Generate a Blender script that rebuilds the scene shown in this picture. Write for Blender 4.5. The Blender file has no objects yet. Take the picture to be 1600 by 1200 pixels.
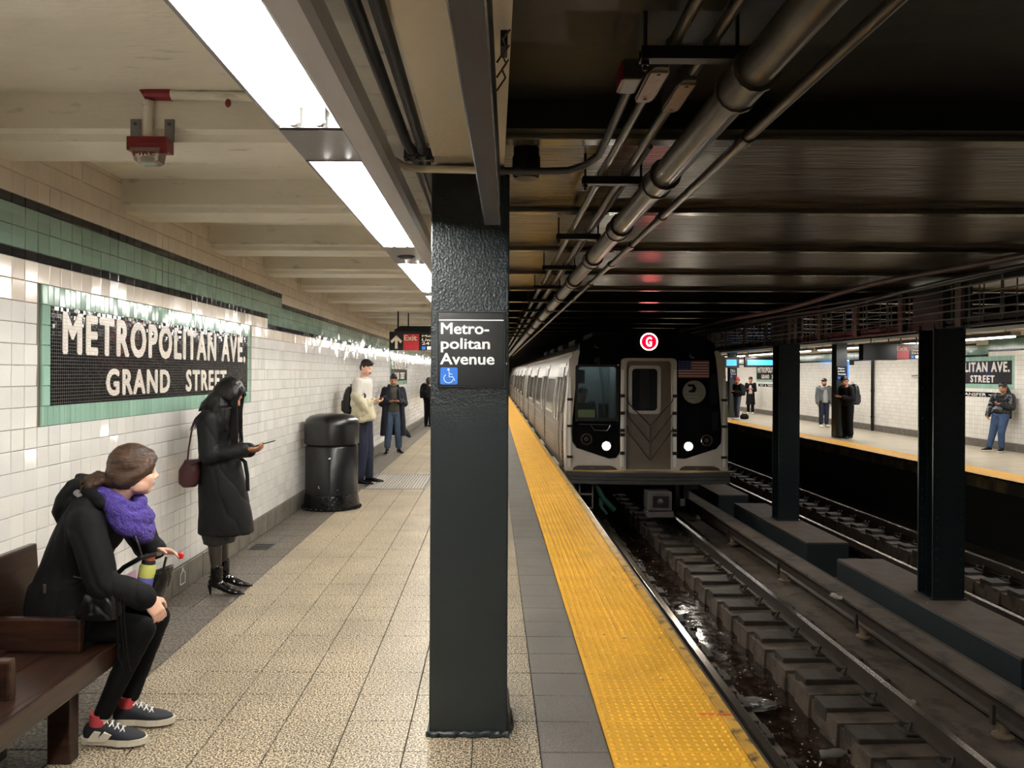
import bpy, bmesh, math, random, os
import numpy as np
from mathutils import Vector, Matrix, noise

PI = math.pi
R = math.radians
random.seed(7)
rng = np.random.default_rng(7)
SC = bpy.context.scene
COL = SC.collection

# ---------------------------------------------------------------- camera, world, exposure
KS = 0.7755                   # the lamp row hangs lower than the beams: laid out at 2.655 m, scaled towards the eye
H = 1.68                      # eye height above the platform
F = 1200.0                    # focal length in pixels of the 1600 x 1200 frame
cam_d = bpy.data.cameras.new('camera')
cam = bpy.data.objects.new('camera', cam_d)
COL.objects.link(cam)
cam_d.sensor_width = 36.0
cam_d.lens = 36.0 * F / 1600.0
cam_d.shift_x = (800 - 771) / 1600.0
cam_d.shift_y = -(600 - 584) / 1600.0
cam_d.clip_start = 0.05
cam_d.clip_end = 300
ROLL = R(0.28)
cam.matrix_world = Matrix.Translation((0, 0, H)) @ Matrix.Rotation(R(90), 4, 'X') @ Matrix.Rotation(ROLL, 4, 'Z')
SC.camera = cam

w = bpy.data.worlds.new('world')
SC.world = w
w.use_nodes = True
w.node_tree.nodes['Background'].inputs[0].default_value = (0.02, 0.022, 0.025, 1)
w.node_tree.nodes['Background'].inputs[1].default_value = 0.15
SC.view_settings.view_transform = 'Standard'
SC.view_settings.look = 'None'
SC.view_settings.gamma = 1
SC.view_settings.use_curve_mapping = False
SC.view_settings.exposure = 0.8

LAMP_W = 10.5                 # watts of one fluorescent fixture over the near platform
LAMP_W_FAR = 42.0
LAMP_COL = (1.0, 0.99, 0.975)

def area(name, loc, sx, sy, watts, col=LAMP_COL, rot=(0, 0, 0)):
    l = bpy.data.lights.new(name, 'AREA')
    l.shape = 'RECTANGLE'; l.size = sx; l.size_y = sy
    l.energy = watts; l.color = col
    o = bpy.data.objects.new(name, l)
    o.location = loc; o.rotation_euler = rot
    COL.objects.link(o)
    return o

# ---------------------------------------------------------------- materials
def lin(c):
    r = []
    for v in c:
        v = v / 255.0
        r.append(v / 12.92 if v <= 0.04045 else ((v + 0.055) / 1.055) ** 2.4)
    return (r[0], r[1], r[2], 1.0)

MATS = {}
def mat(name, col, rough=0.5, metal=0.0, emit=None, estr=0.0, var=0.0, vscale=6.0, bump=0.0, bscale=60.0,
        spec=0.5, col2=None, mscale=8.0, mthr=0.55, stretch=None, detail=4.0, trans=0.0, coat=0.0, rvar=0.0, bdist=0.002, msoft=0.08):
    m = bpy.data.materials.new(name); MATS[name] = m
    m.use_nodes = True
    nt = m.node_tree; N = nt.nodes; L = nt.links
    b = N['Principled BSDF']
    c = lin(col)
    b.inputs['Base Color'].default_value = c
    b.inputs['Roughness'].default_value = rough
    b.inputs['Metallic'].default_value = metal
    b.inputs['Specular IOR Level'].default_value = spec
    b.inputs['Transmission Weight'].default_value = trans
    b.inputs['Coat Weight'].default_value = coat
    b.inputs['Coat Roughness'].default_value = 0.08
    if emit:
        b.inputs['Emission Color'].default_value = lin(emit)
        b.inputs['Emission Strength'].default_value = estr
    vec = None
    if var or bump or col2 or rvar:
        g = N.new('ShaderNodeNewGeometry')
        mp = N.new('ShaderNodeMapping')
        L.new(g.outputs['Position'], mp.inputs['Vector'])
        if stretch: mp.inputs['Scale'].default_value = stretch
        vec = mp.outputs['Vector']
    base = None
    if col2:
        n = N.new('ShaderNodeTexNoise'); n.inputs['Scale'].default_value = mscale; n.inputs['Detail'].default_value = detail
        L.new(vec, n.inputs['Vector'])
        r = N.new('ShaderNodeMapRange'); r.inputs[1].default_value = mthr - msoft; r.inputs[2].default_value = mthr + msoft
        L.new(n.outputs['Fac'], r.inputs[0])
        mx = N.new('ShaderNodeMix'); mx.data_type = 'RGBA'
        mx.inputs[6].default_value = c; mx.inputs[7].default_value = lin(col2)
        L.new(r.outputs[0], mx.inputs[0]); base = mx.outputs[2]
    if var:
        n = N.new('ShaderNodeTexNoise'); n.inputs['Scale'].default_value = vscale; n.inputs['Detail'].default_value = 5
        L.new(vec, n.inputs['Vector'])
        r = N.new('ShaderNodeMapRange'); r.inputs[1].default_value = 0.25; r.inputs[2].default_value = 0.75
        r.inputs[3].default_value = 1 - var; r.inputs[4].default_value = 1 + var
        L.new(n.outputs['Fac'], r.inputs[0])
        mx = N.new('ShaderNodeMix'); mx.data_type = 'RGBA'; mx.blend_type = 'MULTIPLY'; mx.inputs[0].default_value = 1
        if base: L.new(base, mx.inputs[6])
        else: mx.inputs[6].default_value = c
        cmb = N.new('ShaderNodeCombineColor')
        for k in range(3): L.new(r.outputs[0], cmb.inputs[k])
        L.new(cmb.outputs[0], mx.inputs[7]); base = mx.outputs[2]
    if base: L.new(base, b.inputs['Base Color'])
    if rvar:
        n = N.new('ShaderNodeTexNoise'); n.inputs['Scale'].default_value = 9; L.new(vec, n.inputs['Vector'])
        r = N.new('ShaderNodeMapRange'); r.inputs[1].default_value = .3; r.inputs[2].default_value = .7
        r.inputs[3].default_value = max(0, rough - rvar); r.inputs[4].default_value = min(1, rough + rvar)
        L.new(n.outputs['Fac'], r.inputs[0]); L.new(r.outputs[0], b.inputs['Roughness'])
    if bump:
        n = N.new('ShaderNodeTexNoise'); n.inputs['Scale'].default_value = bscale; n.inputs['Detail'].default_value = 3
        L.new(vec, n.inputs['Vector'])
        bp = N.new('ShaderNodeBump'); bp.inputs['Strength'].default_value = bump; bp.inputs['Distance'].default_value = bdist
        L.new(n.outputs['Fac'], bp.inputs['Height']); L.new(bp.outputs[0], b.inputs['Normal'])
    return m

def cellmat(name, col, step, off=(0, 0, 0), amp=0.06, rough=0.12, col2=None, grout=None, gw=0.03, spec=0.5, coat=0.0, dirt=0.0, nscale=14, nbump=0.0):
    """glazed tile colour that differs a little from tile to tile (world cell); with grout: joints drawn for far surfaces"""
    m = bpy.data.materials.new(name); MATS[name] = m
    m.use_nodes = True
    nt = m.node_tree; N = nt.nodes; L = nt.links
    b = N['Principled BSDF']; b.inputs['Roughness'].default_value = rough; b.inputs['Specular IOR Level'].default_value = spec
    g = N.new('ShaderNodeNewGeometry')
    sb = N.new('ShaderNodeVectorMath'); sb.operation = 'SUBTRACT'; sb.inputs[1].default_value = off
    L.new(g.outputs['Position'], sb.inputs[0])
    dv = N.new('ShaderNodeVectorMath'); dv.operation = 'DIVIDE'; dv.inputs[1].default_value = step
    L.new(sb.outputs[0], dv.inputs[0])
    fl = N.new('ShaderNodeVectorMath'); fl.operation = 'FLOOR'; L.new(dv.outputs[0], fl.inputs[0])
    wn = N.new('ShaderNodeTexWhiteNoise'); L.new(fl.outputs[0], wn.inputs['Vector'])
    r = N.new('ShaderNodeMapRange'); r.inputs[3].default_value = 1 - amp; r.inputs[4].default_value = 1 + amp * .5
    L.new(wn.outputs['Value'], r.inputs[0])
    mx = N.new('ShaderNodeMix'); mx.data_type = 'RGBA'; mx.blend_type = 'MULTIPLY'; mx.inputs[0].default_value = 1
    mx.inputs[6].default_value = lin(col)
    if col2:
        m2 = N.new('ShaderNodeMix'); m2.data_type = 'RGBA'; m2.inputs[6].default_value = lin(col); m2.inputs[7].default_value = lin(col2)
        L.new(wn.outputs['Color'], m2.inputs[0]); L.new(m2.outputs[2], mx.inputs[6])
    L.new(r.outputs[0], mx.inputs[7])
    out = mx.outputs[2]
    if dirt:
        n = N.new('ShaderNodeTexNoise'); n.inputs['Scale'].default_value = 2.2; n.inputs['Detail'].default_value = 6
        L.new(g.outputs['Position'], n.inputs['Vector'])
        rr = N.new('ShaderNodeMapRange'); rr.inputs[1].default_value = .45; rr.inputs[2].default_value = .8; rr.inputs[3].default_value = 1; rr.inputs[4].default_value = 1 - dirt
        L.new(n.outputs['Fac'], rr.inputs[0])
        md = N.new('ShaderNodeMix'); md.data_type = 'RGBA'; md.blend_type = 'MULTIPLY'; md.inputs[0].default_value = 1
        L.new(out, md.inputs[6]); L.new(rr.outputs[0], md.inputs[7]); out = md.outputs[2]
    if grout:
        fr = N.new('ShaderNodeVectorMath'); fr.operation = 'FRACTION'; L.new(dv.outputs[0], fr.inputs[0])
        sp = N.new('ShaderNodeSeparateXYZ'); L.new(fr.outputs[0], sp.inputs[0])
        facs = []
        for k in range(3):
            if step[k] > 50: continue
            a = N.new('ShaderNodeMath'); a.operation = 'LESS_THAN'; a.inputs[1].default_value = gw / step[k]
            L.new(sp.outputs[k], a.inputs[0]); facs.append(a.outputs[0])
        f = facs[0]
        for q in facs[1:]:
            a = N.new('ShaderNodeMath'); a.operation = 'MAXIMUM'; L.new(f, a.inputs[0]); L.new(q, a.inputs[1]); f = a.outputs[0]
        m3 = N.new('ShaderNodeMix'); m3.data_type = 'RGBA'; L.new(f, m3.inputs[0]); L.new(out, m3.inputs[6]); m3.inputs[7].default_value = lin(grout)
        out = m3.outputs[2]
    L.new(out, b.inputs['Base Color'])
    if nbump:
        # every tile leans a little its own way
        sub = N.new('ShaderNodeVectorMath'); sub.operation = 'SUBTRACT'; sub.inputs[1].default_value = (.5, .5, .5)
        L.new(wn.outputs['Color'], sub.inputs[0])
        sc = N.new('ShaderNodeVectorMath'); sc.operation = 'SCALE'; sc.inputs['Scale'].default_value = nbump
        L.new(sub.outputs[0], sc.inputs[0])
        ad = N.new('ShaderNodeVectorMath'); ad.operation = 'ADD'; L.new(g.outputs['Normal'], ad.inputs[0]); L.new(sc.outputs[0], ad.inputs[1])
        nm = N.new('ShaderNodeVectorMath'); nm.operation = 'NORMALIZE'; L.new(ad.outputs[0], nm.inputs[0])
        L.new(nm.outputs[0], b.inputs['Normal'])
    return m

def terrazzo(name, base, dark, light, scale=140, rough=.45):
    m = bpy.data.materials.new(name); MATS[name] = m
    m.use_nodes = True
    nt = m.node_tree; N = nt.nodes; L = nt.links
    b = N['Principled BSDF']; b.inputs['Roughness'].default_value = rough; b.inputs['Specular IOR Level'].default_value = .35
    g = N.new('ShaderNodeNewGeometry')
    n = N.new('ShaderNodeTexNoise'); n.inputs['Scale'].default_value = scale; n.inputs['Detail'].default_value = 2.5; L.new(g.outputs['Position'], n.inputs['Vector'])
    cr = N.new('ShaderNodeValToRGB')
    e = cr.color_ramp.elements
    e[0].position = .42; e[0].color = lin(dark); e[1].position = .585; e[1].color = lin(light)
    k = cr.color_ramp.elements.new(.50); k.color = lin(base)
    L.new(n.outputs['Fac'], cr.inputs[0])
    n2 = N.new('ShaderNodeTexNoise'); n2.inputs['Scale'].default_value = 1.6; n2.inputs['Detail'].default_value = 7; L.new(g.outputs['Position'], n2.inputs['Vector'])
    r = N.new('ShaderNodeMapRange'); r.inputs[1].default_value = .3; r.inputs[2].default_value = .72; r.inputs[3].default_value = 1.08; r.inputs[4].default_value = .74
    L.new(n2.outputs['Fac'], r.inputs[0])
    mx = N.new('ShaderNodeMix'); mx.data_type = 'RGBA'; mx.blend_type = 'MULTIPLY'; mx.inputs[0].default_value = 1
    L.new(cr.outputs[0], mx.inputs[6]); L.new(r.outputs[0], mx.inputs[7])
    L.new(mx.outputs[2], b.inputs['Base Color'])
    bp = N.new('ShaderNodeBump'); bp.inputs['Strength'].default_value = .25; bp.inputs['Distance'].default_value = .001
    L.new(n.outputs['Fac'], bp.inputs['Height']); L.new(bp.outputs[0], b.inputs['Normal'])
    return m

def woodmat(name, col, dark, stretch):
    m = bpy.data.materials.new(name); MATS[name] = m
    m.use_nodes = True
    nt = m.node_tree; N = nt.nodes; L = nt.links
    b = N['Principled BSDF']; b.inputs['Roughness'].default_value = .33
    g = N.new('ShaderNodeNewGeometry'); mp = N.new('ShaderNodeMapping'); mp.inputs['Scale'].default_value = stretch
    L.new(g.outputs['Position'], mp.inputs['Vector'])
    n = N.new('ShaderNodeTexNoise'); n.inputs['Scale'].default_value = 6; n.inputs['Detail'].default_value = 8; n.inputs['Distortion'].default_value = .6
    L.new(mp.outputs[0], n.inputs['Vector'])
    cr = N.new('ShaderNodeValToRGB'); e = cr.color_ramp.elements
    e[0].position = .35; e[0].color = lin(dark); e[1].position = .7; e[1].color = lin(col)
    L.new(n.outputs['Fac'], cr.inputs[0]); L.new(cr.outputs[0], b.inputs['Base Color'])
    bp = N.new('ShaderNodeBump'); bp.inputs['Strength'].default_value = .3; bp.inputs['Distance'].default_value = .002
    L.new(n.outputs['Fac'], bp.inputs['Height']); L.new(bp.outputs[0], b.inputs['Normal'])
    return m

T = .108
WX = -2.39                      # face of the tiled wall on this side
cream = cellmat('glazed_white_tile', (230, 228, 224), (100, T, T), (0, 3.7, .2), amp=.07, rough=.09, dirt=.10)
cream_up = cellmat('glazed_buff_tile', (234, 222, 208), (100, T, T), (0, 3.7, .2), amp=.06, rough=.14, dirt=.10)
green = cellmat('glazed_green_tile', (130, 156, 140), (100, T, T), (0, 3.7, .2), amp=.14, rough=.1)
green_lt = cellmat('pale_green_tile', (150, 186, 168), (100, T / 2, T), (0, 3.7, .2), amp=.14, rough=.12)
blackt = cellmat('glazed_black_tile', (17, 18, 24), (100, T, T), (0, 3.7, .2), amp=.3, rough=.1)
grout_m = mat('grout', (120, 112, 98), .9, var=.15)
mosaic_blk = cellmat('black_mosaic', (22, 20, 24), (100, .0195, .0195), (0, 4.0, 1.0), amp=.5, rough=.12, grout=(92, 88, 84), gw=.0028, nbump=.10)
mosaic_wht = cellmat('white_mosaic', (232, 224, 214), (100, .0195, .0195), (0, 4.0, 1.0), amp=.1, rough=.3, grout=(178, 168, 160), gw=.0022, nbump=.06)
base_tile_m = mat('grey_marble_baseboard', (104, 98, 88), .45, var=.35, vscale=7, bump=.2, bscale=90)
tan_m = terrazzo('tan_terrazzo', (150, 134, 111), (60, 50, 40), (218, 204, 178), 115)
gray_m = terrazzo('grey_terrazzo', (110, 105, 100), (66, 61, 57), (142, 136, 130), 330)
brown_m = terrazzo('brown_grey_tile', (100, 92, 84), (66, 60, 54), (124, 116, 106), 60, .5)
yellow_m = mat('yellow_tactile', (228, 172, 50), .5, var=.12, vscale=3, col2=(150, 112, 40), mscale=22, mthr=.70, msoft=.03, bump=.15, bscale=200)
yellow_edge = mat('worn_yellow_edge', (186, 142, 58), .5, var=.3, vscale=5, col2=(70, 56, 36), mscale=12, mthr=.6)
joint_m = mat('floor_joint', (46, 40, 34), .9)
ceil_w = mat('cream_painted_concrete', (232, 226, 214), .5, var=.05, vscale=2, bump=.5, bscale=14, bdist=.006, col2=(200, 192, 178), mscale=5, mthr=.68, msoft=.05, stretch=(1, 3, 3))
girder_w = mat('beige_painted_steel', (222, 210, 188), .42, bump=.5, bscale=45, bdist=.004)
ceil_blk = mat('black_ceiling', (18, 17, 16), .5, var=.3, bump=.4, bscale=12, bdist=.006)
ceil_brn = mat('brown_stained_ceiling', (84, 74, 60), .28, var=.4, vscale=3, bump=1.0, bscale=11, bdist=.012, col2=(44, 36, 29), mscale=7, mthr=.56, msoft=.05, stretch=(.35, 2.5, 1))
flange_m = mat('glossy_beam_edge', (80, 74, 64), .25, bump=.4, bscale=20)
teal = mat('dark_teal_paint', (27, 35, 38), .19, bump=.9, bscale=95, bdist=.004, spec=.5)
teal_lo = mat('smooth_teal_paint', (36, 44, 48), .42, bump=.15, bscale=40)
teal_dk = mat('dark_track_column_paint', (28, 38, 42), .35, bump=.2, bscale=40)
steel_rail = mat('polished_rail', (150, 138, 122), .22, metal=.9)
rust = mat('rusty_rail_side', (52, 42, 34), .7, var=.3, bump=.4, bscale=80)
conc_trk = mat('dirty_track_concrete', (88, 76, 64), .8, var=.28, vscale=3, bump=.6, bscale=30, bdist=.01, col2=(54, 46, 39), mscale=5, mthr=.58)
tie_m = mat('tarred_tie', (54, 46, 38), .8, var=.35, vscale=10, bump=.5, bscale=50, bdist=.006)
water_m = mat('wet_trough', (38, 26, 19), .14, var=.4, bump=.4, bscale=7, bdist=.02, col2=(64, 50, 40), mscale=9, mthr=.6, rvar=.1)
black_v = mat('tunnel_black', (8, 8, 9), .8)
plastic_blk = mat('black_plastic', (13, 14, 16), .32)
galv = mat('galvanised_steel', (128, 126, 128), .35, metal=.6, var=.12, bump=.1, bscale=30)
galv_dk = mat('dull_conduit', (92, 86, 78), .3, metal=.65, var=.3, vscale=9)
dark_pipe = mat('dark_painted_pipe', (50, 50, 56), .4, col2=(120, 116, 108), mscale=26, mthr=.70, msoft=.02)
white_paint = mat('white_enamel', (225, 222, 214), .3)
red_paint = mat('red_enamel', (128, 22, 32), .4)
tube_m = mat('lit_tube', (255, 255, 255), .3, emit=(255, 252, 244), estr=52)
sign_blk = mat('sign_black_enamel', (20, 20, 21), .25)
sign_wht = mat('sign_white', (236, 236, 238), .35)
sign_red = mat('sign_red', (168, 34, 40), .35)
sign_blue = mat('sign_blue', (30, 108, 208), .35)
wood = woodmat('dark_bench_wood', (60, 37, 27), (26, 15, 11), (6, .8, 6))
wood_x = woodmat('dark_armrest_wood', (66, 40, 28), (28, 16, 12), (.8, 6, 6))
chan_m = mat('grey_enamel_channel', (176, 174, 180), .4, var=.05)
chrome = mat('chrome', (190, 190, 190), .2, metal=.9)

# the lumpy old paint thins out below the sign: bump fades with height
_nt = teal.node_tree; _bp = [n for n in _nt.nodes if n.type == 'BUMP'][0]
_g = _nt.nodes.new('ShaderNodeNewGeometry'); _s = _nt.nodes.new('ShaderNodeSeparateXYZ'); _r = _nt.nodes.new('ShaderNodeMapRange')
_nt.links.new(_g.outputs['Position'], _s.inputs[0]); _nt.links.new(_s.outputs[2], _r.inputs[0])
_r.inputs[1].default_value = 1.30; _r.inputs[2].default_value = 1.75; _r.inputs[3].default_value = .06; _r.inputs[4].default_value = .9
_nt.links.new(_r.outputs[0], _bp.inputs['Strength'])
_r2 = _nt.nodes.new('ShaderNodeMapRange'); _nt.links.new(_s.outputs[2], _r2.inputs[0])
_r2.inputs[1].default_value = 1.30; _r2.inputs[2].default_value = 1.75; _r2.inputs[3].default_value = .36; _r2.inputs[4].default_value = .19
_nt.links.new(_r2.outputs[0], _nt.nodes['Principled BSDF'].inputs['Roughness'])

# ---------------------------------------------------------------- mesh helpers
WLOC = {}
def wl(p):
    return WLOC.get(p.name, Vector((0, 0, 0))) if p else Vector((0, 0, 0))

def tagp(o, label=None, cat=None, group=None, kind=None):
    if label: o['label'] = label
    if cat: o['category'] = cat
    if group: o['group'] = group
    if kind: o['kind'] = kind
    return o

def empty(name, loc, label=None, cat=None, group=None, kind=None, rz=0):
    o = bpy.data.objects.new(name, None)
    o.empty_display_size = .1
    COL.objects.link(o); o.location = loc; o.rotation_euler = (0, 0, rz)
    WLOC[o.name] = Vector(loc)
    return tagp(o, label, cat, group, kind)

class MB:
    def __init__(s):
        s.v = []; s.f = []; s.m = []; s.sm = []
    def add(s, vs, fs, mi=0, smooth=False):
        n = len(s.v); s.v += [tuple(v) for v in vs]
        s.f += [tuple(i + n for i in f) for f in fs]; s.m += [mi] * len(fs); s.sm += [smooth] * len(fs)
        return s
    def box(s, x0, x1, y0, y1, z0, z1, mi=0, M=None):
        vs = [Vector((x, y, z)) for z in (z0, z1) for x, y in ((x0, y0), (x1, y0), (x1, y1), (x0, y1))]
        if M is not None: vs = [M @ v for v in vs]
        return s.add(vs, [(3, 2, 1, 0), (4, 5, 6, 7), (0, 1, 5, 4), (1, 2, 6, 5), (2, 3, 7, 6), (3, 0, 4, 7)], mi)
    def bbox(s, x0, x1, y0, y1, z0, z1, b=.005, mi=0, M=None):
        """box with chamfered edges"""
        bm = bmesh.new(); bmesh.ops.create_cube(bm, size=1)
        for v in bm.verts:
            v.co = Vector(((x0 + x1) / 2 + v.co.x * (x1 - x0), (y0 + y1) / 2 + v.co.y * (y1 - y0), (z0 + z1) / 2 + v.co.z * (z1 - z0)))
        bmesh.ops.bevel(bm, geom=list(bm.edges), offset=b, segments=2, affect='EDGES', profile=.6)
        bm.verts.index_update()
        vs = [v.co.copy() for v in bm.verts]
        if M is not None: vs = [M @ v for v in vs]
        s.add(vs, [[v.index for v in f.verts] for f in bm.faces], mi); bm.free(); return s
    def cyl(s, p1, p2, r1, seg=12, r2=None, mi=0, caps=True, smooth=True):
        p1 = Vector(p1); p2 = Vector(p2); r2 = r1 if r2 is None else r2
        d = (p2 - p1).normalized(); u = d.orthogonal().normalized(); q = d.cross(u)
        a = [p1 + r1 * (math.cos(2 * PI * i / seg) * u + math.sin(2 * PI * i / seg) * q) for i in range(seg)]
        b = [p2 + r2 * (math.cos(2 * PI * i / seg) * u + math.sin(2 * PI * i / seg) * q) for i in range(seg)]
        s.add(a + b, [(i, (i + 1) % seg, seg + (i + 1) % seg, seg + i) for i in range(seg)], mi, smooth)
        if caps: s.add(a + b, [tuple(range(seg))[::-1], tuple(range(seg, 2 * seg))], mi)
        return s
    def tube(s, pts, r, seg=8, mi=0, closed=False):
        pts = [Vector(p) for p in pts]; n = len(pts)
        rs = r if isinstance(r, (list, tuple)) else [r] * n
        rings = []; u = None
        for i, p in enumerate(pts):
            if closed: d = (pts[(i + 1) % n] - pts[i - 1]).normalized()
            else: d = (pts[min(i + 1, n - 1)] - pts[max(i - 1, 0)]).normalized()
            if u is None: u = d.orthogonal().normalized()
            u = (u - d * u.dot(d)).normalized(); q = d.cross(u)
            rings += [p + rs[i] * (math.cos(2 * PI * k / seg) * u + math.sin(2 * PI * k / seg) * q) for k in range(seg)]
        fs = []
        for i in range(n if closed else n - 1):
            j = (i + 1) % n
            fs += [(i * seg + k, i * seg + (k + 1) % seg, j * seg + (k + 1) % seg, j * seg + k) for k in range(seg)]
        s.add(rings, fs, mi, True)
        if not closed: s.add(rings, [tuple(range(seg))[::-1], tuple(range((n - 1) * seg, n * seg))], mi)
        return s
    def prism(s, poly, a, b, axis='Y', mi=0):
        """poly (u,v) extruded from a to b along axis. axis Y: u=x v=z; X: u=y v=z; Z: u=x v=y"""
        def P(u, v, w):
            return (u, w, v) if axis == 'Y' else (w, u, v) if axis == 'X' else (u, v, w)
        n = len(poly)
        vs = [P(u, v, a) for u, v in poly] + [P(u, v, b) for u, v in poly]
        fs = [(i, (i + 1) % n, n + (i + 1) % n, n + i) for i in range(n)] + [tuple(range(n))[::-1], tuple(range(n, 2 * n))]
        return s.add(vs, fs, mi)
    def sphere(s, c, r, seg=12, rings=8, mi=0, sx=1, sy=1, sz=1, M=None):
        vs = []; fs = []
        for i in range(rings + 1):
            t = PI * i / rings
            for k in range(seg):
                p = 2 * PI * k / seg
                v = Vector((r * sx * math.sin(t) * math.cos(p), r * sy * math.sin(t) * math.sin(p), r * sz * math.cos(t)))
                if M is not None: v = M @ v
                vs.append(Vector(c) + v)
        for i in range(rings):
            for k in range(seg):
                fs.append((i * seg + k, (i + 1) * seg + k, (i + 1) * seg + (k + 1) % seg, i * seg + (k + 1) % seg))
        return s.add(vs, fs, mi, True)
    def eye(s):
        s.v = [(v[0] * KS, v[1] * KS, H + (v[2] - H) * KS) for v in s.v]; return s
    def lathe(s, c, prof, seg=32, mi=0, smooth=True):
        vs = []; fs = []; n = len(prof)
        for r, z in prof:
            vs += [(c[0] + r * math.cos(2 * PI * k / seg), c[1] + r * math.sin(2 * PI * k / seg), c[2] + z) for k in range(seg)]
        for i in range(n - 1):
            fs += [(i * seg + k, i * seg + (k + 1) % seg, (i + 1) * seg + (k + 1) % seg, (i + 1) * seg + k) for k in range(seg)]
        s.add(vs, fs, mi, smooth)
        s.add(vs, [tuple(range(seg))[::-1], tuple(range((n - 1) * seg, n * seg))], mi)
        return s
    def mesh(s, name, mats, origin):
        me = bpy.data.meshes.new(name)
        me.from_pydata([(v[0] - origin[0], v[1] - origin[1], v[2] - origin[2]) for v in s.v], [], s.f)
        if not isinstance(mats, (list, tuple)): mats = [mats]
        for m in mats: me.materials.append(m)
        me.polygons.foreach_set('material_index', s.m)
        me.polygons.foreach_set('use_smooth', s.sm)
        # merge caps with walls, make normals point outwards
        bm = bmesh.new(); bm.from_mesh(me)
        bmesh.ops.remove_doubles(bm, verts=bm.verts, dist=1e-6)
        bmesh.ops.recalc_face_normals(bm, faces=bm.faces)
        bm.to_mesh(me); bm.free()
        me.set_sharp_from_angle(angle=R(38)) if any(s.sm) else None
        me.update()
        return me
    def build(s, name, mats, parent=None, label=None, cat=None, group=None, kind=None, origin=None):
        if origin is None:
            xs = [v[0] for v in s.v]; ys = [v[1] for v in s.v]; zs = [v[2] for v in s.v]
            origin = Vector(((min(xs) + max(xs)) / 2, (min(ys) + max(ys)) / 2, min(zs)))
        o = bpy.data.objects.new(name, s.mesh(name, mats, origin))
        COL.objects.link(o)
        WLOC[o.name] = Vector(origin)
        if parent: o.parent = parent; o.location = Vector(origin) - wl(parent)
        else: o.location = origin
        return tagp(o, label, cat, group, kind)

def link_mesh(name, me, loc, parent, rot=None, **k):
    o = bpy.data.objects.new(name, me); COL.objects.link(o)
    WLOC[o.name] = Vector(loc)
    o.parent = parent; o.location = Vector(loc) - wl(parent)
    if rot: o.rotation_euler = rot
    return tagp(o, **k)

def copy_tree(o, parent=None):
    c = o.copy(); COL.objects.link(c)
    if parent: c.parent = parent
    WLOC[c.name] = WLOC.get(o.name, Vector((0, 0, 0)))
    for ch in list(o.children): copy_tree(ch, c)
    return c

ORD = ['first', 'second', 'third', 'fourth', 'fifth', 'sixth', 'seventh', 'eighth', 'ninth', 'tenth', 'eleventh', 'twelfth',
       'thirteenth', 'fourteenth', 'fifteenth', 'sixteenth', 'seventeenth', 'eighteenth', 'nineteenth', 'twentieth',
       'twenty-first', 'twenty-second', 'twenty-third', 'twenty-fourth', 'twenty-fifth', 'twenty-sixth', 'twenty-seventh', 'twenty-eighth']

FONT = None
try:
    fp = bpy.utils.system_resource('DATAFILES', path='fonts/Inter.woff2')
    if fp and os.path.exists(fp): FONT = bpy.data.fonts.load(fp)
except Exception:
    FONT = None

def text_mesh(txt, size, bold=0.0, extrude=.001, space=1.0, sx=1.0, line=1.0, align='LEFT'):
    cu = bpy.data.curves.new('t', 'FONT'); cu.body = txt; cu.size = size
    if FONT: cu.font = FONT
    cu.extrude = extrude; cu.space_character = space; cu.space_line = line
    cu.align_x = align; cu.resolution_u = 3
    o = bpy.data.objects.new('t', cu); COL.objects.link(o)
    dg = bpy.context.evaluated_depsgraph_get()
    me = bpy.data.meshes.new_from_object(o.evaluated_get(dg))
    bpy.data.objects.remove(o)
    if bold:
        bm = bmesh.new(); bm.from_mesh(me)
        base = bm.verts[:] + bm.edges[:] + bm.faces[:]
        for q, (dx, dy) in enumerate(((-1, 0), (1, 0), (-.5, .7), (.5, .7), (-.5, -.7), (.5, -.7))):
            d = bmesh.ops.duplicate(bm, geom=base)
            bmesh.ops.translate(bm, verts=[g for g in d['geom'] if isinstance(g, bmesh.types.BMVert)], vec=(dx * bold * size, dy * bold * size, (q + 1) * .00012))
        bm.to_mesh(me); bm.free()
    return me

def put_text(name, txt, size, loc, rot, m, parent, fit=None, **k):
    """rot: euler; text lies in its local XY plane; fit=(width,height) stretches the glyph box"""
    lab = k.pop('label', None)
    me = text_mesh(txt, size, **k)
    co = np.array([v.co[:] for v in me.vertices])
    if fit:
        mn = co.min(0); mxx = co.max(0)
        for v in me.vertices:
            v.co.x = (v.co.x - mn[0]) * fit[0] / (mxx[0] - mn[0])
            v.co.y = (v.co.y - mn[1]) * fit[1] / (mxx[1] - mn[1])
    me.materials.clear(); me.materials.append(m)
    me.name = name
    return link_mesh(name, me, loc, parent, rot, label=lab)
# ================================================================ SETTING
YN, YF = -9.0, 62.0           # near and far ends of what is built

# ---- big lamps first: fixtures over the near platform and over the far one
FIX_Z = 2.655
fix_y = []                    # (y0, y1)
y = 3.54 - 6.13 * 2
while y < 72:
    fix_y += [(y, y + 2.40), (y + 3.30, y + 5.70)]
    y += 6.13
fix_y = [f for f in fix_y if f[1] > -6]
fix_y[[i for i, f in enumerate(fix_y) if abs(f[0] - 3.54) < .01][0] - 1] = (.66, 3.10)


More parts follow.
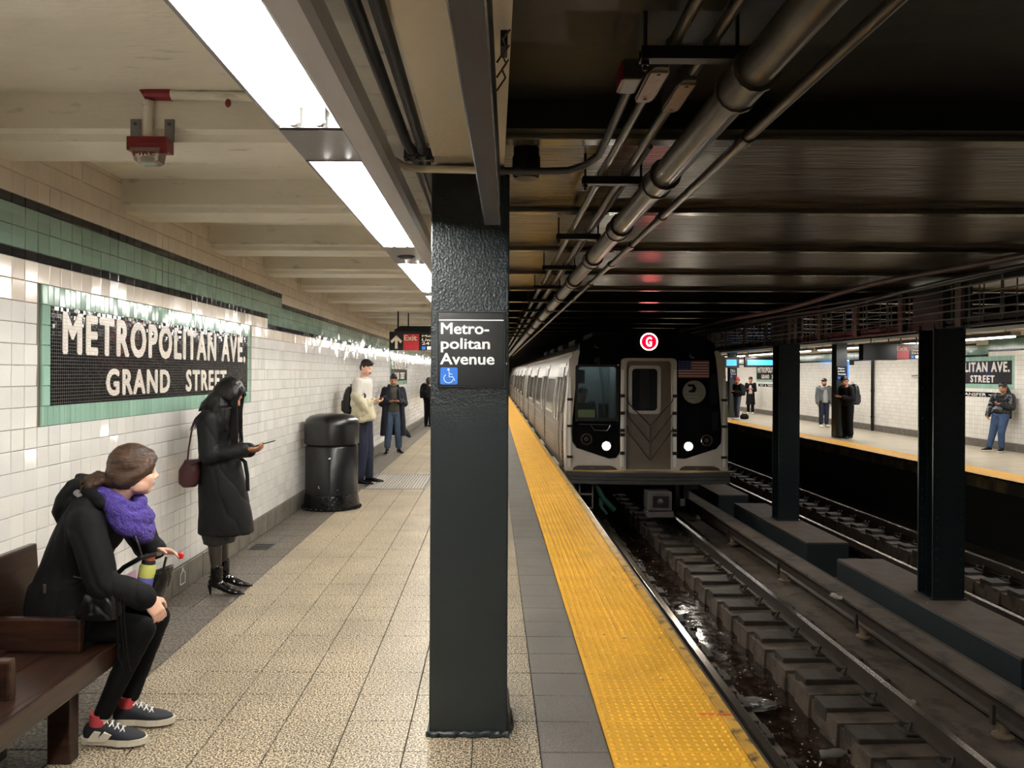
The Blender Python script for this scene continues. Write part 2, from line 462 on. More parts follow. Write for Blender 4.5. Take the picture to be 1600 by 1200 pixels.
def make_fixture():
    r = empty('fluorescent_fixture', (-.735 * KS, 0, H + (FIX_Z - H) * KS))
    b = MB()
    b.box(-.870, -.855, 0, 2.4, FIX_Z, FIX_Z + .085)
    b.box(-.615, -.600, 0, 2.4, FIX_Z, FIX_Z + .085)
    b.box(-.870, -.600, 0, 2.4, FIX_Z + .085, FIX_Z + .095)
    b.box(-.855, -.615, 0, .006, FIX_Z, FIX_Z + .085); b.box(-.855, -.615, 2.394, 2.4, FIX_Z, FIX_Z + .085)
    b.eye().build('housing', galv, r)
    b = MB(); b.prism([(-.855, FIX_Z + .004), (-.853, FIX_Z + .004), (-.80, FIX_Z + .078), (-.67, FIX_Z + .078), (-.617, FIX_Z + .004), (-.615, FIX_Z + .004), (-.615, FIX_Z + .084), (-.855, FIX_Z + .084)], .008, 2.392)
    b.eye().build('reflector', white_paint, r)
    for x in (-.785, -.685):
        t = MB().cyl((x, .05, FIX_Z + .008), (x, 2.32, FIX_Z + .008), .017, 10).eye().build('tube', tube_m, r)
        s = MB()
        s.tube([(x + .022 * math.cos(a), 2.33 + .03 * math.sin(a) * .8, FIX_Z + .004) for a in np.linspace(PI * 1.0, PI * 2.0, 7) * -1], .006, 6)
        s.cyl((x, 2.32, FIX_Z + .008), (x, 2.345, FIX_Z + .008), .023, 10)
        s.box(x - .02, x + .02, 2.345, 2.36, FIX_Z + .01, FIX_Z + .08)
        s.eye().build('socket', galv, t)
    for yy in (.4, 2.0):
        MB().cyl((-.735 * KS, yy * KS, 2.50), (-.735 * KS, yy * KS, 2.76), .008, 8).build('hanger_rod', galv, r)
    return r

fx0 = make_fixture()
near_n = 0
for i, (a, b) in enumerate(fix_y):
    f = fx0 if i == 0 else copy_tree(fx0)
    f.location = (-.735 * KS, a * KS, H + (FIX_Z - H) * KS)
    f['category'] = 'light'; f['group'] = 'fluorescent fixtures over the near platform'
    if abs(a - .66) < .1: f['label'] = 'lit fluorescent fixture overhead at the top edge, nearest and largest'; n0 = i
    elif b < 1: f['label'] = '%s lit fluorescent fixture above and behind the viewer' % ORD[i]
    else: f['label'] = '%s nearest lit fluorescent fixture in the long row over the near platform' % ORD[i - n0]
    area('fluorescent_glow', (-.735 * KS, ((a + b) / 2 - .05) * KS, H + (FIX_Z + .045 - H) * KS), .21 * KS, ((b - a) - .24) * KS, LAMP_W)

# closed grey covers between the luminaires
gaps = [(fix_y[i][1], fix_y[i + 1][0]) for i in range(len(fix_y) - 1)]
for i, (a, b) in enumerate(gaps):
    if b < 0: continue
    k = MB().box(-.870, -.600, a + .002, b - .002, FIX_Z + .004, FIX_Z + .09).eye()
    g = k.build('fixture_cover', galv, label='plain grey metal cover between the %s and %s fluorescent fixtures' % (('last hidden' if i < n0 else ORD[i - n0]), ORD[max(0, i - n0 + 1)]), cat='cover', group='grey covers between fixtures')
    if 5.8 < a < 6.1:
        s = MB().cyl((-.735, a + .5, FIX_Z - .004), (-.735, a + .5, FIX_Z + .004), .075, 20)
        for q in range(5):
            s.box(-.79, -.68, a + .45 + q * .022, a + .462 + q * .022, FIX_Z - .008, FIX_Z - .003)
        s.eye().build('speaker_grille', dark_pipe, g)

# the rail-like grey channel along the fixtures
ch = empty('lighting_channel', (-.41, 0, 2.43), 'long smooth grey metal channel along the right side of the lamps', 'channel')
MB().prism([(-.598, FIX_Z - .01), (-.585, FIX_Z - .035), (-.50, FIX_Z - .035), (-.48, FIX_Z - .01), (-.475, FIX_Z + .06), (-.598, FIX_Z + .06)], -6, 78).eye().build('channel_body', chan_m, ch)
MB().box(-.602, -.598, -6, 78, FIX_Z - .012, FIX_Z + .05).eye().build('edge_strip', chrome, ch)

# lamps over the far platform
OX, OW = 8.30, 11.60           # far platform edge and far wall
fo0 = empty('far_fluorescent_fixture', (10.0, 0, 2.44))
MB().box(9.90, 10.10, 0, 2.6, 2.46, 2.54).build('housing', galv, fo0)
MB().cyl((10.0, .03, 2.445), (10.0, 2.57, 2.445), .022, 8).build('tube', mat('lit_tube_far', (255, 255, 255), .3, emit=(255, 246, 226), estr=7), fo0)
for yy in (.3, 2.3): MB().cyl((10.0, yy, 2.54), (10.0, yy, 2.82), .008, 8).build('hanger_rod', galv, fo0)
first = True; k = 0
for i in range(15):
    a = 5.2 + i * 3.17
    f = fo0 if first else copy_tree(fo0)
    first = False
    f.location = (10.0, a, 2.44)
    f['category'] = 'light'; f['group'] = 'fluorescent fixtures over the far platform'
    f['label'] = '%s lit fluorescent tube over the far platform, counted from the right edge' % ORD[k]; k += 1
    area('far_fluorescent_glow', (10.0, a + 1.3, 2.415), .16, 2.5, LAMP_W_FAR)

# ---- floor with its tiles
S = .303; Y0 = 3.412 - .3 * 4; PY = .3
floor = MB().box(WX - .3, 1.176, YN, YF, -.20, -.012).build('floor', joint_m, kind='structure', label='near platform floor')
def slab_mesh(wx, wy, h=.014, b=.0025, name='tile', mats=None, uneven=0):
    m = MB()
    vs = [(x, y, z) for z, bb in ((-h, 0), (-b, 0), (0, b)) for x, y in ((-wx / 2 + bb, -wy / 2 + bb), (wx / 2 - bb, -wy / 2 + bb), (wx / 2 - bb, wy / 2 - bb), (-wx / 2 + bb, wy / 2 - bb))]
    fs = []
    for r in (0, 4):
        fs += [(r + i, r + (i + 1) % 4, r + 4 + (i + 1) % 4, r + 4 + i) for i in range(4)]
    fs.append((8, 9, 10, 11))
    m.add(vs, fs)
    return m
G = .004
xs_tan = [-.086 - S * i for i in range(6)] + [.217]
lay = []                       # x0, x1, material, name
edges = [.217 - S * i for i in range(8)]
for a, b in zip(edges[1:], edges[:-1]): lay.append((a, b, 'tan'))
lay.append((.217, .524, 'gray'))
nrow = int((YF - Y0) / PY)
tan_me = slab_mesh(S - G, PY - G).mesh('floor_tile', tan_m, (0, 0, 0))
gry_me = slab_mesh(.307 - G, PY - G).mesh('floor_tile', gray_m, (0, 0, 0))
brn_me = slab_mesh(.24 - G, PY - G).mesh('floor_tile', brown_m, (0, 0, 0))
stuff = {'tan': MB(), 'gray': MB(), 'brown': MB()}
cnt = 0
for j in range(nrow):
    yc = Y0 + (j + .5) * PY
    grate_row = 11.15 < yc < 12.75
    for (a, b, kd) in lay + [(-2.147, -1.907, 'brown'), (-2.388, -2.148, 'brown')]:
        xc = (a + b) / 2
        if grate_row and -1.85 < xc < -1.0: continue
        me = {'tan': tan_me, 'gray': gry_me, 'brown': brn_me}[kd]
        if yc > 3.0 and cnt < 300:
            link_mesh('floor_tile', me, (xc, yc, random.uniform(-.0006, .0006)), floor); cnt += 1
        else:
            wx = {'tan': S, 'gray': .307, 'brown': .24}[kd]
            t = slab_mesh(wx - G, PY - G)
            stuff[kd].add([(v[0] + xc, v[1] + yc, v[2]) for v in t.v], t.f)
for kd, m in (('tan', tan_m), ('gray', gray_m), ('brown', brown_m)):
    stuff[kd].build('far_floor_tiles', m, floor, kind='stuff')
# near rows behind the first tile row (never in view, but the floor goes on)
MB().box(WX, 1.13, YN, Y0, -.012, 0).build('floor_behind', tan_m, floor)

# tactile strip: two tiles wide, truncated domes
def dome_tile(wx, wy, n):
    m = slab_mesh(wx, wy, h=.016, b=.0015)
    for i in range(n):
        for j in range(n):
            cx = -wx / 2 + (i + .5) * wx / n; cy = -wy / 2 + (j + .5) * wy / n
            rr = [(.0118, 0), (.0100, .0045), (.0062, .0068)]
            vs = [(cx + r * math.cos(k * PI / 3), cy + r * math.sin(k * PI / 3), z) for r, z in rr for k in range(6)]
            fs = [(q * 6 + k, q * 6 + (k + 1) % 6, (q + 1) * 6 + (k + 1) % 6, (q + 1) * 6 + k) for q in range(2) for k in range(6)] + [(12, 13, 14, 15, 16, 17)]
            m.add(vs, fs, 0, True)
    return m
dm = dome_tile(.3 - .0035, PY - .0035, 7)
dome_me = bpy.data.meshes.new('warning_tile'); dome_me.from_pydata(dm.v, [], dm.f); dome_me.materials.append(yellow_m)
dome_me.polygons.foreach_set('use_smooth', dm.sm)
strip = empty('tactile_warning_strip', (.826, 3, 0), 'yellow bumpy tactile warning strip along the near platform edge', 'warning strip')
nt_ = 0
farm = MB()
for j in range(nrow):
    yc = Y0 + (j + .5) * PY
    for xc in (.676, .976):
        if yc > 3.0 and nt_ < 298:
            link_mesh('warning_tile', dome_me, (xc, yc, .004), strip); nt_ += 1
        elif yc > 3:
            t = slab_mesh(.297, PY - .0035); farm.add([(v[0] + xc, v[1] + yc, v[2] + .004) for v in t.v], t.f)
farm.build('far_warning_tiles', yellow_m, strip, kind='stuff')
es = empty('platform_edge_strip', (1.15, 3, 0), 'worn yellow rubbing strip at the near platform edge', 'edge strip')
yy = YN
while yy < YF:
    MB().bbox(1.132, 1.188, yy, yy + 2.995, -.04, .006, .004).build('edge_board', yellow_edge, es); yy += 3.0
MB().bbox(1.189, 1.215, YN, YF, -.10, -.012, .006).build('nosing_angle', mat('dark_nosing', (60, 54, 46), .4, var=.4, vscale=8), es)
# red chalk-like mark across the edge strip
MB().box(1.02, 1.18, 3.775, 3.79, .0095, .0105).build('red_paint_mark', mat('red_mark', (226, 84, 50), .6), es)

wall_under = MB().box(.55, .95, YN, YF, -1.6, -.2).build('wall_under_platform', black_v, kind='structure')

# floor grate and drain
gr = empty('floor_grate', (-1.42, 11.95, 0), 'bright metal ribbed grate let into the floor near the bin', 'grate')
MB().box(-1.90, -1.0, 11.15, 12.75, -.012, -.008).build('grate_pan', mat('dull_grate', (120, 116, 106), .5), gr)
fm = MB(); fm.box(-1.90, -1.0, 11.12, 11.17, -.012, .004); fm.box(-1.90, -1.0, 12.73, 12.78, -.012, .004); fm.box(-1.92, -1.88, 11.12, 12.78, -.012, .004); fm.box(-1.02, -.98, 11.12, 12.78, -.012, .004)
fm.build('grate_frame', galv, gr)
gratem = mat('worn_grate_bar', (186, 182, 174), .35, metal=.2)
for i in range(19):
    x = -1.86 + i * .045
    MB().box(x, x + .022, 11.17, 12.73, -.01, .003).build('grate_bar', gratem, gr)
dr = empty('floor_drain', (-2.24, 7.4, 0), 'small dark slotted drain in the brown tiles by the wall', 'drain')
MB().box(-2.33, -2.12, 7.27, 7.55, -.01, .001).build('drain_frame', mat('drain_iron', (60, 56, 52), .5), dr)
for i in range(7):
    MB().box(-2.315, -2.135, 7.29 + i * .036, 7.31 + i * .036, -.004, .002).build('drain_slot', black_v, dr)

# ---- left wall
wall = MB().box(WX - .3, WX - .012, YN, YF, -.2, 2.95).build('wall_left', grout_m, kind='structure', label='white tiled wall behind the near platform')
def tile_shape(w_, h_, d=.012, b=.0028):
    """glazed tile facing +X, front face at x=0"""
    m = MB()
    vs = [(x, y, z) for x, bb in ((-d, 0), (-b, 0), (0, b)) for y, z in ((-w_ / 2 + bb, -h_ / 2 + bb), (w_ / 2 - bb, -h_ / 2 + bb), (w_ / 2 - bb, h_ / 2 - bb), (-w_ / 2 + bb, h_ / 2 - bb))]
    fs = []
    for r in (0, 4): fs += [(r + i, r + (i + 1) % 4, r + 4 + (i + 1) % 4, r + 4 + i) for i in range(4)]
    fs.append((8, 9, 10, 11)); m.add(vs, fs)
    return m
TG = .0026
MOS = [(4.06, 7.53), (17.8, 21.27), (31.54, 35.0)]
M0, M1 = .2 + 11 * T, .2 + 18 * T
STEP_LO, STEP_HI = 8.12, 8.60
def in_mosaic(y, z):
    return any(a - .02 < y < b + .02 for a, b in MOS) and M0 - .01 < z < M1 + .01
single = {}; rest = {}
def shared(kind, w_, h_, m):
    key = (kind, round(w_, 4), round(h_, 4))
    if key not in single: single[key] = tile_shape(w_ - TG, h_ - TG).mesh('wall_tile', m, (0, 0, 0))
    return single[key]
nsingle = 0
cands = []
def put_tile(y, z, w_, h_, kd):
    cands.append((y, z, w_, h_, kd))
kmat = {'cream': cream, 'buff': cream_up, 'green': green, 'black': blackt, 'glt': green_lt}
yy = 3.7 - 50 * T
while yy < YF - T:
    if yy < -2: yy += T; continue
    yc = yy + T / 2
    lo = STEP_LO + .02 < yc; hi = STEP_HI + .02 < yc
    zl = 2.252 - (T if lo else 0); zh = 2.302 + 2 * T - (T if hi else 0)
    z = .2
    while z < zl - .01:
        if not in_mosaic(yc, z + T / 2): put_tile(yc, z + T / 2, T, T, 'cream' if z < 2.0 else 'buff')
        z += T
    # lower black course
    if yc < 8.2: put_tile(yc, zl + .025, T, .05, 'black')
    else: put_tile(yc, zl + .025, T, .05, 'black')
    z = zl + .05
    while z < zh - .01: put_tile(yc, z + T / 2, T, min(T, zh - z), 'green'); z += T
    put_tile(yc, zh + .025, T, .05, 'black')
    z = zh + .05
    while z < 2.91:
        h_ = min(T, 2.93 - z)
        if h_ > .02: put_tile(yc, z + h_ / 2, T, h_, 'buff')
        z += T
    yy += T
def px_of(y, z): return 771 + F * WX / y, 584 - F * (z - H) / y
def area_px(c):
    y, z, w_, h_, kd = c
    if y < 2.2: return 0
    x, p = px_of(y, z)
    if x < -12 or p < -10 or p > 1200: return 0
    if p > 640 + (x) * .2 and 0 < x < 240 and p > 760: return 0.01     # behind the seated woman and the bench
    return w_ * h_ / y ** 3
cands.sort(key=lambda c: -area_px(c))
for i, (y, z, w_, h_, kd) in enumerate(cands):
    dx = random.uniform(-.0008, .0008)
    rot = (0, random.gauss(0, .015), random.gauss(0, .020))
    if i < 298:
        link_mesh('wall_tile', shared(kd, w_, h_, kmat[kd]), (WX + dx, y, z), wall, rot)
    else:
        m = rest.setdefault(kd, ([], []))
        sh = tile_shape(w_ - TG, h_ - TG)
        ca, cb = math.sin(rot[1]), math.sin(rot[2])
        n = len(m[0])
        m[0].extend([(WX + dx + v[0] + ca * v[2] - cb * v[1], y + v[1], z + v[2]) for v in sh.v])
        m[1].extend([tuple(q + n for q in f) for f in sh.f])
for kd, (v, f) in rest.items():
    me = bpy.data.meshes.new('far_wall_tiles'); me.from_pydata([(a - wl(wall).x, b - wl(wall).y, c - wl(wall).z) for a, b, c in v], [], f)
    me.materials.append(kmat[kd])
    o = bpy.data.objects.new('far_wall_tiles', me); COL.objects.link(o); o.parent = wall; o['kind'] = 'stuff'

# baseboard pieces
bb = MB().box(WX - .02, WX + .004, YN, YF, 0, .19).build('baseboard_left', grout_m, kind='structure')
bm_ = tile_shape(.296, .195, .02, .004)
bme = bm_.mesh('baseboard_tile', base_tile_m, (0, 0, 0))
restb = MB()
for j in range(int((YF - 1.5) / .3)):
    yc = 1.65 + j * .3
    if j < 60: link_mesh('baseboard_tile', bme, (WX + .014 + random.uniform(-.002, .002), yc, .1), bb)
    else: restb.add([(v[0] + WX + .014, v[1] + yc, v[2] + .1) for v in bm_.v], bm_.f)
restb.build('far_baseboard_tiles', base_tile_m, bb, kind='stuff')
# chalk doodle on the baseboard
MB().tube([(WX + .018, y_, z_) for y_, z_ in ((5.84, .06), (5.84, .14), (5.87, .15), (5.88, .19), (5.90, .15), (5.93, .14), (5.93, .06), (5.84, .06))], .003, 5).build('chalk_mark', sign_wht, bb)

# ---- name mosaic: one thing in the tiled wall
def name_mosaic(face_x, ya, yb, side, label, extra=False, small=False):
    """side +1: faces +X (text runs towards +Y); side -1: faces -X (text runs towards -Y)"""
    s = side
    X = lambda d: face_x + s * d
    def bx(m, y0, y1, z0, z1, d0, d1):
        a, b = sorted((X(d0), X(d1))); m.box(a, b, y0, y1, z0, z1)
    t = empty('name_mosaic', (face_x, (ya + yb) / 2, M0), label, 'mosaic sign', 'station name mosaics')
    m = MB(); bx(m, ya + .08, yb - .08, M0 + T, M1 - T, -.012, .003)
    m.build('black_mosaic_field', mosaic_blk, t)
    # green border, tile by tile
    n = int(round((yb - ya) / (T / 2)))
    pw = (yb - ya) / n
    tm = tile_shape(pw - .002, T - .0026); tme = tm.mesh('border_tile', green_lt, (0, 0, 0))
    sm_ = tile_shape(.08 - .002, T - .0026); sme = sm_.mesh('border_tile', green_lt, (0, 0, 0))
    flip = (0, 0, 0) if s > 0 else (0, 0, PI)
    if small:
        m = MB()
        for q in range(n):
            for zc in (M0 + T / 2, M1 - T / 2): m.add([(X(v[0] + .003), ya + (q + .5) * pw + s * v[1], zc + v[2]) for v in tm.v], tm.f)
        for q in range(5):
            for yc in (ya + .04, yb - .04): m.add([(X(v[0] + .003), yc + s * v[1], M0 + T * (1.5 + q) + v[2]) for v in sm_.v], sm_.f)
        m.build('border_tiles', green_lt, t, kind='stuff')
    else:
        for q in range(n):
            for zc in (M0 + T / 2, M1 - T / 2):
                link_mesh('border_tile', tme, (X(.003), ya + (q + .5) * pw, zc), t, (0, random.gauss(0, .012), flip[2] + random.gauss(0, .012)))
        for q in range(5):
            for yc in (ya + .04, yb - .04):
                link_mesh('border_tile', sme, (X(.003), yc, M0 + T * (1.5 + q)), t, (0, random.gauss(0, .01), flip[2]))
    rot = (R(90), 0, R(90)) if s > 0 else (R(90), 0, R(-90))
    def line(txt, u0, u1, z0, z1, bold):
        yl = ya + u0 if s > 0 else yb - u0
        put_text('lettering', txt, 1.0, (X(.0045), yl, z0), rot, mosaic_wht, t, fit=(u1 - u0, z1 - z0), bold=bold, extrude=.0012, space=1.2)
    line('METROPOLITAN AVE.', .19, 3.32, 1.775, 2.015, .046)
    line('GRAND   STREET', .67, 2.80, 1.530, 1.700, .042)
    if extra:
        p = MB(); bx(p, ya + .05, yb - .3, 1.19, 1.30, -.01, .004); p.build('transfer_panel', blackt, t)
        put_text('lettering', 'EXIT  &  TRANSFER', 1.0, (X(.006), yb - .5, 1.205), rot, mosaic_wht, t, fit=(2.0, .075), bold=.02, extrude=.001)
        a = MB(); ym = yb - 2.58
        a.prism([(ym, 1.236), (ym - .30, 1.236), (ym - .30, 1.215), (ym - .42, 1.245), (ym - .30, 1.275), (ym - .30, 1.254), (ym, 1.254)], X(.004), X(.0065), 'X')
        a.build('arrow', mosaic_wht, t)
    return t
name_mosaic(WX, MOS[0][0], MOS[0][1], 1, 'black mosaic name panel with green border behind the standing woman')
name_mosaic(WX, MOS[1][0], MOS[1][1], 1, 'small distant black name mosaic beside the person in the long navy coat', small=True)

# ---- ceilings
CZ = 2.715; SZ = 2.92
ceil = MB().box(WX - .3, -.25, YN, YF, SZ, SZ + .15).build('ceiling', ceil_w, kind='structure', label='cream painted ceiling over the near platform')
nb = 0
for k in range(-7, 37):
    y0 = 3.41 + k * 1.524
    b = MB().prism([(y0, SZ + .02), (y0 + .0, CZ + .045), (y0 + .03, CZ + .03), (y0 + .045, CZ), (y0 + .37, CZ), (y0 + .39, CZ + .03), (y0 + .39, SZ + .02)], WX - .01, -.26, 'X')
    b.build('ceiling_beam', ceil_w, ceil)
# girder over the column row
gd = MB(); gd.box(-.27, .045, YN, 3.36, 2.63, 3.05); gd.box(-.27, .045, 3.36, YF, 2.66, 3.05)
gd.build('trim_1', girder_w, kind='structure', label='beige boxed girder running over the column row')
# track ceiling
tc = MB(); tc.box(.045, OX + .3, 3.30, 3.40, 2.735, 2.9); tc.box(.045, OX + .3, YN, 3.40, 2.86, 3.0); tc.box(.045, OX + .3, 9.45, YF, 3.2, 3.4); tc.box(.045, OX + .3, 9.40, 9.5, 2.80, 3.3)  # first box is added to make the near beam front black
tceil = tc.build('ceiling_over_tracks', ceil_blk, kind='structure', label='black ceiling over the tracks')
for k in range(4):
    y0 = 3.41 + k * 1.524
    m = MB(); m.prism([(y0 + .10, 2.95), (y0 + .10, 2.738), (y0 + .55, 2.760), (y0 + 1.42, 2.765), (y0 + 1.49, 2.745), (y0 + 1.524, 2.74), (y0 + 1.524, 2.95)], .045, OX + .3, 'X')
    m.build('ceiling_panel', ceil_brn, tceil)
for k in range(-7, 36):
    y0 = 3.38 + k * 1.524
    if k < 0:
        m = MB(); m.box(.045, OX + .3, y0, y0 + .34, 2.72, 2.9); m.build('ceiling_beam', ceil_blk, tceil)
    elif k <= 4:
        m = MB(); m.bbox(.045, OX + .3, y0, y0 + .10, 2.715, 2.745, .006); m.build('beam_flange', flange_m, tceil)
    else:
        m = MB(); m.box(.045, OX + .3, y0, y0 + .16, 2.715, 2.738); m.box(.045, OX + .3, y0 + .075, y0 + .085, 2.738, 3.2)
        m.build('steel_beam', MATS.get('black_beam') or mat('black_beam', (34, 31, 29), .22, bump=.3, bscale=20), tceil)
# far platform ceiling
fc = MB().box(OX + .2, OW + .3, YN, YF, 2.80, 3.0).build('ceiling_far', ceil_w, kind='structure')
for k in range(0, 36):
    y0 = 3.41 + k * 1.524
    MB().box(OX + .9, OW, y0, y0 + .37, 2.66, 2.82).build('ceiling_beam', ceil_w, fc)
MB().box(OX + .2, OX + .9, YN, YF, 2.52, 2.85).build('trim_2', ceil_blk, kind='structure')

# ---- far wall
far_cream = cellmat('far_white_tile', (228, 222, 210), (100, T, T), (0, 3.7, .2), amp=.07, rough=.18, grout=(150, 142, 130), gw=.004, nbump=.02, dirt=.06)
far_buff = cellmat('far_buff_tile', (222, 208, 186), (100, T, T), (0, 3.7, .2), amp=.07, rough=.18, grout=(150, 142, 130), gw=.004, nbump=.02)
far_green = cellmat('far_green_tile', (88, 124, 104), (100, T, T), (0, 3.7, .2), amp=.15, rough=.15, grout=(60, 80, 70), gw=.003, nbump=.02)
farw = MB().box(OW, OW + .3, YN, YF, -.2, 2.252).build('wall_right', far_cream, kind='structure', label='white tiled wall behind the far platform')
s0, s1 = 18.0, 18.45
MB().box(OW - .002, OW + .3, YN, s1, 2.36, 2.9).box(OW - .002, OW + .3, s1, YF, 2.44, 2.9).build('upper_tiles', far_buff, farw)
MB().box(OW - .004, OW, s0, YF, 2.19, 2.42).box(OW - .004, OW, YN, s0, 2.302, 2.53).build('green_band', far_green, farw)
m = MB(); m.box(OW - .006, OW, s0, YF, 2.142, 2.19); m.box(OW - .006, OW, YN, s0, 2.252, 2.302); m.box(OW - .006, OW, s1, YF, 2.42, 2.465); m.box(OW - .006, OW, YN, s1, 2.53, 2.58)
m.build('black_band', blackt, farw)
MB().box(OW - .02, OW, YN, YF, 0, .19).build('baseboard_right', base_tile_m, kind='structure')
name_mosaic(OW, 17.1, 20.57, -1, 'black name mosaic on the far wall behind the woman in the black puffer jacket', True, True)
name_mosaic(OW, 30.4, 33.9, -1, 'distant black name mosaic on the far wall, left of the nearer track column', True, True)

# far platform
opp_floor = cellmat('far_floor_tile', (164, 152, 130), (.303, .3, 100), (0, 0, 0), amp=.1, rough=.4, grout=(96, 88, 78), gw=.008, dirt=.2)
fp_ = MB().box(OX + .64, OW + .1, YN, YF, -.2, 0).build('floor_far', opp_floor, kind='structure', label='far platform floor')
MB().box(OX, OX + .64, YN, YF, -.2, 0).build('trim_3', black_v, kind='structure')
fs = empty('far_tactile_warning_strip', (OX + .35, 10, 0), 'yellow tactile warning strip along the far platform edge', 'warning strip')
fdm = dome_tile(.3 - .0035, PY - .0035, 5)
fme = bpy.data.meshes.new('warning_tile'); fme.from_pydata(fdm.v, [], fdm.f); fme.materials.append(yellow_m)
cc = 0
for j in range(int((YF - 9) / .3)):
    for q in range(2):
        if cc < 296: link_mesh('warning_tile', fme, (OX + .20 + q * .3, 9.0 + j * .3, .004), fs); cc += 1
MB().box(OX, OX + .05, 8, YF, -.10, .006).build('edge_board', yellow_edge, fs)
MB().box(OX - .015, OX, 8, YF, -.22, -.02).build('edge_face', mat('stained_yellow_edge', (92, 74, 40), .7, var=.4, vscale=2, col2=(40, 34, 26), mscale=3, mthr=.5), fs)
MB().box(OX + .25, OX + .5, YN, YF, -1.6, -.2).build('wall_under_far_platform', black_v, kind='structure')

# ---- end caps far away and behind
MB().box(WX - .3, OW + .3, YF, YF + .2, -1.7, 3.4).build('wall_end', black_v, kind='structure')
MB().box(WX - .3, OW + .3, YN - .2, YN, -1.7, 3.4).build('wall_back', mat('back_wall', (70, 66, 60), .8), kind='structure')
# ================================================================ TRACKS
def track_bed(name, xc, x0, x1, label, trough=(-.52, .16), near=True):
    t0, t1 = xc + trough[0], xc + trough[1]
    m = MB(); m.box(x0, t0, YN, YF, -1.8, -1.30); m.box(t1, x1, YN, YF, -1.8, -1.30); m.box(t0, t1, YN, YF, -1.9, -1.62)
    bed = m.build(name, conc_trk, kind='structure', label=label)
    wm = MB(); n = 160
    vs = []; fs = []
    for i in range(n + 1):
        yy = 2.5 + i * (30.0 / n)
        for k in range(7):
            xx = t0 + (t1 - t0) * k / 6
            z = -1.475 + .03 * noise.noise(Vector((xx * 3, yy * 2.2, 1))) + .02 * noise.noise(Vector((xx * 9, yy * 8, 4)))
            vs.append((xx, yy, z))
    for i in range(n):
        for k in range(6): fs.append((i * 7 + k, i * 7 + k + 1, (i + 1) * 7 + k + 1, (i + 1) * 7 + k))
    wm.add(vs, fs, 0, True)
    w_ = wm.build('wet_trough_floor', water_m, bed)
    # uneven concrete lip along the trough
    lip = MB()
    for i in range(int(34 / .58)):
        ya = 2.9 + i * .58
        lip.prism([(t1 - .04, -1.6), (t1 - .02, -1.27), (t1 + .55, -1.255), (t1 + .62, -1.31), (t1 + .62, -1.6)], ya + .13, ya + .45)
        lip.prism([(t0 + .04, -1.6), (t0 + .02, -1.27), (t0 - .5, -1.255), (t0 - .55, -1.6)], ya + .13, ya + .45)
    lip.build('concrete_between_ties', conc_trk, bed)
    tm = MB().bbox(0, .82, -.13, .13, -.14, 0, .012).mesh('tie', tie_m, (0, 0, 0))
    i = 0
    while True:
        yc = 2.78 + i * .58
        if yc > 42: break
        for s_ in (1, -1):
            xo = t1 + random.uniform(-.03, .04) if s_ > 0 else t0 + random.uniform(-.03, .03)
            link_mesh('tie', tm, (xo, yc + random.uniform(-.015, .015), -1.215 + random.uniform(-.012, .008)), bed, (0, 0, random.uniform(-.02, .02) + (0 if s_ > 0 else PI)))
        i += 1
    return bed
bed1 = track_bed('track_bed', 2.79, .9, 4.66, 'dirty concrete bed of the track the train runs on')
bed2 = track_bed('far_track_bed', 6.72, 4.66, OX + .4, 'dirty concrete bed of the empty far track', trough=(-.45, .28))

def rail(x, label):
    g = empty('running_rail', (x, 3, -1.245), label, 'rail', 'running rails')
    p = [(-.075, 0), (.075, 0), (.075, .012), (.012, .026), (.012, .105), (.036, .115), (.036, .143), (-.036, .143), (-.036, .115), (-.012, .105), (-.012, .026), (-.075, .012)]
    MB().prism([(x + a, -1.205 + b) for a, b in p], YN, YF).build('rail_web', rust, g)
    MB().bbox(x - .034, x + .034, YN, YF, -1.063, -1.058, .002).build('rail_head', steel_rail, g)
    pm = MB(); pm.bbox(-.17, .17, -.09, .09, -1.216, -1.198, .004)
    for s_ in (-1, 1):
        pm.tube([(s_ * .13, -.05, -1.20), (s_ * .12, -.05, -1.165), (s_ * .08, 0, -1.150), (s_ * .11, .05, -1.165), (s_ * .14, .05, -1.20)], .014, 6)
        pm.cyl((s_ * .14, .06, -1.2), (s_ * .14, .06, -1.16), .018, 6)
    me = pm.mesh('rail_clip', tie_m, (0, 0, 0))
    for i in range(60):
        yc = 2.78 + i * .58
        link_mesh('rail_clip', me, (x, yc, 0), g)
rail(2.04, 'polished running rail next to the near platform edge')
rail(3.50, 'polished running rail of the near track, farther from the platform')
rail(6.00, 'running rail of the far track nearer the column row')
rail(7.42, 'running rail of the far track nearest the far platform')

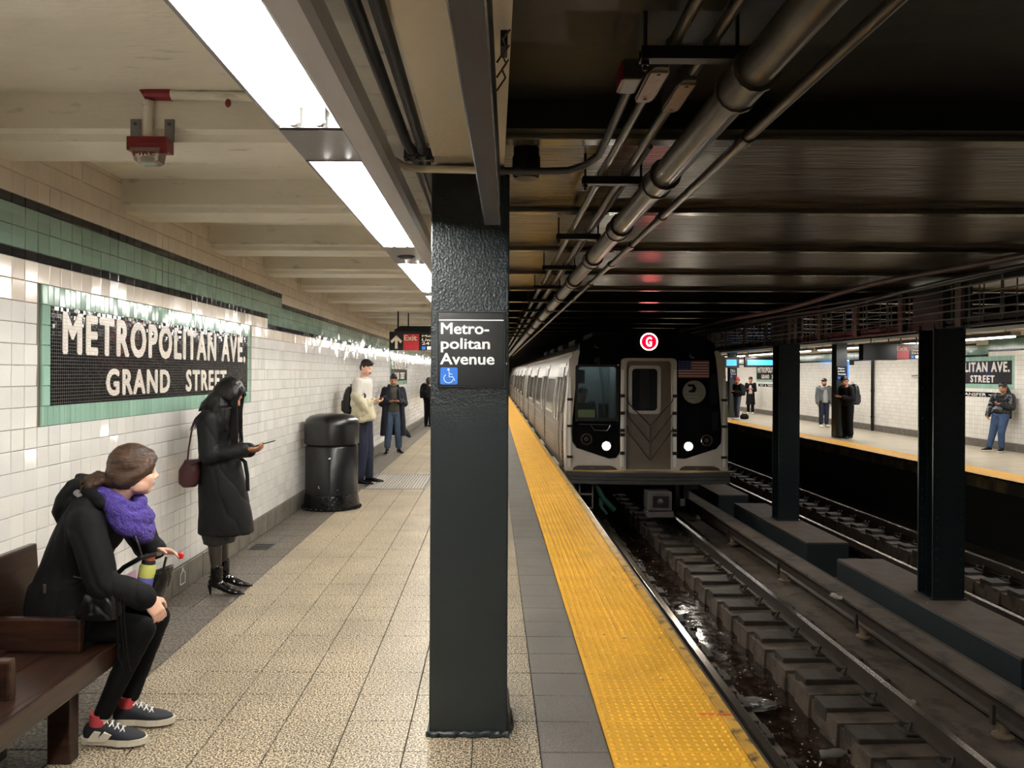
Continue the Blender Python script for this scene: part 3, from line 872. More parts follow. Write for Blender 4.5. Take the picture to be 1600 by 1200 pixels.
def third_rail(xc, label, step=2.35):
    t = empty('third_rail', (xc, 3, -1.25), label, 'third rail')
    MB().prism([(xc - .05, -1.13), (xc + .05, -1.13), (xc + .05, -1.11), (xc + .02, -1.09), (xc + .02, -1.03), (xc + .045, -1.02), (xc + .045, -.995), (xc - .045, -.995), (xc - .045, -1.02), (xc - .02, -1.03), (xc - .02, -1.09), (xc - .05, -1.11)], 2, YF).build('contact_rail', rust, t)
    MB().bbox(xc - .09, xc + .16, 2, YF, -.93, -.895, .006).build('cover_board', conc_trk, t)
    MB().bbox(xc + .16, xc + .20, 2, YF, -1.02, -.895, .006).build('side_board', tie_m, t)
    im = MB(); im.lathe((0, 0, 0), [(.07, -1.26), (.08, -1.25), (.08, -1.235), (.045, -1.22), (.05, -1.15), (.06, -1.145), (.06, -1.13)], 14)
    me = im.mesh('insulator', mat('insulator_ceramic', (128, 112, 92), .35) if 'insulator_ceramic' not in MATS else MATS['insulator_ceramic'], (0, 0, 0))
    bm2 = MB(); bm2.box(.05, .19, -.02, .02, -1.18, -1.15); bm2.box(.17, .20, -.02, .02, -1.18, -.94); bm2.box(-.10, -.07, -.02, .02, -1.15, -.99)
    me2 = bm2.mesh('support_bracket', rust, (0, 0, 0))
    for i in range(14):
        yc = 3.9 + i * step
        link_mesh('insulator', me, (xc, yc, 0), t); link_mesh('support_bracket', me2, (xc, yc, 0), t)
third_rail(4.16, 'third rail under a dusty cover board beside the near track')
# a bare second timber beside the third rail
t2 = MB().bbox(4.42, 4.58, 2.5, 40, -1.30, -1.20, .01).build('timber_walkway', tie_m, label='long dark timber lying between third rail and column plinths', cat='timber')

# litter
def crumple(name, c, r, sz, m, label, seed, sx=1, sy=1):
    b = MB(); b.sphere((0, 0, 0), 1, 18, 12)
    vs = []
    for v in b.v:
        v = Vector(v); k = 1 + .55 * noise.noise(v * 1.7 + Vector((seed, 0, 0))) + .35 * noise.noise(v * 4 + Vector((0, seed, 0)))
        vs.append((c[0] + v.x * r * k * sx, c[1] + v.y * r * k * sy, c[2] + max(0, v.z * .5 + .5) * sz * k))
    b.v = vs; b.sm = [False] * len(b.f)
    return b.build(name, m, label=label, cat='litter')
film = mat('clear_plastic_film', (122, 118, 112), .15, spec=.8, trans=.25)
paper = mat('dirty_paper', (170, 162, 150), .7)
crumple('plastic_bag', (2.30, 5.66, -1.47), .19, .10, film, 'crumpled clear plastic bag in the track trough, nearest the viewer', 1, 1, 1.1)
crumple('plastic_wrapper', (2.46, 7.25, -1.46), .17, .06, film, 'flattened clear wrapper in the trough beside the right running rail', 3, 1.3, .7)
crumple('plastic_wrapper', (2.36, 9.6, -1.46), .15, .06, film, 'clear wrapper lying farther along the trough towards the train', 5, 1.2, .9)
crumple('paper_scrap', (2.45, 5.02, -1.46), .06, .03, paper, 'small pale paper scrap in the trough near the bottom of the view', 7)
crumple('paper_scrap', (3.98, 8.9, -.895), .07, .03, paper, 'white paper scrap lying on the third rail cover', 8, .7, 1.5)
crumple('paper_scrap', (3.82, 7.0, -1.30), .05, .02, paper, 'tiny pale scrap on the track concrete near the third rail', 9)
bt = empty('plastic_bottle', (2.82, 6.28, -1.45), 'small crushed clear bottle lying against the trough lip', 'bottle')
Mb = Matrix.Translation((2.80, 6.28, -1.41)) @ Matrix.Rotation(R(78), 4, Vector((.3, 1, .1)).normalized())
b = MB(); b.lathe((0, 0, 0), [(.001, -.11), (.035, -.11), (.038, -.09), (.032, -.05), (.038, 0), (.036, .05), (.015, .085), (.014, .11)], 14); b.v = [Mb @ Vector(v) for v in b.v]; b.build('bottle_body', film, bt)
b = MB(); b.lathe((0, 0, 0), [(.017, .105), (.017, .125), (.001, .125)], 10); b.v = [Mb @ Vector(v) for v in b.v]; b.build('bottle_cap', sign_blk, bt)
sc = MB()
for i in range(420):
    yy = 4.2 + 11 * random.random() ** 1.5; xx = 2.3 + random.random() * .62
    r_ = random.uniform(.004, .014); a = random.random() * 6
    sc.add([(xx + r_ * math.cos(a + k * 2.1) * random.uniform(.6, 1.6), yy + r_ * math.sin(a + k * 2.1), -1.438 + random.uniform(0, .012)) for k in range(3)], [(0, 1, 2)])
sc.build('pale_flecks', paper, label='scattered pale litter flecks in the wet near-track trough', kind='stuff')
sc = MB()
for i in range(500):
    yy = 7 + 16 * random.random(); xx = 5.72 + random.random() * .24 if random.random() < .6 else 6.05 + random.random() * .3
    r_ = random.uniform(.006, .03); a = random.random() * 6
    sc.add([(xx + r_ * math.cos(a + k * 2.1) * 1.6, yy + r_ * math.sin(a + k * 2.1), -1.294 + random.uniform(0, .01)) for k in range(3)], [(0, 1, 2)])
sc.build('pale_flecks', mat('bright_flecks', (186, 180, 170), .3), label='scattered pale flecks along the far track', kind='stuff')  # small pale triangles strewn on both sides of the far rail

# ================================================================ COLUMNS
# near platform column (boxed steel, lumpy gloss paint)
cx0, cx1, cy0, cy1 = -.291, .071, 3.56, 3.92
col = empty('platform_column', ((cx0 + cx1) / 2, (cy0 + cy1) / 2, 0), 'big dark teal steel column in the centre, carrying the station sign', 'column')
MB().bbox(cx0, cx1, cy0, cy1, 0, 2.64, .006).build('shaft', teal, col)
m = MB()
n = 26
pts = []
for i in range(n + 1): pts.append((cx0 - .012 + (cx1 - cx0 + .02) * i / n, cy0 - .008 + random.uniform(-.004, .004), .012 + random.uniform(-.003, .003)))
m.tube(pts, [.013 + random.uniform(-.004, .004) for _ in pts], 7)
m.bbox(cx0 - .012, cx1 + .006, cy0 - .008, cy1, 0, .014, .004)
m.build('base_bead', teal_lo, col)
m = MB(); m.prism([(cx1, 0), (cx1 + .018, .0), (cx1 + .016, .07), (cx1 + .004, .10), (cx1, .10)], cy0 + .03, cy1 - .02); m.build('base_gusset', teal_lo, col)
# hidden column copies along the same row
for k, yy in enumerate((8.13, 12.70, 17.27)):
    c = empty('platform_column', ((cx0 + cx1) / 2, yy + .18, 0), 'dark teal platform column hidden straight behind the big centre one', 'column', 'platform columns behind the centre one')
    MB().bbox(cx0 + .02, cx1 - .02, yy, yy + .36, 0, 2.66, .006).build('shaft', teal_lo, c)

# sign plate bolted on the column
sx0, sx1, sz0, sz1 = (684 - 771) / F * 3.545, (788 - 771) / F * 3.545, H - (604 - 584) / F * 3.545, H + (584 - 488) / F * 3.545
sg = empty('station_sign', ((sx0 + sx1) / 2, 3.552, sz0), 'black station name plate with wheelchair symbol on the big column', 'sign')
m = MB(); m.bbox(sx0, sx1, 3.540, 3.5605, sz0, sz1, .003); m.build('plate', sign_blk, sg)
m = MB()
m.box(sx0 - .003, sx0, 3.538, 3.56, sz0 - .003, sz1 + .003); m.box(sx1, sx1 + .003, 3.538, 3.56, sz0 - .003, sz1 + .003); m.box(sx0 - .003, sx1 + .003, 3.538, 3.56, sz1, sz1 + .003); m.box(sx0 - .003, sx1 + .003, 3.538, 3.56, sz0 - .003, sz0)
m.build('plate_rim', teal_lo, sg)
pxx = lambda px: (px - 771) / F * 3.539
pzz = lambda py: H + (584 - py) / F * 3.539
MB().box(pxx(685.5), pxx(786.5), 3.5385, 3.5402, pzz(501.2), pzz(499.6)).build('white_rule', sign_wht, sg)
rotf = (R(90), 0, 0)
def sline(txt, a, b, y0, y1):
    put_text('lettering', txt, 1, (pxx(a), 3.5392, pzz(y1)), rotf, sign_wht, sg, fit=((b - a) / F * 3.539, (y1 - y0) / F * 3.539), bold=.022, extrude=.001)
sline('Metro-', 688.5, 764, 504.5, 522.5)
sline('politan', 688.5, 765.5, 528.5, 551)
sline('Avenue', 687.5, 772.5, 552, 570)
def rrect(x0, x1, z0, z1, r, n=5):
    p = []
    for cx, cz, a0 in ((x1 - r, z1 - r, 0), (x0 + r, z1 - r, 90), (x0 + r, z0 + r, 180), (x1 - r, z0 + r, 270)):
        for i in range(n + 1):
            a = R(a0 + 90 * i / n); p.append((cx + r * math.cos(a), cz + r * math.sin(a)))
    return p
MB().prism(rrect(pxx(688), pxx(715), pzz(601), pzz(574.5), .008), 3.5385, 3.5402).build('symbol_square', sign_blue, sg)
wc = MB()
def wp(u, v): return (pxx(688 + 27 * u), 3.5375, pzz(601 - 26.5 * v))
wc.tube([wp(.50, .78), wp(.52, .60), wp(.50, .46), wp(.72, .45), wp(.84, .22)], .0021, 6)
wc.tube([wp(.52, .62), wp(.70, .61)], .0016, 6)
wc.sphere(wp(.47, .87), .0052, 10, 6, sy=.4)
wc.tube([wp(.50 + .27 * math.cos(a) - .02, .36 + .27 * math.sin(a)) for a in np.linspace(R(125), R(345), 14)], .0017, 6)
wc.build('wheelchair_symbol', sign_wht, sg)

# rivetted columns between the tracks
def track_column(y, base, label, group='riveted columns between the tracks', rivets=True):
    x0, x1 = 4.85, 5.20
    c = empty('track_column', ((x0 + x1) / 2, y + .16, base), label, 'column', group)
    MB().box(x0, x1, y, y + .02, base, 2.25).build('front_flange', teal_dk, c)
    MB().box(x0, x1, y + .29, y + .31, base, 2.25).build('back_flange', teal_dk, c)
    m = MB(); m.box((x0 + x1) / 2 - .008, (x0 + x1) / 2 + .008, y + .02, y + .29, base, 2.25)
    m.box((x0 + x1) / 2 - .09, (x0 + x1) / 2 + .09, y + .02, y + .034, base, 2.25); m.box((x0 + x1) / 2 - .09, (x0 + x1) / 2 + .09, y + .276, y + .29, base, 2.25)
    m.build('web', teal_dk, c)
    m = MB(); m.bbox(x0 - .02, x1 + .02, y - .02, y + .33, base - .01, base + .02, .004); m.build('base_plate', teal_dk, c)
    if rivets:
        r = MB(); z = base + .10
        while z < 2.2:
            for xx in (x0 + .04, x1 - .04):
                r.sphere((xx, y - .002, z), .016, 7, 4, sy=.7)
            r.sphere((x0 + .045, y + .288, z + .05), .014, 7, 4, sy=.7)
            z += .115
        rv = r.build('rivets', teal_dk, c, kind='stuff')
track_column(8.46, -.79, 'dark riveted track column nearest the right edge, on a dusty plinth')
track_column(13.03, -.79, 'dark riveted track column just right of the train, second along')
track_column(17.60, -.79, 'dark riveted track column hidden behind the train')
track_column(3.89, -.79, 'dark riveted track column beyond the right edge of the view')

plinth_top = mat('dusty_plinth_top', (96, 84, 72), .8, var=.25, vscale=5, bump=.5, bscale=40)
def plinth(y0, y1, label):
    p = empty('column_plinth', (4.95, (y0 + y1) / 2, -1.3), label, 'plinth', 'concrete plinths under the track columns')
    m = MB(); m.bbox(4.64, 5.26, y0, y1, -1.32, -.80, .015); m.build('plinth_body', teal_lo, p)
    MB().bbox(4.645, 5.255, y0 + .005, y1 - .005, -.802, -.788, .004).build('plinth_top', plinth_top, p)
plinth(2.4, 5.8, 'column plinth beyond the lower right corner')
plinth(6.73, 10.35, 'long dusty-topped plinth under the nearest riveted track column')
plinth(11.34, 14.8, 'dusty-topped plinth under the second riveted track column')
plinth(15.8, 19.3, 'low plinth beside the train front, partly hidden')

# far platform columns
for y, lab in ((11.2, 'far platform column beyond the right edge'), (15.7, 'far platform column hidden behind the nearest riveted column'), (20.8, 'black far platform column with sign, where the person with the big backpack leans'), (25.2, 'far platform column hidden by the second riveted column'), (30.2, 'distant black far platform column beside the person in the red cap')):
    c = empty('far_platform_column', (9.43, y + .14, 0), lab, 'column', 'columns on the far platform')
    MB().bbox(9.29, 9.58, y, y + .30, 0, 2.82, .004).build('shaft', teal_dk, c)
    if y > 20:
        s = empty('far_station_sign', (9.43, y - .01, 1.56), 'small black station name plate on the ' + ('nearer' if y < 24 else 'hidden' if y < 28 else 'most distant') + ' far platform column', 'sign', 'name plates on far columns')
        MB().box(9.30, 9.57, y - .016, y - .001, 1.56, 1.93).build('plate', sign_blk, s)
        MB().prism(rrect(9.32, 9.39, 1.58, 1.65, .008), y - .018, y - .015).build('symbol_square', sign_blue, s)
        for k, (t_, w_) in enumerate((('Metro-', .19), ('politan', .19), ('Avenue', .21))):
            put_text('lettering', t_, 1, (9.32, y - .0175, 1.845 - k * .075), rotf, sign_wht, s, fit=(w_, .05), bold=.03, extrude=.001)

# lattice girder over the track columns
lg = empty('lattice_girder', (5.02, 10, 2.2), 'dark open lattice girder running over the track columns', 'girder')
lat = mat('dark_lattice_steel', (92, 82, 76), .38, var=.3)
MB().box(4.88, 5.16, 2, YF, 2.215, 2.235).box(4.88, 4.90, 2, YF, 2.19, 2.28).build('bottom_chord', teal_dk, lg)
MB().box(4.88, 5.16, 2, YF, 2.66, 2.70).box(4.88, 4.90, 2, YF, 2.60, 2.70).build('top_chord', teal_dk, lg)
pm = MB().box(-.02, .02, -.05, .05, 2.2, 2.7).mesh('post', lat, (0, 0, 0))
for i in range(26):
    link_mesh('post', pm, (4.87, 4.6 + i * 1.143, 0), lg)
for y in (8.46, 13.03, 17.6, 3.89):
    MB().box(4.86, 5.18, y - .15, y + .45, 2.2, 2.68).build('gusset_box', teal_dk, lg)
rm = MB().cyl((0, 0, 2.2), (0, 0, 2.64), .007, 6).mesh('bar', lat, (0, 0, 0))
rodn = 0
y = 5.0
while y < 26:
    link_mesh('bar', rm, (4.865 + random.uniform(-.01, .01), y, random.uniform(-.02, .04)), lg, (random.uniform(-.06, .06), 0, 0)); y += random.uniform(.10, .16)
for z, r_ in ((2.29, .006), (2.36, .010), (2.44, .006), (2.52, .007), (2.60, .010)):
    pts = [(4.85, 2 + k * .6, z + random.uniform(-.012, .012)) for k in range(60)]
    MB().tube(pts, r_, 6).build('tie_wire', lat, lg)

# ================================================================ OVERHEAD PIPES
def pipe(name, pts, r, m, label, cat='pipe', couplings=(), cr=1.25, cl=.12, group=None, seg=14, cm=None):
    root = empty(name, pts[0], label, cat, group)
    MB().tube(pts, r, seg).build('pipe_run', m, root)
    for c in couplings:
        # straight run along Y
        x = np.interp(c, [p[1] for p in pts], [p[0] for p in pts]); z = np.interp(c, [p[1] for p in pts], [p[2] for p in pts])
        k = MB(); k.cyl((x, c, z), (x, c + cl, z), r * cr, seg)
        if r > .04:
            k.cyl((x, c - .012, z), (x, c + .006, z), r * cr * 1.10, seg); k.cyl((x, c + cl - .006, z), (x, c + cl + .012, z), r * cr * 1.10, seg)
        k.build('coupling', cm or m, root)
    return root
pipe('water_main', [(.76, -2, 2.565), (.755, 3, 2.565), (.75, 40, 2.56)], .056, galv_dk, 'thick steel pipe with couplings, widest under the track ceiling', 'pipe', [2.22, 3.4, 4.55, 5.8, 7.2, 8.6, 10.2, 12, 14, 16], 1.16, .17)
pipe('conduit', [(1.02, -2, 2.63), (1.01, 3, 2.63), (1.0, 40, 2.63)], .022, galv_dk, 'thin steel conduit, rightmost of the overhead pipes', 'pipe', [3.05, 4.6, 5.6, 6.6, 8, 9.6], 1.35, .10)
pipe('conduit', [(.525, -2, 2.655), (.525, 40, 2.655)], .018, galv_dk, 'slim conduit, leftmost of the pair on the hanger brackets', 'pipe', [3.9, 5.4, 7, 8.6], 1.3, .05)
pipe('conduit', [(.635, -2, 2.655), (.635, 40, 2.655)], .018, galv_dk, 'slim conduit, right one of the pair on the hanger brackets', 'pipe', [3.7, 5.2, 6.8, 8.3], 1.3, .05)
pipe('conduit', [(.69, 3.4, 2.69), (.69, 40, 2.69)], .012, dark_pipe, 'thin dark conduit tucked above the thick pipe', 'pipe')
# junction bodies on the two conduits
bodym = mat('scratched_conduit_body', (132, 106, 92), .42, metal=.3, var=.3, vscale=20)
for x, y, w_, lab in ((.515, 2.52, .034, 'left conduit access box with scratched cover, above the hanger bar'), (.628, 2.62, .032, 'right conduit access box with worn marks on its cover')):
    j = empty('conduit_box', (x, y, 2.64), lab, 'box')
    m = MB(); m.prism([(x - w_, y - .10), (x - w_ * .6, y - .15), (x + w_ * .6, y - .15), (x + w_, y - .10), (x + w_, y + .12), (x + w_ * .6, y + .16), (x - w_ * .6, y + .16), (x - w_, y + .12)], 2.628, 2.68, 'Z'); m.build('box_body', galv_dk, j)
    m = MB(); m.bbox(x - w_ * .82, x + w_ * .82, y - .12, y + .13, 2.622, 2.629, .003); m.build('cover', bodym, j)
    m = MB().cyl((x, y - .105, 2.618), (x, y - .105, 2.623), .006, 8).cyl((x, y + .112, 2.618), (x, y + .112, 2.623), .006, 8); m.build('screw', galv, j)
# hangers
hm = mat('black_hanger', (16, 16, 17), .45)
def hanger():
    h = empty('pipe_hanger', (.575, 0, 2.60))
    MB().box(.425, .725, -.02, .02, 2.598, 2.602).box(.425, .725, -.022, -.018, 2.598, 2.635).box(.425, .725, .018, .022, 2.598, 2.635).build('bar', hm, h)
    for x in (.44, .71): MB().cyl((x, 0, 2.57), (x, 0, 2.80), .006, 6).cyl((x, 0, 2.585), (x, 0, 2.6), .012, 6).build('rod', hm, h)
    for x in (.525, .635): MB().tube([(x - .022, 0, 2.635), (x - .022, 0, 2.66), (x, 0, 2.68), (x + .022, 0, 2.66), (x + .022, 0, 2.635)], .003, 5).build('strap', galv, h)
    return h
h0 = hanger()
hy = [2.25, 3.72, 5.24, 6.76, 8.29, 9.81, 11.34, 12.86, 14.4, 15.9, 17.4, 19.0]
for i, y in enumerate(hy):
    h = h0 if i == 0 else copy_tree(h0)
    h.location = (.575, y, 2.60)
    h['label'] = '%s black pipe hanger bar over the track, counted from the nearest' % ORD[i]; h['category'] = 'hanger'; h['group'] = 'pipe hangers'
# branch conduit crossing in front of the column and rising to a box
br = empty('branch_conduit', (-.5, 3.42, 2.59), 'conduit crossing in front of the big column and curving up to the right', 'conduit')
pts = [(-.46, 3.15, 2.665), (-.47, 3.25, 2.655), (-.455, 3.36, 2.62), (-.40, 3.42, 2.602), (-.33, 3.44, 2.596), (0.03, 3.44, 2.590)]
MB().tube(pts, .0165, 10).build('painted_run', girder_w, br)
pts = [(.03, 3.44, 2.590), (.20, 3.44, 2.588), (.33, 3.43, 2.589), (.40, 3.38, 2.60), (.445, 3.28, 2.615), (.452, 3.1, 2.630), (.452, 2.70, 2.640), (.450, 2.56, 2.645)]
MB().tube(pts, .0165, 10).build('dark_run', dark_pipe, br)
for x in (.015, .09): MB().cyl((x, 3.44, 2.59), (x + .03, 3.44, 2.59), .022, 10).build('coupling', dark_pipe, br)
jb = empty('junction_box', (.44, 2.45, 2.63), 'small cast junction box at the top of the curved conduit', 'box')
MB().bbox(.41, .468, 2.44, 2.57, 2.618, 2.685, .006).build('box_body', galv_dk, jb)
MB().cyl((.468, 2.49, 2.65), (.56, 2.49, 2.65), .014, 8).build('stub', dark_pipe, jb)
MB().box(.404, .411, 2.45, 2.56, 2.62, 2.68).build('cover', red_paint, jb)
# two dark pipes beside the lamp row
for x, lab in ((-.378, 'dark painted pipe with flaking white spots, left of the pair'), (-.318, 'dark painted pipe with flaking white spots, right of the pair')):
    pipe('ceiling_pipe', [(x - (.01 if x < -.35 else -.005), -2, 2.672), (x, 3.3, 2.672), (x + (.012 if x < -.35 else -.006), 3.5, 2.672), (x + .012, 40, 2.672)], .022, dark_pipe, lab, 'pipe', [3.42], 1.25, .08)
pc = empty('pipe_clamp', (-.345, 3.55, 2.66), 'dark clamp with bolts joining the two painted pipes at the column top', 'clamp')
MB().bbox(-.41, -.275, 3.47, 3.50, 2.645, 2.70, .004).build('clamp_plate', dark_pipe, pc)
for x in (-.40, -.35, -.285): MB().cyl((x, 3.455, 2.655), (x, 3.51, 2.655), .010, 8).build('bolt', galv_dk, pc)
# drain stub
ds = empty('drain_stub', (.145, 3.62, 2.5), 'short black drain pipe dropping from the ceiling right of the column', 'pipe')
MB().lathe((.150, 3.62, 0), [(.03, 2.595), (.055, 2.60), (.066, 2.625), (.066, 2.70), (.060, 2.71), (.060, 2.9)], 18).build('stub_body', MATS['black_hanger'], ds)
# hanging sign seen edge on
hs = empty('hanging_sign', (-.02, 2.1, 2.265), 'long flat metal sign box overhead, seen from its lower edge', 'sign')
def hx(y): return -.045 + (y - 1.2) * .0215
m = MB()
yA, yB = .35, 3.02
vs = []
for y in (yA, yB):
    for dx, z in ((-.028, 2.265), (.028, 2.265), (.028, 2.50), (-.028, 2.50)): vs.append((hx(y) + dx, y, z))
m.add(vs, [(0, 1, 2, 3), (4, 5, 6, 7), (0, 1, 5, 4), (1, 2, 6, 5), (2, 3, 7, 6), (3, 0, 4, 7)])
m.build('sign_box', mat('brown_grey_sign_metal', (64, 60, 60), .38, metal=.3), hs)
for s_ in (-1, 1):
    m = MB(); vs = []
    for y in (yA, yB):
        for dx, z in ((s_ * .028, 2.261), (s_ * .0315, 2.261), (s_ * .0315, 2.275), (s_ * .028, 2.275)): vs.append((hx(y) + dx, y, z))
    m.add(vs, [(0, 1, 2, 3), (4, 5, 6, 7), (0, 1, 5, 4), (1, 2, 6, 5), (2, 3, 7, 6), (3, 0, 4, 7)]); m.build('edge_trim', chrome, hs)
for y in (1.0, 2.6):
    MB().box(hx(y) - .01, hx(y) + .01, y, y + .04, 2.5, 2.64).build('hanger_strap', hm, hs)
for q in range(3):
    MB().tube([(.005, 2.0 + q * .1, 2.49), (.03, 1.98 + q * .1, 2.52), (.02, 2.02 + q * .1, 2.56), (.04, 2.1 + q * .1, 2.62)], .003, 5).build('wire', hm, hs)
MB().box(.015, .035, 2.12, 2.20, 2.585, 2.629).build('cable_clamp', hm, hs)
# cables over the lattice girder
for k, (x, z, r_, lab) in enumerate(((4.28, 2.68, .030, 'thick sagging cable above the lattice girder, highest of three'), (4.50, 2.60, .022, 'dark cable just under the thick one by the lattice girder'), (4.72, 2.66, .018, 'thin dark cable nearest the lattice girder'))):
    pts = [(x + .05 * math.sin(y * 1.3 + k), y, z + .022 * math.sin(y * .9 + k * 2)) for y in np.arange(3.5, 40, .5)]
    MB().tube(pts, r_, 8).build('cable', mat('reddish_cable', (84, 66, 60), .5, var=.3) if k == 0 else dark_pipe, label=lab, cat='cable')

# ================================================================ FIRE ALARM STROBE
fa = empty('fire_strobe', (-1.60, 3.37, 2.45), 'red fire alarm strobe hanging from its conduit, FIRE on the lens', 'alarm')
Ya = 3.36
ax = lambda px: (px - 771) / F * Ya
az = lambda py: H + (584 - py) / F * Ya
MB().bbox(ax(197), ax(259), Ya - .01, Ya + .075, az(238), az(216), .004).build('red_body', red_paint, fa)
MB().bbox(ax(207), ax(262), Ya - .02, Ya - .01, az(244), az(228), .003).build('front_plate', red_paint, fa)
m = MB(); m.prism([(ax(206), az(236)), (ax(253), az(236)), (ax(249), az(256)), (ax(243), az(259)), (ax(218), az(259)), (ax(213), az(256))], Ya - .03, Ya + .04); m.build('lens', mat('clear_lens', (226, 218, 214), .08, trans=.75), fa)
put_text('lettering', 'FIRE', 1, (ax(212), Ya - .0315, az(248.5)), rotf, red_paint, fa, fit=(.095, .0175), bold=.012, extrude=.0006)
MB().box(ax(220), ax(240), Ya - .005, Ya + .02, az(256), az(248)).build('flash_tube', chrome, fa)
for a, b in ((195, 211), (249, 264)):
    MB().box(ax(a), ax(b), Ya + .04, Ya + .046, az(220), az(184)).build('bracket', galv, fa)
    MB().cyl((ax((a + b) / 2), Ya + .034, az(192)), (ax((a + b) / 2), Ya + .042, az(192)), .007, 8).build('bolt', galv_dk, fa)
MB().cyl((ax(225), Ya + .03, az(216)), (ax(225), Ya + .03, az(158)), .021, 14).cyl((ax(225), Ya + .03, az(164)), (ax(225), Ya + .03, az(158)), .025, 14).build('drop_conduit', ceil_w, fa)
MB().tube([(ax(222), Ya + .03, az(150)), (ax(216), Ya + .03, az(145)), (ax(230), Ya + .03, az(145)), (ax(262), Ya + .03, az(146))], [.012, .024, .028, .028], 12).build('elbow', red_paint, fa)
MB().tube([(ax(262), Ya + .03, az(146)), (ax(275), Ya + .03, az(147)), (ax(430), Ya + .03, az(150))], [.026, .02, .02], 12).build('cross_conduit', ceil_w, fa)
MB().sphere((ax(353), Ya + .01, az(162)), .014, 8, 6, sy=.5, sz=1.4).build('red_tag', red_paint, fa)

# ================================================================ LITTER BIN
bin_ = empty('litter_bin', (-2.035, 9.62, 0), 'glossy black cylindrical litter bin with domed lid against the tiled wall', 'bin')
bcx, bcy, br_ = -2.02, 9.62, .33
MB().lathe((bcx, bcy, 0), [(br_ - .03, .02), (br_ - .005, .03), (br_ - .005, .76), (br_ - .02, .78)], 48).build('drum', plastic_blk, bin_)
MB().lathe((bcx, bcy, 0), [(br_ + .0, .80), (br_ + .006, .805), (br_ + .006, 1.04), (br_ - .01, 1.10), (br_ - .06, 1.145), (br_ - .16, 1.17), (.02, 1.18), (.001, 1.18)], 48).build('lid', plastic_blk, bin_)
MB().lathe((bcx, bcy, 0), [(br_ - .04, .76), (br_ - .04, .81)], 40).build('neck', black_v, bin_)
m = MB()
for s_ in (0, 1):
    a0 = R(268 + s_ * 6)
m.prism([(bcx + (br_ + dr_) * math.cos(R(a)), bcy + (br_ + dr_) * math.sin(R(a))) for dr_, a in ((-.01, 276), (.010, 276), (.010, 279), (-.01, 279))], .05, .76, 'Z')
m.build('door_hinge', plastic_blk, bin_)
MB().sphere((bcx + (br_ + .004) * math.cos(R(277.5)), bcy + (br_ + .004) * math.sin(R(277.5)), .64), .018, 10, 6, sy=.5).build('lock', chrome, bin_)
for a, z in ((255, .28), (294, .26), (254, .30)):
    MB().sphere((bcx + br_ * math.cos(R(a)), bcy + br_ * math.sin(R(a)), z), .010, 8, 5).build('rivet', chrome, bin_)
m = MB()
for i in range(30):
    a = 2 * PI * i / 30; rr = br_ + random.uniform(-.01, .03)
    m.sphere((bcx + rr * math.cos(a), bcy + rr * math.sin(a), .02), .03, 6, 4, sz=.7)
m.lathe((bcx, bcy, 0), [(br_ - .02, .0), (br_ + .015, .0), (br_ + .018, .05), (br_ - .005, .19), (br_ - .02, .19)], 40)
m.build('bag_liner', mat('bin_liner', (8, 8, 9), .2, bump=.8, bscale=30, bdist=.01), bin_)

# ================================================================ BENCH
bn = empty('bench', (-1.98, 2.6, 0), 'dark stained wooden platform bench with armrests in the lower left', 'bench')
by0, by1 = 1.35, 3.84
for i in range(2):
    xa = -2.16 + i * .225
    MB().bbox(xa, xa + .222, by0, by1, .425, .455, .004).build('seat_board', wood, bn)
MB().bbox(-1.73, -1.69, by0, by1, .365, .462, .008).build('front_rail', wood, bn)
MB().bbox(-2.20, -2.165, by0, 3.72, .40, .45, .006).build('rear_rail', wood, bn)
Mk = Matrix.Translation((-2.185, 0, .47)) @ Matrix.Rotation(R(-4), 4, 'Y')
MB().bbox(-.022, .018, by0, 3.70, .02, .385, .008, M=Mk).build('backrest', wood, bn)
for y in (1.39, 1.87, 2.37, 2.87, 3.36):
    MB().bbox(-2.16, -1.79, y - .022, y + .022, .455, .605, .010).build('armrest', wood_x, bn)
for y in (1.55, 3.33):
    MB().bbox(-1.90, -1.80, y - .05, y + .02, 0, .425, .006).build('leg', wood_x, bn)
    MB().bbox(-2.18, -2.11, y - .05, y + .02, 0, .47, .006).build('leg', wood_x, bn)
    MB().bbox(-2.15, -1.75, y - .045, y + .015, .37, .425, .006).build('cross_rail', wood_x, bn)

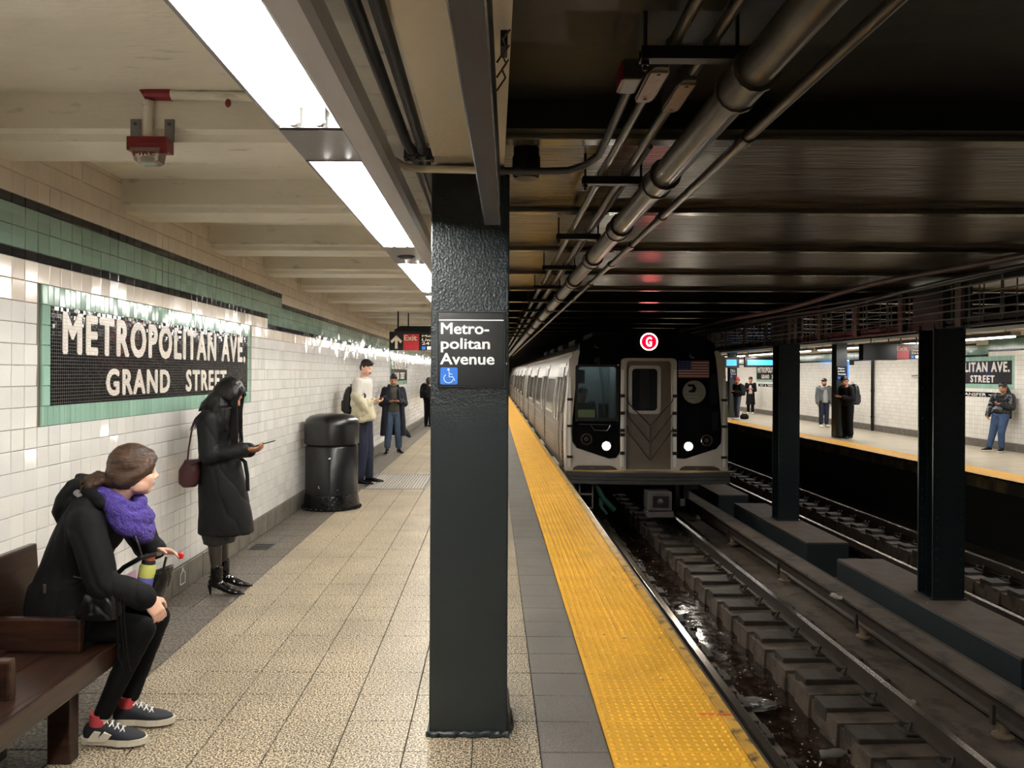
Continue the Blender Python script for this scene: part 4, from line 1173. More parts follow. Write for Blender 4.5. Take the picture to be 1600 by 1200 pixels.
# ================================================================ HANGING EXIT SIGNS
def exit_sign(x0, z0, y, h, cells, label, black_only=False):
    e = empty('exit_sign', (x0, y, z0), label, 'sign')
    n = sum(c[1] for c in cells); x = x0
    MB().box(x0, x0 + n, y + .01, y + .12, z0, z0 + h * 1.14).build('sign_box', sign_blk, e)
    for kd, w_ in cells:
        if kd == 'arrow':
            c = x + w_ / 2
            u = h
            m = MB(); m.prism([(c - .07 * u / .3 * 1, z0 + .05 * u), (c + .0 + .07 * u / .3 * 1, z0 + .05 * u), (c + .07 * u / .3, z0 + .55 * u)], y, y + .01)
            m = MB(); q = u
            m.prism([(c - .08 * q, z0 + .10 * q), (c + .08 * q, z0 + .10 * q), (c + .08 * q, z0 + .62 * q), (c + .27 * q, z0 + .43 * q), (c + .36 * q, z0 + .56 * q), (c, z0 + .92 * q), (c - .36 * q, z0 + .56 * q), (c - .27 * q, z0 + .43 * q), (c - .08 * q, z0 + .62 * q)], y + .004, y + .011)
            m.build('arrow', mat('sign_buff', (214, 196, 168), .5) if 'sign_buff' not in MATS else MATS['sign_buff'], e)
        elif kd == 'exit':
            MB().box(x, x + w_, y + .004, y + .011, z0, z0 + h).build('red_panel', sign_red, e)
            put_text('lettering', 'Exit', 1, (x + .05 * w_, y + .003, z0 + .60 * h), rotf, MATS['sign_buff'] if 'sign_buff' in MATS else sign_wht, e, fit=(w_ * .82, h * .34), bold=.02, extrude=.001)
        elif kd == 'text':
            for k, t_ in enumerate(('Metropolitan Av', 'Union Av', '24 hr booth')):
                put_text('lettering', t_, 1, (x + .05, y + .003, z0 + h * (.78 - .22 * k)), rotf, MATS['sign_buff'] if 'sign_buff' in MATS else sign_wht, e, fit=(min(w_ - .08, len(t_) * .058), h * .17), bold=.01, extrude=.001)
            MB().box(x + .05, x + .05 + h * .22, y + .004, y + .009, z0 + .04 * h, z0 + .24 * h).build('symbol_square', sign_blue, e)
            MB().box(x + .07 + h * .25, x + .07 + h * .48, y + .004, y + .009, z0 + .04 * h, z0 + .24 * h).build('symbol_square', sign_wht, e)
        x += w_
    for xx in (x0 + .14, x0 + n - .14): MB().box(xx - .012, xx + .012, y + .05, y + .07, z0 + h * 1.14, 2.85).build('hanger_rod', sign_blk, e)
exit_sign(-1.74, 2.065, 12.8, .27, [('arrow', .235), ('exit', .26), ('text', .95)], 'black and red exit sign hanging over the near platform')
dv = empty('sign_canopy', (-1.1, 13.6, 2.37), 'dark flat light unit hanging just behind the exit sign', 'light unit')
for xx in (-1.5, -.8): MB().cyl((xx, 13.5, 2.49), (xx, 13.5, 2.74), .012, 6).build('hanger_rod', sign_blk, dv)
MB().prism([(-1.72, 2.43), (-1.62, 2.50), (-.70, 2.50), (-.60, 2.43), (-.60, 2.40), (-1.72, 2.40)], 13.3, 13.7).build('unit_body', sign_blk, dv)
exit_sign(9.17, 2.07, 17.5, .30, [('exit', .30), ('text', .34)], 'exit sign over the far platform left of the nearest riveted column')
bs = empty('display_box', (9.2, 17.3, 2.0), 'black rectangular display box hanging over the far platform', 'display')
MB().bbox(8.32, 9.09, 17.3, 17.5, 2.03, 2.40, .01).build('display_body', sign_blk, bs)
for x in (8.55, 8.95): MB().cyl((x, 17.4, 2.4), (x, 17.4, 2.8), .012, 6).build('hanger_rod', sign_blk, bs)
scr = mat('blue_screen', (60, 150, 230), .3, emit=(64, 152, 240), estr=1.1)
for x0, x1, z0, z1, y, lab in ((9.72, 10.70, 2.06, 2.26, 29.4, 'blue lit information screen hanging over the far platform, wider one'), (8.80, 9.18, 2.03, 2.26, 29.0, 'small blue lit screen beside the train, over the far platform')):
    s = empty('info_screen', (x0, y, z0), lab, 'screen')
    MB().bbox(x0 - .1, x1 + .1, y, y + .12, z0 - .08, z1 + .10, .01).build('casing', sign_blk, s)
    MB().box(x0, x1, y - .006, y, z0, z1).build('screen_panel', scr, s)
    for xx in (x0 + .05, x1 - .05): MB().cyl((xx, y + .06, z1 + .09), (xx, y + .06, 2.83), .012, 6).build('hanger_rod', sign_blk, s)
s = empty('help_point', (9.93, 21.2, 1.45), 'tall slim blue and white lit help point sign right of the far column', 'sign')
MB().bbox(9.64, 9.82, 21.2, 21.34, 1.60, 2.11, .01).build('casing', sign_wht, s)
MB().box(9.67, 9.80, 21.19, 21.2, 1.62, 2.07).build('blue_panel', mat('lit_blue', (26, 98, 222), .3, emit=(26, 98, 222), estr=1), s)
MB().cyl((9.73, 21.27, 2.1), (9.73, 21.27, 2.85), .02, 8).build('hanger_rod', sign_wht, s)
MB().box(9.83, 9.98, 21.25, 21.3, 1.97, 2.10).build('side_flag', sign_blk, s)
wpz = empty('wall_pipe', (11.56, 23.0, 0), 'thin black vertical pipe on the far tiled wall', 'pipe')
MB().cyl((11.55, 23.4, .0), (11.55, 23.4, 2.8), .045, 12).build('pipe_run', sign_blk, wpz)
for z in (.4, 1.2): MB().cyl((11.55, 23.4, z), (11.55, 23.4, z + .05), .055, 12).build('collar', sign_blk, wpz)
hr = empty('wall_bar', (11.5, 18.9, 1.6), 'thin dark horizontal bar fixed to the far wall left of the riveted column', 'bar')
MB().tube([(11.56, 21.2, 1.66), (11.50, 21.1, 1.68), (11.48, 19.6, 1.72), (11.56, 19.5, 1.73)], .012, 8).build('bar_run', sign_blk, hr)
# ================================================================ TRAIN
YT = 13.95
ST = F / YT
def tx(zx): return ((780 + zx / 3.158) - 771) / ST
def tz(zy): return H - ((480 + zy / 3.158) - 584) / ST - .014
stainless = mat('stainless_side', (100, 93, 82), .38, metal=.5, var=.08, vscale=4, bump=.06, bscale=120, stretch=(1, .1, 1))
stain_dk = mat('stainless_door', (140, 128, 114), .38, metal=.5, var=.1)
fib = mat('pale_grey_front_shell', (190, 184, 176), .35, var=.06)
maskb = mat('gloss_black_mask', (15, 15, 17), .12)
rub = mat('black_rubber', (16, 16, 16), .5)
glass = mat('dark_glass', (150, 165, 165), .04, trans=.92, spec=.6)
glass_dk = mat('door_glass', (34, 38, 40), .06)
glass_sd = mat('side_window_glass', (92, 90, 86), .12)  # grey base colour stands in for light reflected by the panes
inner = mat('cab_interior', (138, 142, 140), .6)
under = mat('underframe', (22, 22, 22), .7)
grey_rib = mat('anticlimber_grey', (66, 64, 62), .5, var=.15)
TC = 2.79
tr = empty('subway_train', (TC, YT, -1.06), 'silver subway train arriving on the near track, red G bullet lit on its front', 'train')

prof = [(-1.46, -.12), (-1.475, .35), (-1.475, .95), (-1.40, 1.60), (-1.29, 2.10), (-1.16, 2.22), (-.85, 2.36), (-.4, 2.45), (0, 2.48)]
prof = prof + [(-x, z) for x, z in prof[-2::-1]]
def wall_x(z):
    zs = [p[1] for p in prof[:5]]; xs = [p[0] for p in prof[:5]]
    return float(np.interp(z, zs, xs))
def side_panel(name, y0, y1, z0, z1, d, m, parent, zn=3, side=-1):
    """strip lying on the tapered car side, standing d proud"""
    zs = np.linspace(z0, z1, zn); b = MB(); vs = []; fs = []
    for q, dd in enumerate((d, -.01)):
        for z in zs:
            for y in (y0, y1): vs.append((TC + side * (-wall_x(z) + dd), y, z))
    n = zn * 2
    for i in range(zn - 1):
        fs.append((i * 2, i * 2 + 1, i * 2 + 3, i * 2 + 2)); fs.append((n + i * 2 + 2, n + i * 2 + 3, n + i * 2 + 1, n + i * 2))
        fs.append((i * 2, i * 2 + 2, n + i * 2 + 2, n + i * 2)); fs.append((i * 2 + 1, n + i * 2 + 1, n + i * 2 + 3, i * 2 + 3))
    fs.append((0, n, n + 1, 1)); fs.append((n - 2, n - 1, 2 * n - 1, 2 * n - 2))
    b.add(vs, fs)
    return b.build(name, m, parent)
def car(y0, L, first, k):
    c = MB()
    ys = [y0 + (.30 if first else 0), y0 + L]
    n = len(prof)
    vs = [(TC + x, ys[0], z) for x, z in prof] + [(TC + x, ys[1], z) for x, z in prof]
    fs = [(i, (i + 1) % n, n + (i + 1) % n, n + i) for i in range(n)] + [tuple(range(n, 2 * n))]
    if not first: fs.append(tuple(range(n))[::-1])
    c.add(vs, fs)
    body = c.build('car_body', stainless, tr)
    MB().box(TC - 1.2, TC + 1.2, y0 + 1, y0 + L - .5, -.55, -.121).build('underframe', under, body)
    # corrugated lower side, roof edge rail
    for z in (-.02, .07, .16, .25, .34, .62):
        side_panel('side_rib', y0 + .45, y0 + L - .1, z, z + .022, .012, stain_dk, body, 2)
    side_panel('roof_gutter', y0 + .4, y0 + L - .05, 2.05, 2.10, .022, stain_dk, body, 2)
    # doors (four pairs) and windows between them
    dys = [1.9, 6.2, 10.8, 15.2] if first else [1.6, 6.1, 10.7, 15.2]
    for dy in dys:
        yc = y0 + dy
        side_panel('door_frame', yc - .70, yc + .70, -.10, 1.90, .016, stain_dk, body, 4)
        for s_ in (-1, 1):
            ya, yb = (yc - .62, yc - .01) if s_ < 0 else (yc + .01, yc + .62)
            side_panel('door_leaf', ya, yb, -.08, 1.82, .026, stainless, body, 4)
            side_panel('door_window', ya + .14, yb - .14, .75, 1.62, .032, glass_sd, body, 3)
        side_panel('door_step', yc - .66, yc + .66, -.13, -.09, .07, fib, body, 2)
    for a, b_ in zip(dys[:-1], dys[1:]):
        m_ = (a + b_) / 2
        side_panel('side_window', y0 + m_ - 1.0, y0 + m_ + 1.0, .82, 1.62, .014, fib, body, 3)
        side_panel('window_pane', y0 + m_ - .95, y0 + m_ + .95, .87, 1.57, .020, glass_sd, body, 3)
    if first:
        side_panel('cab_door', y0 + .55, y0 + 1.08, -.08, 1.85, .022, stainless, body, 4)
        side_panel('cab_door_window', y0 + .68, y0 + .95, .95, 1.65, .030, glass_sd, body, 3)
    return body
for k in range(3):
    body = car(YT + k * 18.6, 18.3, k == 0, k)
    if k: MB().box(TC - 1.1, TC + 1.1, YT + k * 18.6 - .32, YT + k * 18.6 + .02, -.1, 2.3).build('gangway_gap', rub, tr)
# roof fittings
for i in range(5):
    MB().bbox(TC - .75, TC + .75, YT + 2 + i * 3.4, YT + 3.6 + i * 3.4, 2.40, 2.56, .05).build('roof_unit', under, tr)

def fp(poly, d0, d1, name, m, parent, label=None):
    """outline given in zoomed picture units turned into a plate on the front, y from YT+d0 to YT+d1"""
    return MB().prism([(tx(a), tz(b)) for a, b in poly], YT + d0, YT + d1).build(name, m, parent, label=label)
def ring_pts(cx, cy, r, n=24, ry=None):
    return [(cx + r * math.cos(2 * PI * i / n), cy + (ry or r) * math.sin(2 * PI * i / n)) for i in range(n)]
def rr2(x0, x1, y0, y1, r, n=4):
    p = []
    for cx, cy, a0 in ((x1 - r, y0 + r, -90), (x1 - r, y1 - r, 0), (x0 + r, y1 - r, 90), (x0 + r, y0 + r, 180)):
        for i in range(n + 1):
            a = R(a0 + 90 * i / n); p.append((cx + r * math.cos(a), cy + r * math.sin(a)))
    return p
def framed(outer, holes_outer_pairs, d0, d1, name, m, parent):
    """plate with one hole: outer and inner outlines with the same number of points"""
    o_, i_ = outer, holes_outer_pairs
    n = len(o_); b = MB(); vs = []
    for d in (d0, d1):
        vs += [(tx(x), YT + d, tz(y)) for x, y in o_] + [(tx(x), YT + d, tz(y)) for x, y in i_]
    fs = []
    for i in range(n):
        j = (i + 1) % n
        fs += [(i, j, n + j, n + i), (2 * n + i, 3 * n + i, 3 * n + j, 2 * n + j), (i, 2 * n + i, 2 * n + j, j), (n + i, n + j, 3 * n + j, 3 * n + i)]
    b.add(vs, fs)
    return b.build(name, m, parent)
# front end: white shell arms, black mask, door bay
front = empty('front_end', (TC, YT, -.12)); front.parent = tr; front.location = Vector((TC, YT, -.12)) - wl(tr)
# shell: left cheek, right cheek, lower fairings
def cheek(s_):
    q = lambda x: x if s_ < 0 else 1460 - x
    outer = [(345, 250), (380, 206), (395, 206), (384, 300), (358, 600), (362, 660), (385, 690), (470, 718), (545, 742), (580, 738), (596, 715), (604, 700), (604, 800), (345, 800), (330, 800), (330, 600)]
    b = MB()
    pl = [(tx(q(x)), tz(y)) for x, y in outer]
    b.prism(pl if s_ < 0 else pl[::-1], YT, YT + .05)
    return b.build('shell_cheek', fib, front)
for s_ in (-1, 1): cheek(s_)
# rounded corner pillars joining front and side
for s_ in (-1, 1):
    b = MB(); vs = []; fs = []
    zs = [-.12, .35, .95, 1.6, 2.1]
    for z in zs:
        xo = -wall_x(z)
        for a in range(5):
            t = a / 4 * PI / 2
            vs.append((TC + s_ * (xo - .07 + .075 * math.sin(t)), YT + .09 - .09 * math.cos(t) + (.22 if a == 4 else 0), z))
        vs.append((TC + s_ * (xo - .14), YT + .31, z))
    for i in range(4):
        for a in range(5): fs.append((i * 6 + a, i * 6 + a + 1, i * 6 + 6 + a + 1, i * 6 + 6 + a))
    fs += [(0, 1, 2, 3, 4, 5), tuple(24 + q for q in range(6))]
    b.add(vs, fs, 0, True); b.build('corner_pillar', fib, front)
    # grab rail with black latches
    xg = TC + s_ * 1.40
    MB().bbox(xg - .022, xg + .022, YT - .035, YT - .012, .00, 1.62, .006).build('gate_rail', white_paint, front)
    for z in (.16, .72, 1.20): MB().bbox(xg - .05, xg + .05, YT - .05, YT + .01, z, z + .045, .004).build('latch', rub, front)
# black mask plates
mask_l = [(396, 206), (600, 206), (600, 700), (594, 716), (578, 736), (545, 740), (470, 716), (388, 688), (364, 658), (360, 600), (385, 300)]
MB().prism([(tx(a), tz(b)) for a, b in mask_l if True], YT + .012, YT + .05).build('mask_lower', maskb, front) if False else None
# left cab window: frame, glass, interior
wo = rr2(376, 592, 276, 556, 16); wi = rr2(390, 577, 288, 541, 14)
mo = []
# left mask with a window hole: strips around the window
fp([(396, 206), (600, 206), (600, 277), (388, 277)], .012, .05, 'mask_panel', maskb, front)
fp([(388, 277), (378, 277), (360, 556), (378, 556)], .012, .05, 'mask_panel', maskb, front)
fp([(590, 277), (600, 277), (600, 556), (590, 556)], .012, .05, 'mask_panel', maskb, front)
fp([(364, 556), (600, 556), (600, 700), (594, 716), (578, 736), (545, 740), (470, 716), (388, 688), (364, 658)], .012, .05, 'mask_panel', maskb, front)
cw = framed(wo, wi, -.004, .05, 'cab_window_frame', rub, front)
fp(wi, .014, .022, 'cab_window_glass', glass, cw)
# right mask: full black panel with dark glazing
fp([(876, 206), (1068, 206), (1080, 300), (1100, 600), (1097, 660), (1080, 690), (1000, 714), (925, 740), (900, 738), (884, 718), (876, 700)], .012, .05, 'mask_panel', maskb, front)
fp(rr2(1040, 1078, 320, 470, 8), .004, .012, 'side_light_window', glass_dk, front)
fp(rr2(1052, 1082, 505, 600, 8), .004, .012, 'side_light_window', glass_dk, front)
# brow and roof front
zt = [(396, 206), (400, 170), (470, 132), (600, 108), (735, 100), (870, 108), (1000, 132), (1062, 170), (1068, 206)]
fp(zt, .012, .30, 'roof_brow', maskb, front)
fp([(600, 206), (876, 206), (876, 246), (600, 246)], .012, .05, 'mask_panel', maskb, front)
# door bay
do = rr2(600, 876, 244, 830, 26); di = rr2(627, 852, 258, 800, 20)
for q in range(len(do)):
    if do[q][1] > 700: do[q] = (do[q][0], 803)
    if di[q][1] > 700: di[q] = (di[q][0], 795)
framed(do, di, -.02, .06, 'door_surround', fib, front)
dd = fp([(p[0], p[1]) for p in di], .05, .09, 'end_door', stain_dk, front)
framed(rr2(640, 800, 280, 520, 22), rr2(657, 783, 296, 504, 18), .03, .06, 'door_window_frame', fib, dd)
fp(rr2(657, 783, 296, 504, 18), .045, .049, 'door_pane', glass_dk, dd)
MB().bbox(tx(696), tx(742), YT + .035, YT + .044, tz(500), tz(300), .004).build('window_bar', rub, dd)
for a, b_, c_ in ((640, 478, 575), (640, 545, 660), (636, 622, 745)):
    MB().tube([(tx(628), YT - .02, tz(a - 640 + b_ - 40)), (tx(640), YT - .03, tz(b_ - 8)), (tx(742), YT - .05, tz(c_))], .010, 6).build('safety_chain', rub, front)
    MB().tube([(tx(746), YT - .05, tz(c_)), (tx(852), YT - .03, tz(b_ - 22)), (tx(860), YT - .02, tz(b_ - 40))], .010, 6).build('safety_chain', rub, front)
MB().bbox(tx(740), tx(750), YT - .065, YT - .04, tz(748), tz(575), .004).build('chain_bar', stainless, front)
for x in (608, 866):
    MB().bbox(tx(x - 7), tx(x + 7), YT - .04, YT - .015, tz(780), tz(300), .004).build('door_post', white_paint, front)
    for y in (430, 515, 600, 622, 712): MB().bbox(tx(x - 11), tx(x + 11), YT - .055, YT - .015, tz(y + 8), tz(y - 8), .003).build('hinge', rub, front)
# headlights and round marker lamps
lamp_on = mat('headlight_on', (255, 255, 255), .2, emit=(255, 240, 215), estr=90)
for s_ in (-1, 1):
    cxz, cyz = (530, 678) if s_ < 0 else (935, 678)
    MB().cyl((tx(cxz), YT + .02, tz(cyz)), (tx(cxz), YT - .012, tz(cyz)), .092, 24).build('lamp_housing', chrome, front)
    MB().cyl((tx(cxz), YT - .010, tz(cyz)), (tx(cxz), YT - .018, tz(cyz)), .070, 24).build('headlight', lamp_on, front)
    cxz, cyz = (432, 645) if s_ < 0 else (1025, 648)
    m = MB(); m.tube([(tx(cxz) + .092 * math.cos(a), YT - .012, tz(cyz) + .092 * math.sin(a)) for a in np.linspace(0, 2 * PI, 24, endpoint=False)], .016, 6, closed=True)
    m.cyl((tx(cxz), YT + .02, tz(cyz)), (tx(cxz), YT - .02, tz(cyz)), .042, 18)
    m.build('marker_lamp', galv_dk, front)
    l = bpy.data.lights.new('headlight_beam', 'SPOT'); l.energy = 60; l.spot_size = R(60); l.spot_blend = .8; l.shadow_soft_size = .06; l.color = (1, .93, .82)
    lo = bpy.data.objects.new('headlight_beam', l); lo.location = (tx(cxz + s_ * -98 if False else (530 if s_ < 0 else 935)), YT - .04, tz(678)); lo.rotation_euler = (R(78), 0, PI); COL.objects.link(lo)
# route bullet
bm3 = mat('route_red_glow', (255, 20, 40), .3, emit=(255, 0, 12), estr=5)
bw = mat('route_white_glow', (255, 220, 215), .3, emit=(255, 205, 196), estr=5)
rb = MB().prism([(tx(738) + a, tz(163) + b) for a, b in rrect(-.24, .24, -.21, .21, .03)], YT - .004, YT + .03).build('route_display', maskb, front)
MB().cyl((tx(738), YT - .006, tz(163)), (tx(738), YT - .012, tz(163)), .148, 32).build('bullet_disc', bm3, rb)
MB().tube([(tx(738) + .148 * math.cos(a), YT - .014, tz(163) + .148 * math.sin(a)) for a in np.linspace(0, 2 * PI, 36, endpoint=False)], .011, 6, closed=True).build('bullet_ring', bw, rb)
put_text('bullet_letter', 'G', 1, (tx(723), YT - .016, tz(186)), rotf, bw, rb, fit=(.105, .17), bold=.02, extrude=.002)
# flag
flb = mat('flag_blue', (38, 42, 92), .4); flr = mat('flag_red', (120, 40, 44), .4); flw = mat('flag_white', (196, 176, 164), .4)
fl = fp([(884, 255), (1036, 255), (1036, 341), (884, 341)], .004, .012, 'flag_decal', flr, front)
for i in range(6):
    y = 255 + (i * 2 + 1) * 86 / 13
    fp([(884 if i > 2 else 948, y), (1036, y), (1036, y + 6.6), (884 if i > 2 else 948, y + 6.6)], .001, .004, 'white_stripe', flw, fl)
fp([(884, 255), (948, 255), (948, 301), (884, 301)], .000, .004, 'blue_canton', flb, fl)
star = MB()
for r_ in range(4):
    for c_ in range(5): star.cyl((tx(890 + c_ * 13), YT - .001, tz(261 + r_ * 11)), (tx(890 + c_ * 13), YT + .001, tz(261 + r_ * 11)), .006, 5)
star.build('stars', flw, fl, kind='stuff')
# transit disc
di_ = fp(ring_pts(963, 410, 57, 36), .003, .012, 'transit_disc', mat('disc_grey', (128, 124, 112), .5), front)
m = MB(); m.prism([(tx(930), tz(372)), (tx(962), tz(372)), (tx(974), tz(392)), (tx(966), tz(412)), (tx(940), tz(412)), (tx(934), tz(404)), (tx(952), tz(398)), (tx(956), tz(388)), (tx(948), tz(382)), (tx(934), tz(384))], YT - .001, YT + .003)
m.build('emblem', maskb, di_)
put_text('lettering', 'Metropolitan Transit', 1, (tx(922), YT + .002, tz(428)), rotf, maskb, di_, fit=(.30, .022), extrude=.001)
put_text('lettering', 'Authority', 1, (tx(922), YT + .002, tz(444)), rotf, maskb, di_, fit=(.16, .022), extrude=.001)
# wiper, step grip, paper in the window
MB().tube([(tx(482), YT - .01, tz(258)), (tx(492), YT - .03, tz(290)), (tx(520), YT - .035, tz(480))], .006, 6).tube([(tx(488), YT - .01, tz(258)), (tx(500), YT - .03, tz(290)), (tx(528), YT - .035, tz(470))], .005, 6).tube([(tx(508), YT - .035, tz(410)), (tx(522), YT - .035, tz(530))], .009, 6).build('wiper', rub, front)
MB().bbox(tx(472), tx(496), YT - .03, YT + .0, tz(268), tz(242), .004).build('wiper_motor', rub, front)
MB().tube([(tx(392), YT - .03, tz(570)), (tx(550), YT - .03, tz(574)), (tx(532), YT - .03, tz(602)), (tx(470), YT - .03, tz(600)), (tx(452), YT - .03, tz(574))], .008, 6).build('step_grip', chrome, front)
MB().bbox(tx(388), tx(474), YT + .03, YT + .034, tz(538), tz(500), .003).build('window_notice', mat('notice_paper', (196, 196, 130), .6, emit=(180, 180, 110), estr=.12), front)  # the paper is given a faint glow of its own, as if lit
for x, y in ((478, 180), (948, 226)): MB().tube([(tx(x - 8), YT - .02, tz(y)), (tx(x - 6), YT - .04, tz(y + 12)), (tx(x + 10), YT - .02, tz(y + 14))], .012, 6).build('horn_bracket', galv, front)
# anti-climber ribs
for k, (a, b_) in enumerate(((800, 822), (824, 838), (840, 858))):
    m = MB(); n = 12; vs = []; fs = []
    for i in range(n + 1):
        u = i / n; x = tx(326 + 806 * u); bow = .16 * (1 - (2 * u - 1) ** 2)
        for d, z in ((-.12 - bow, tz(b_)), (-.12 - bow, tz(a)), (.2, tz(a)), (.2, tz(b_))): vs.append((x, YT + d, z))
    for i in range(n):
        for q in range(4): fs.append((i * 4 + q, i * 4 + (q + 1) % 4, i * 4 + 4 + (q + 1) % 4, i * 4 + 4 + q))
    fs += [(0, 1, 2, 3), tuple(n * 4 + q for q in range(4))]
    m.add(vs, fs); m.build('anticlimber_rib', grey_rib, front)
MB().bbox(tx(335), tx(1125), YT - .12, YT + .1, tz(800), tz(797), .004).build('anticlimber_top', mat('worn_amber', (150, 116, 66), .5, var=.3), front)
for a, b_ in ((360, 590), (888, 1098)):
    fp([(a, 800), (a + 12, 782), (a + 30, 775), (b_ - 40, 775), (b_ - 15, 784), (b_, 800)], -.004, .004, 'step_recess', grey_rib, front)
    MB().sphere((tx((a + b_) / 2 - 15), YT - .01, tz(790)), .045, 12, 6, sz=.5, sy=.4).build('step_tread', stainless, front)
# coupler, ladder, pipes, trucks
cp = empty('coupler', (tx(770), YT - .3, tz(1010))); cp.parent = front; cp.location = WLOC['coupler'] - wl(front)
cgm = mat('coupler_grey', (96, 92, 90), .5, var=.2)
m = MB(); m.bbox(tx(712), tx(828), YT - .45, YT - .05, tz(975), tz(886), .02); m.build('coupler_head', cgm, cp)
m = MB(); m.bbox(tx(735), tx(812), YT - .47, YT - .44, tz(960), tz(905), .01); m.build('coupler_face', rub, cp)
MB().cyl((tx(770), YT - .46, tz(930)), (tx(770), YT - .53, tz(925)), .06, 12, r2=.03).build('coupler_pin', cgm, cp)
MB().bbox(tx(710), tx(838), YT - .42, YT - .1, tz(1010), tz(980), .015).build('contact_box', cgm, cp)
MB().bbox(tx(740), tx(800), YT - .1, YT + 1.0, tz(960), tz(910), .01).build('draft_gear', under, cp)
m = MB()
for x in (398, 462): m.box(tx(x) - .012, tx(x) + .012, YT - .06, YT - .03, tz(985), tz(850))
for y in (912, 980): m.box(tx(398), tx(462), YT - .06, YT - .03, tz(y + 6), tz(y - 2))
m.build('step_ladder', mat('ladder_steel', (110, 104, 96), .5), front)
gh = mat('green_hose', (22, 70, 56), .5)
MB().tube([(tx(480), YT - .02, tz(868)), (tx(510), YT - .1, tz(930)), (tx(568), YT - .1, tz(990))], .05, 10).build('air_hose', gh, front)
MB().tube([(tx(505), YT - .05, tz(900)), (tx(500), YT - .12, tz(970)), (tx(530), YT - .1, tz(1010))], .03, 8).build('air_hose', gh, front)
for x in (505, 903): MB().bbox(tx(x - 12), tx(x + 12), YT - .08, YT - .03, tz(970), tz(935), .01).build('trip_cock', galv, front)
for yy in (YT + 2.2, YT + 16):
    m = MB()
    for s_ in (-1, 1):
        for a in (-1, 1): m.cyl((TC + s_ * .72, yy + a * .95, -.62), (TC + s_ * .80, yy + a * .95, -.62), .43, 24)
        m.box(TC + s_ * .95 - .05, TC + s_ * .95 + .05, yy - 1.3, yy + 1.3, -.72, -.45)
    for a in (-1, 1): m.cyl((TC - .8, yy + a * .95, -.62), (TC + .8, yy + a * .95, -.62), .06, 10)
    m.build('truck', under, tr, kind='stuff')
# cab interior
m = MB(); m.box(tx(385), tx(600), YT + 1.5, YT + 1.55, -.1, 2.1); m.box(tx(596), tx(602), YT + .1, YT + 1.5, -.1, 2.1); m.box(tx(375), tx(600), YT + .25, YT + .8, .5, .62)
m.build('cab_interior', inner, tr)
MB().box(tx(400), tx(470), YT + 1.47, YT + 1.5, tz(370), tz(300)).build('cab_panel', glass_dk, tr)
MB().bbox(tx(500), tx(545), YT + .10, YT + .3, tz(545), tz(470), .02).build('console', rub, tr)
l = bpy.data.lights.new('cab_light', 'POINT'); l.energy = 7.0; l.color = (.85, .95, 1); l.shadow_soft_size = .1
lo = bpy.data.objects.new('cab_light', l); lo.location = (tx(500), YT + .9, 1.98); COL.objects.link(lo)
for o in [x for x in bpy.data.objects if x.name.startswith('bullet_disc')]: pass
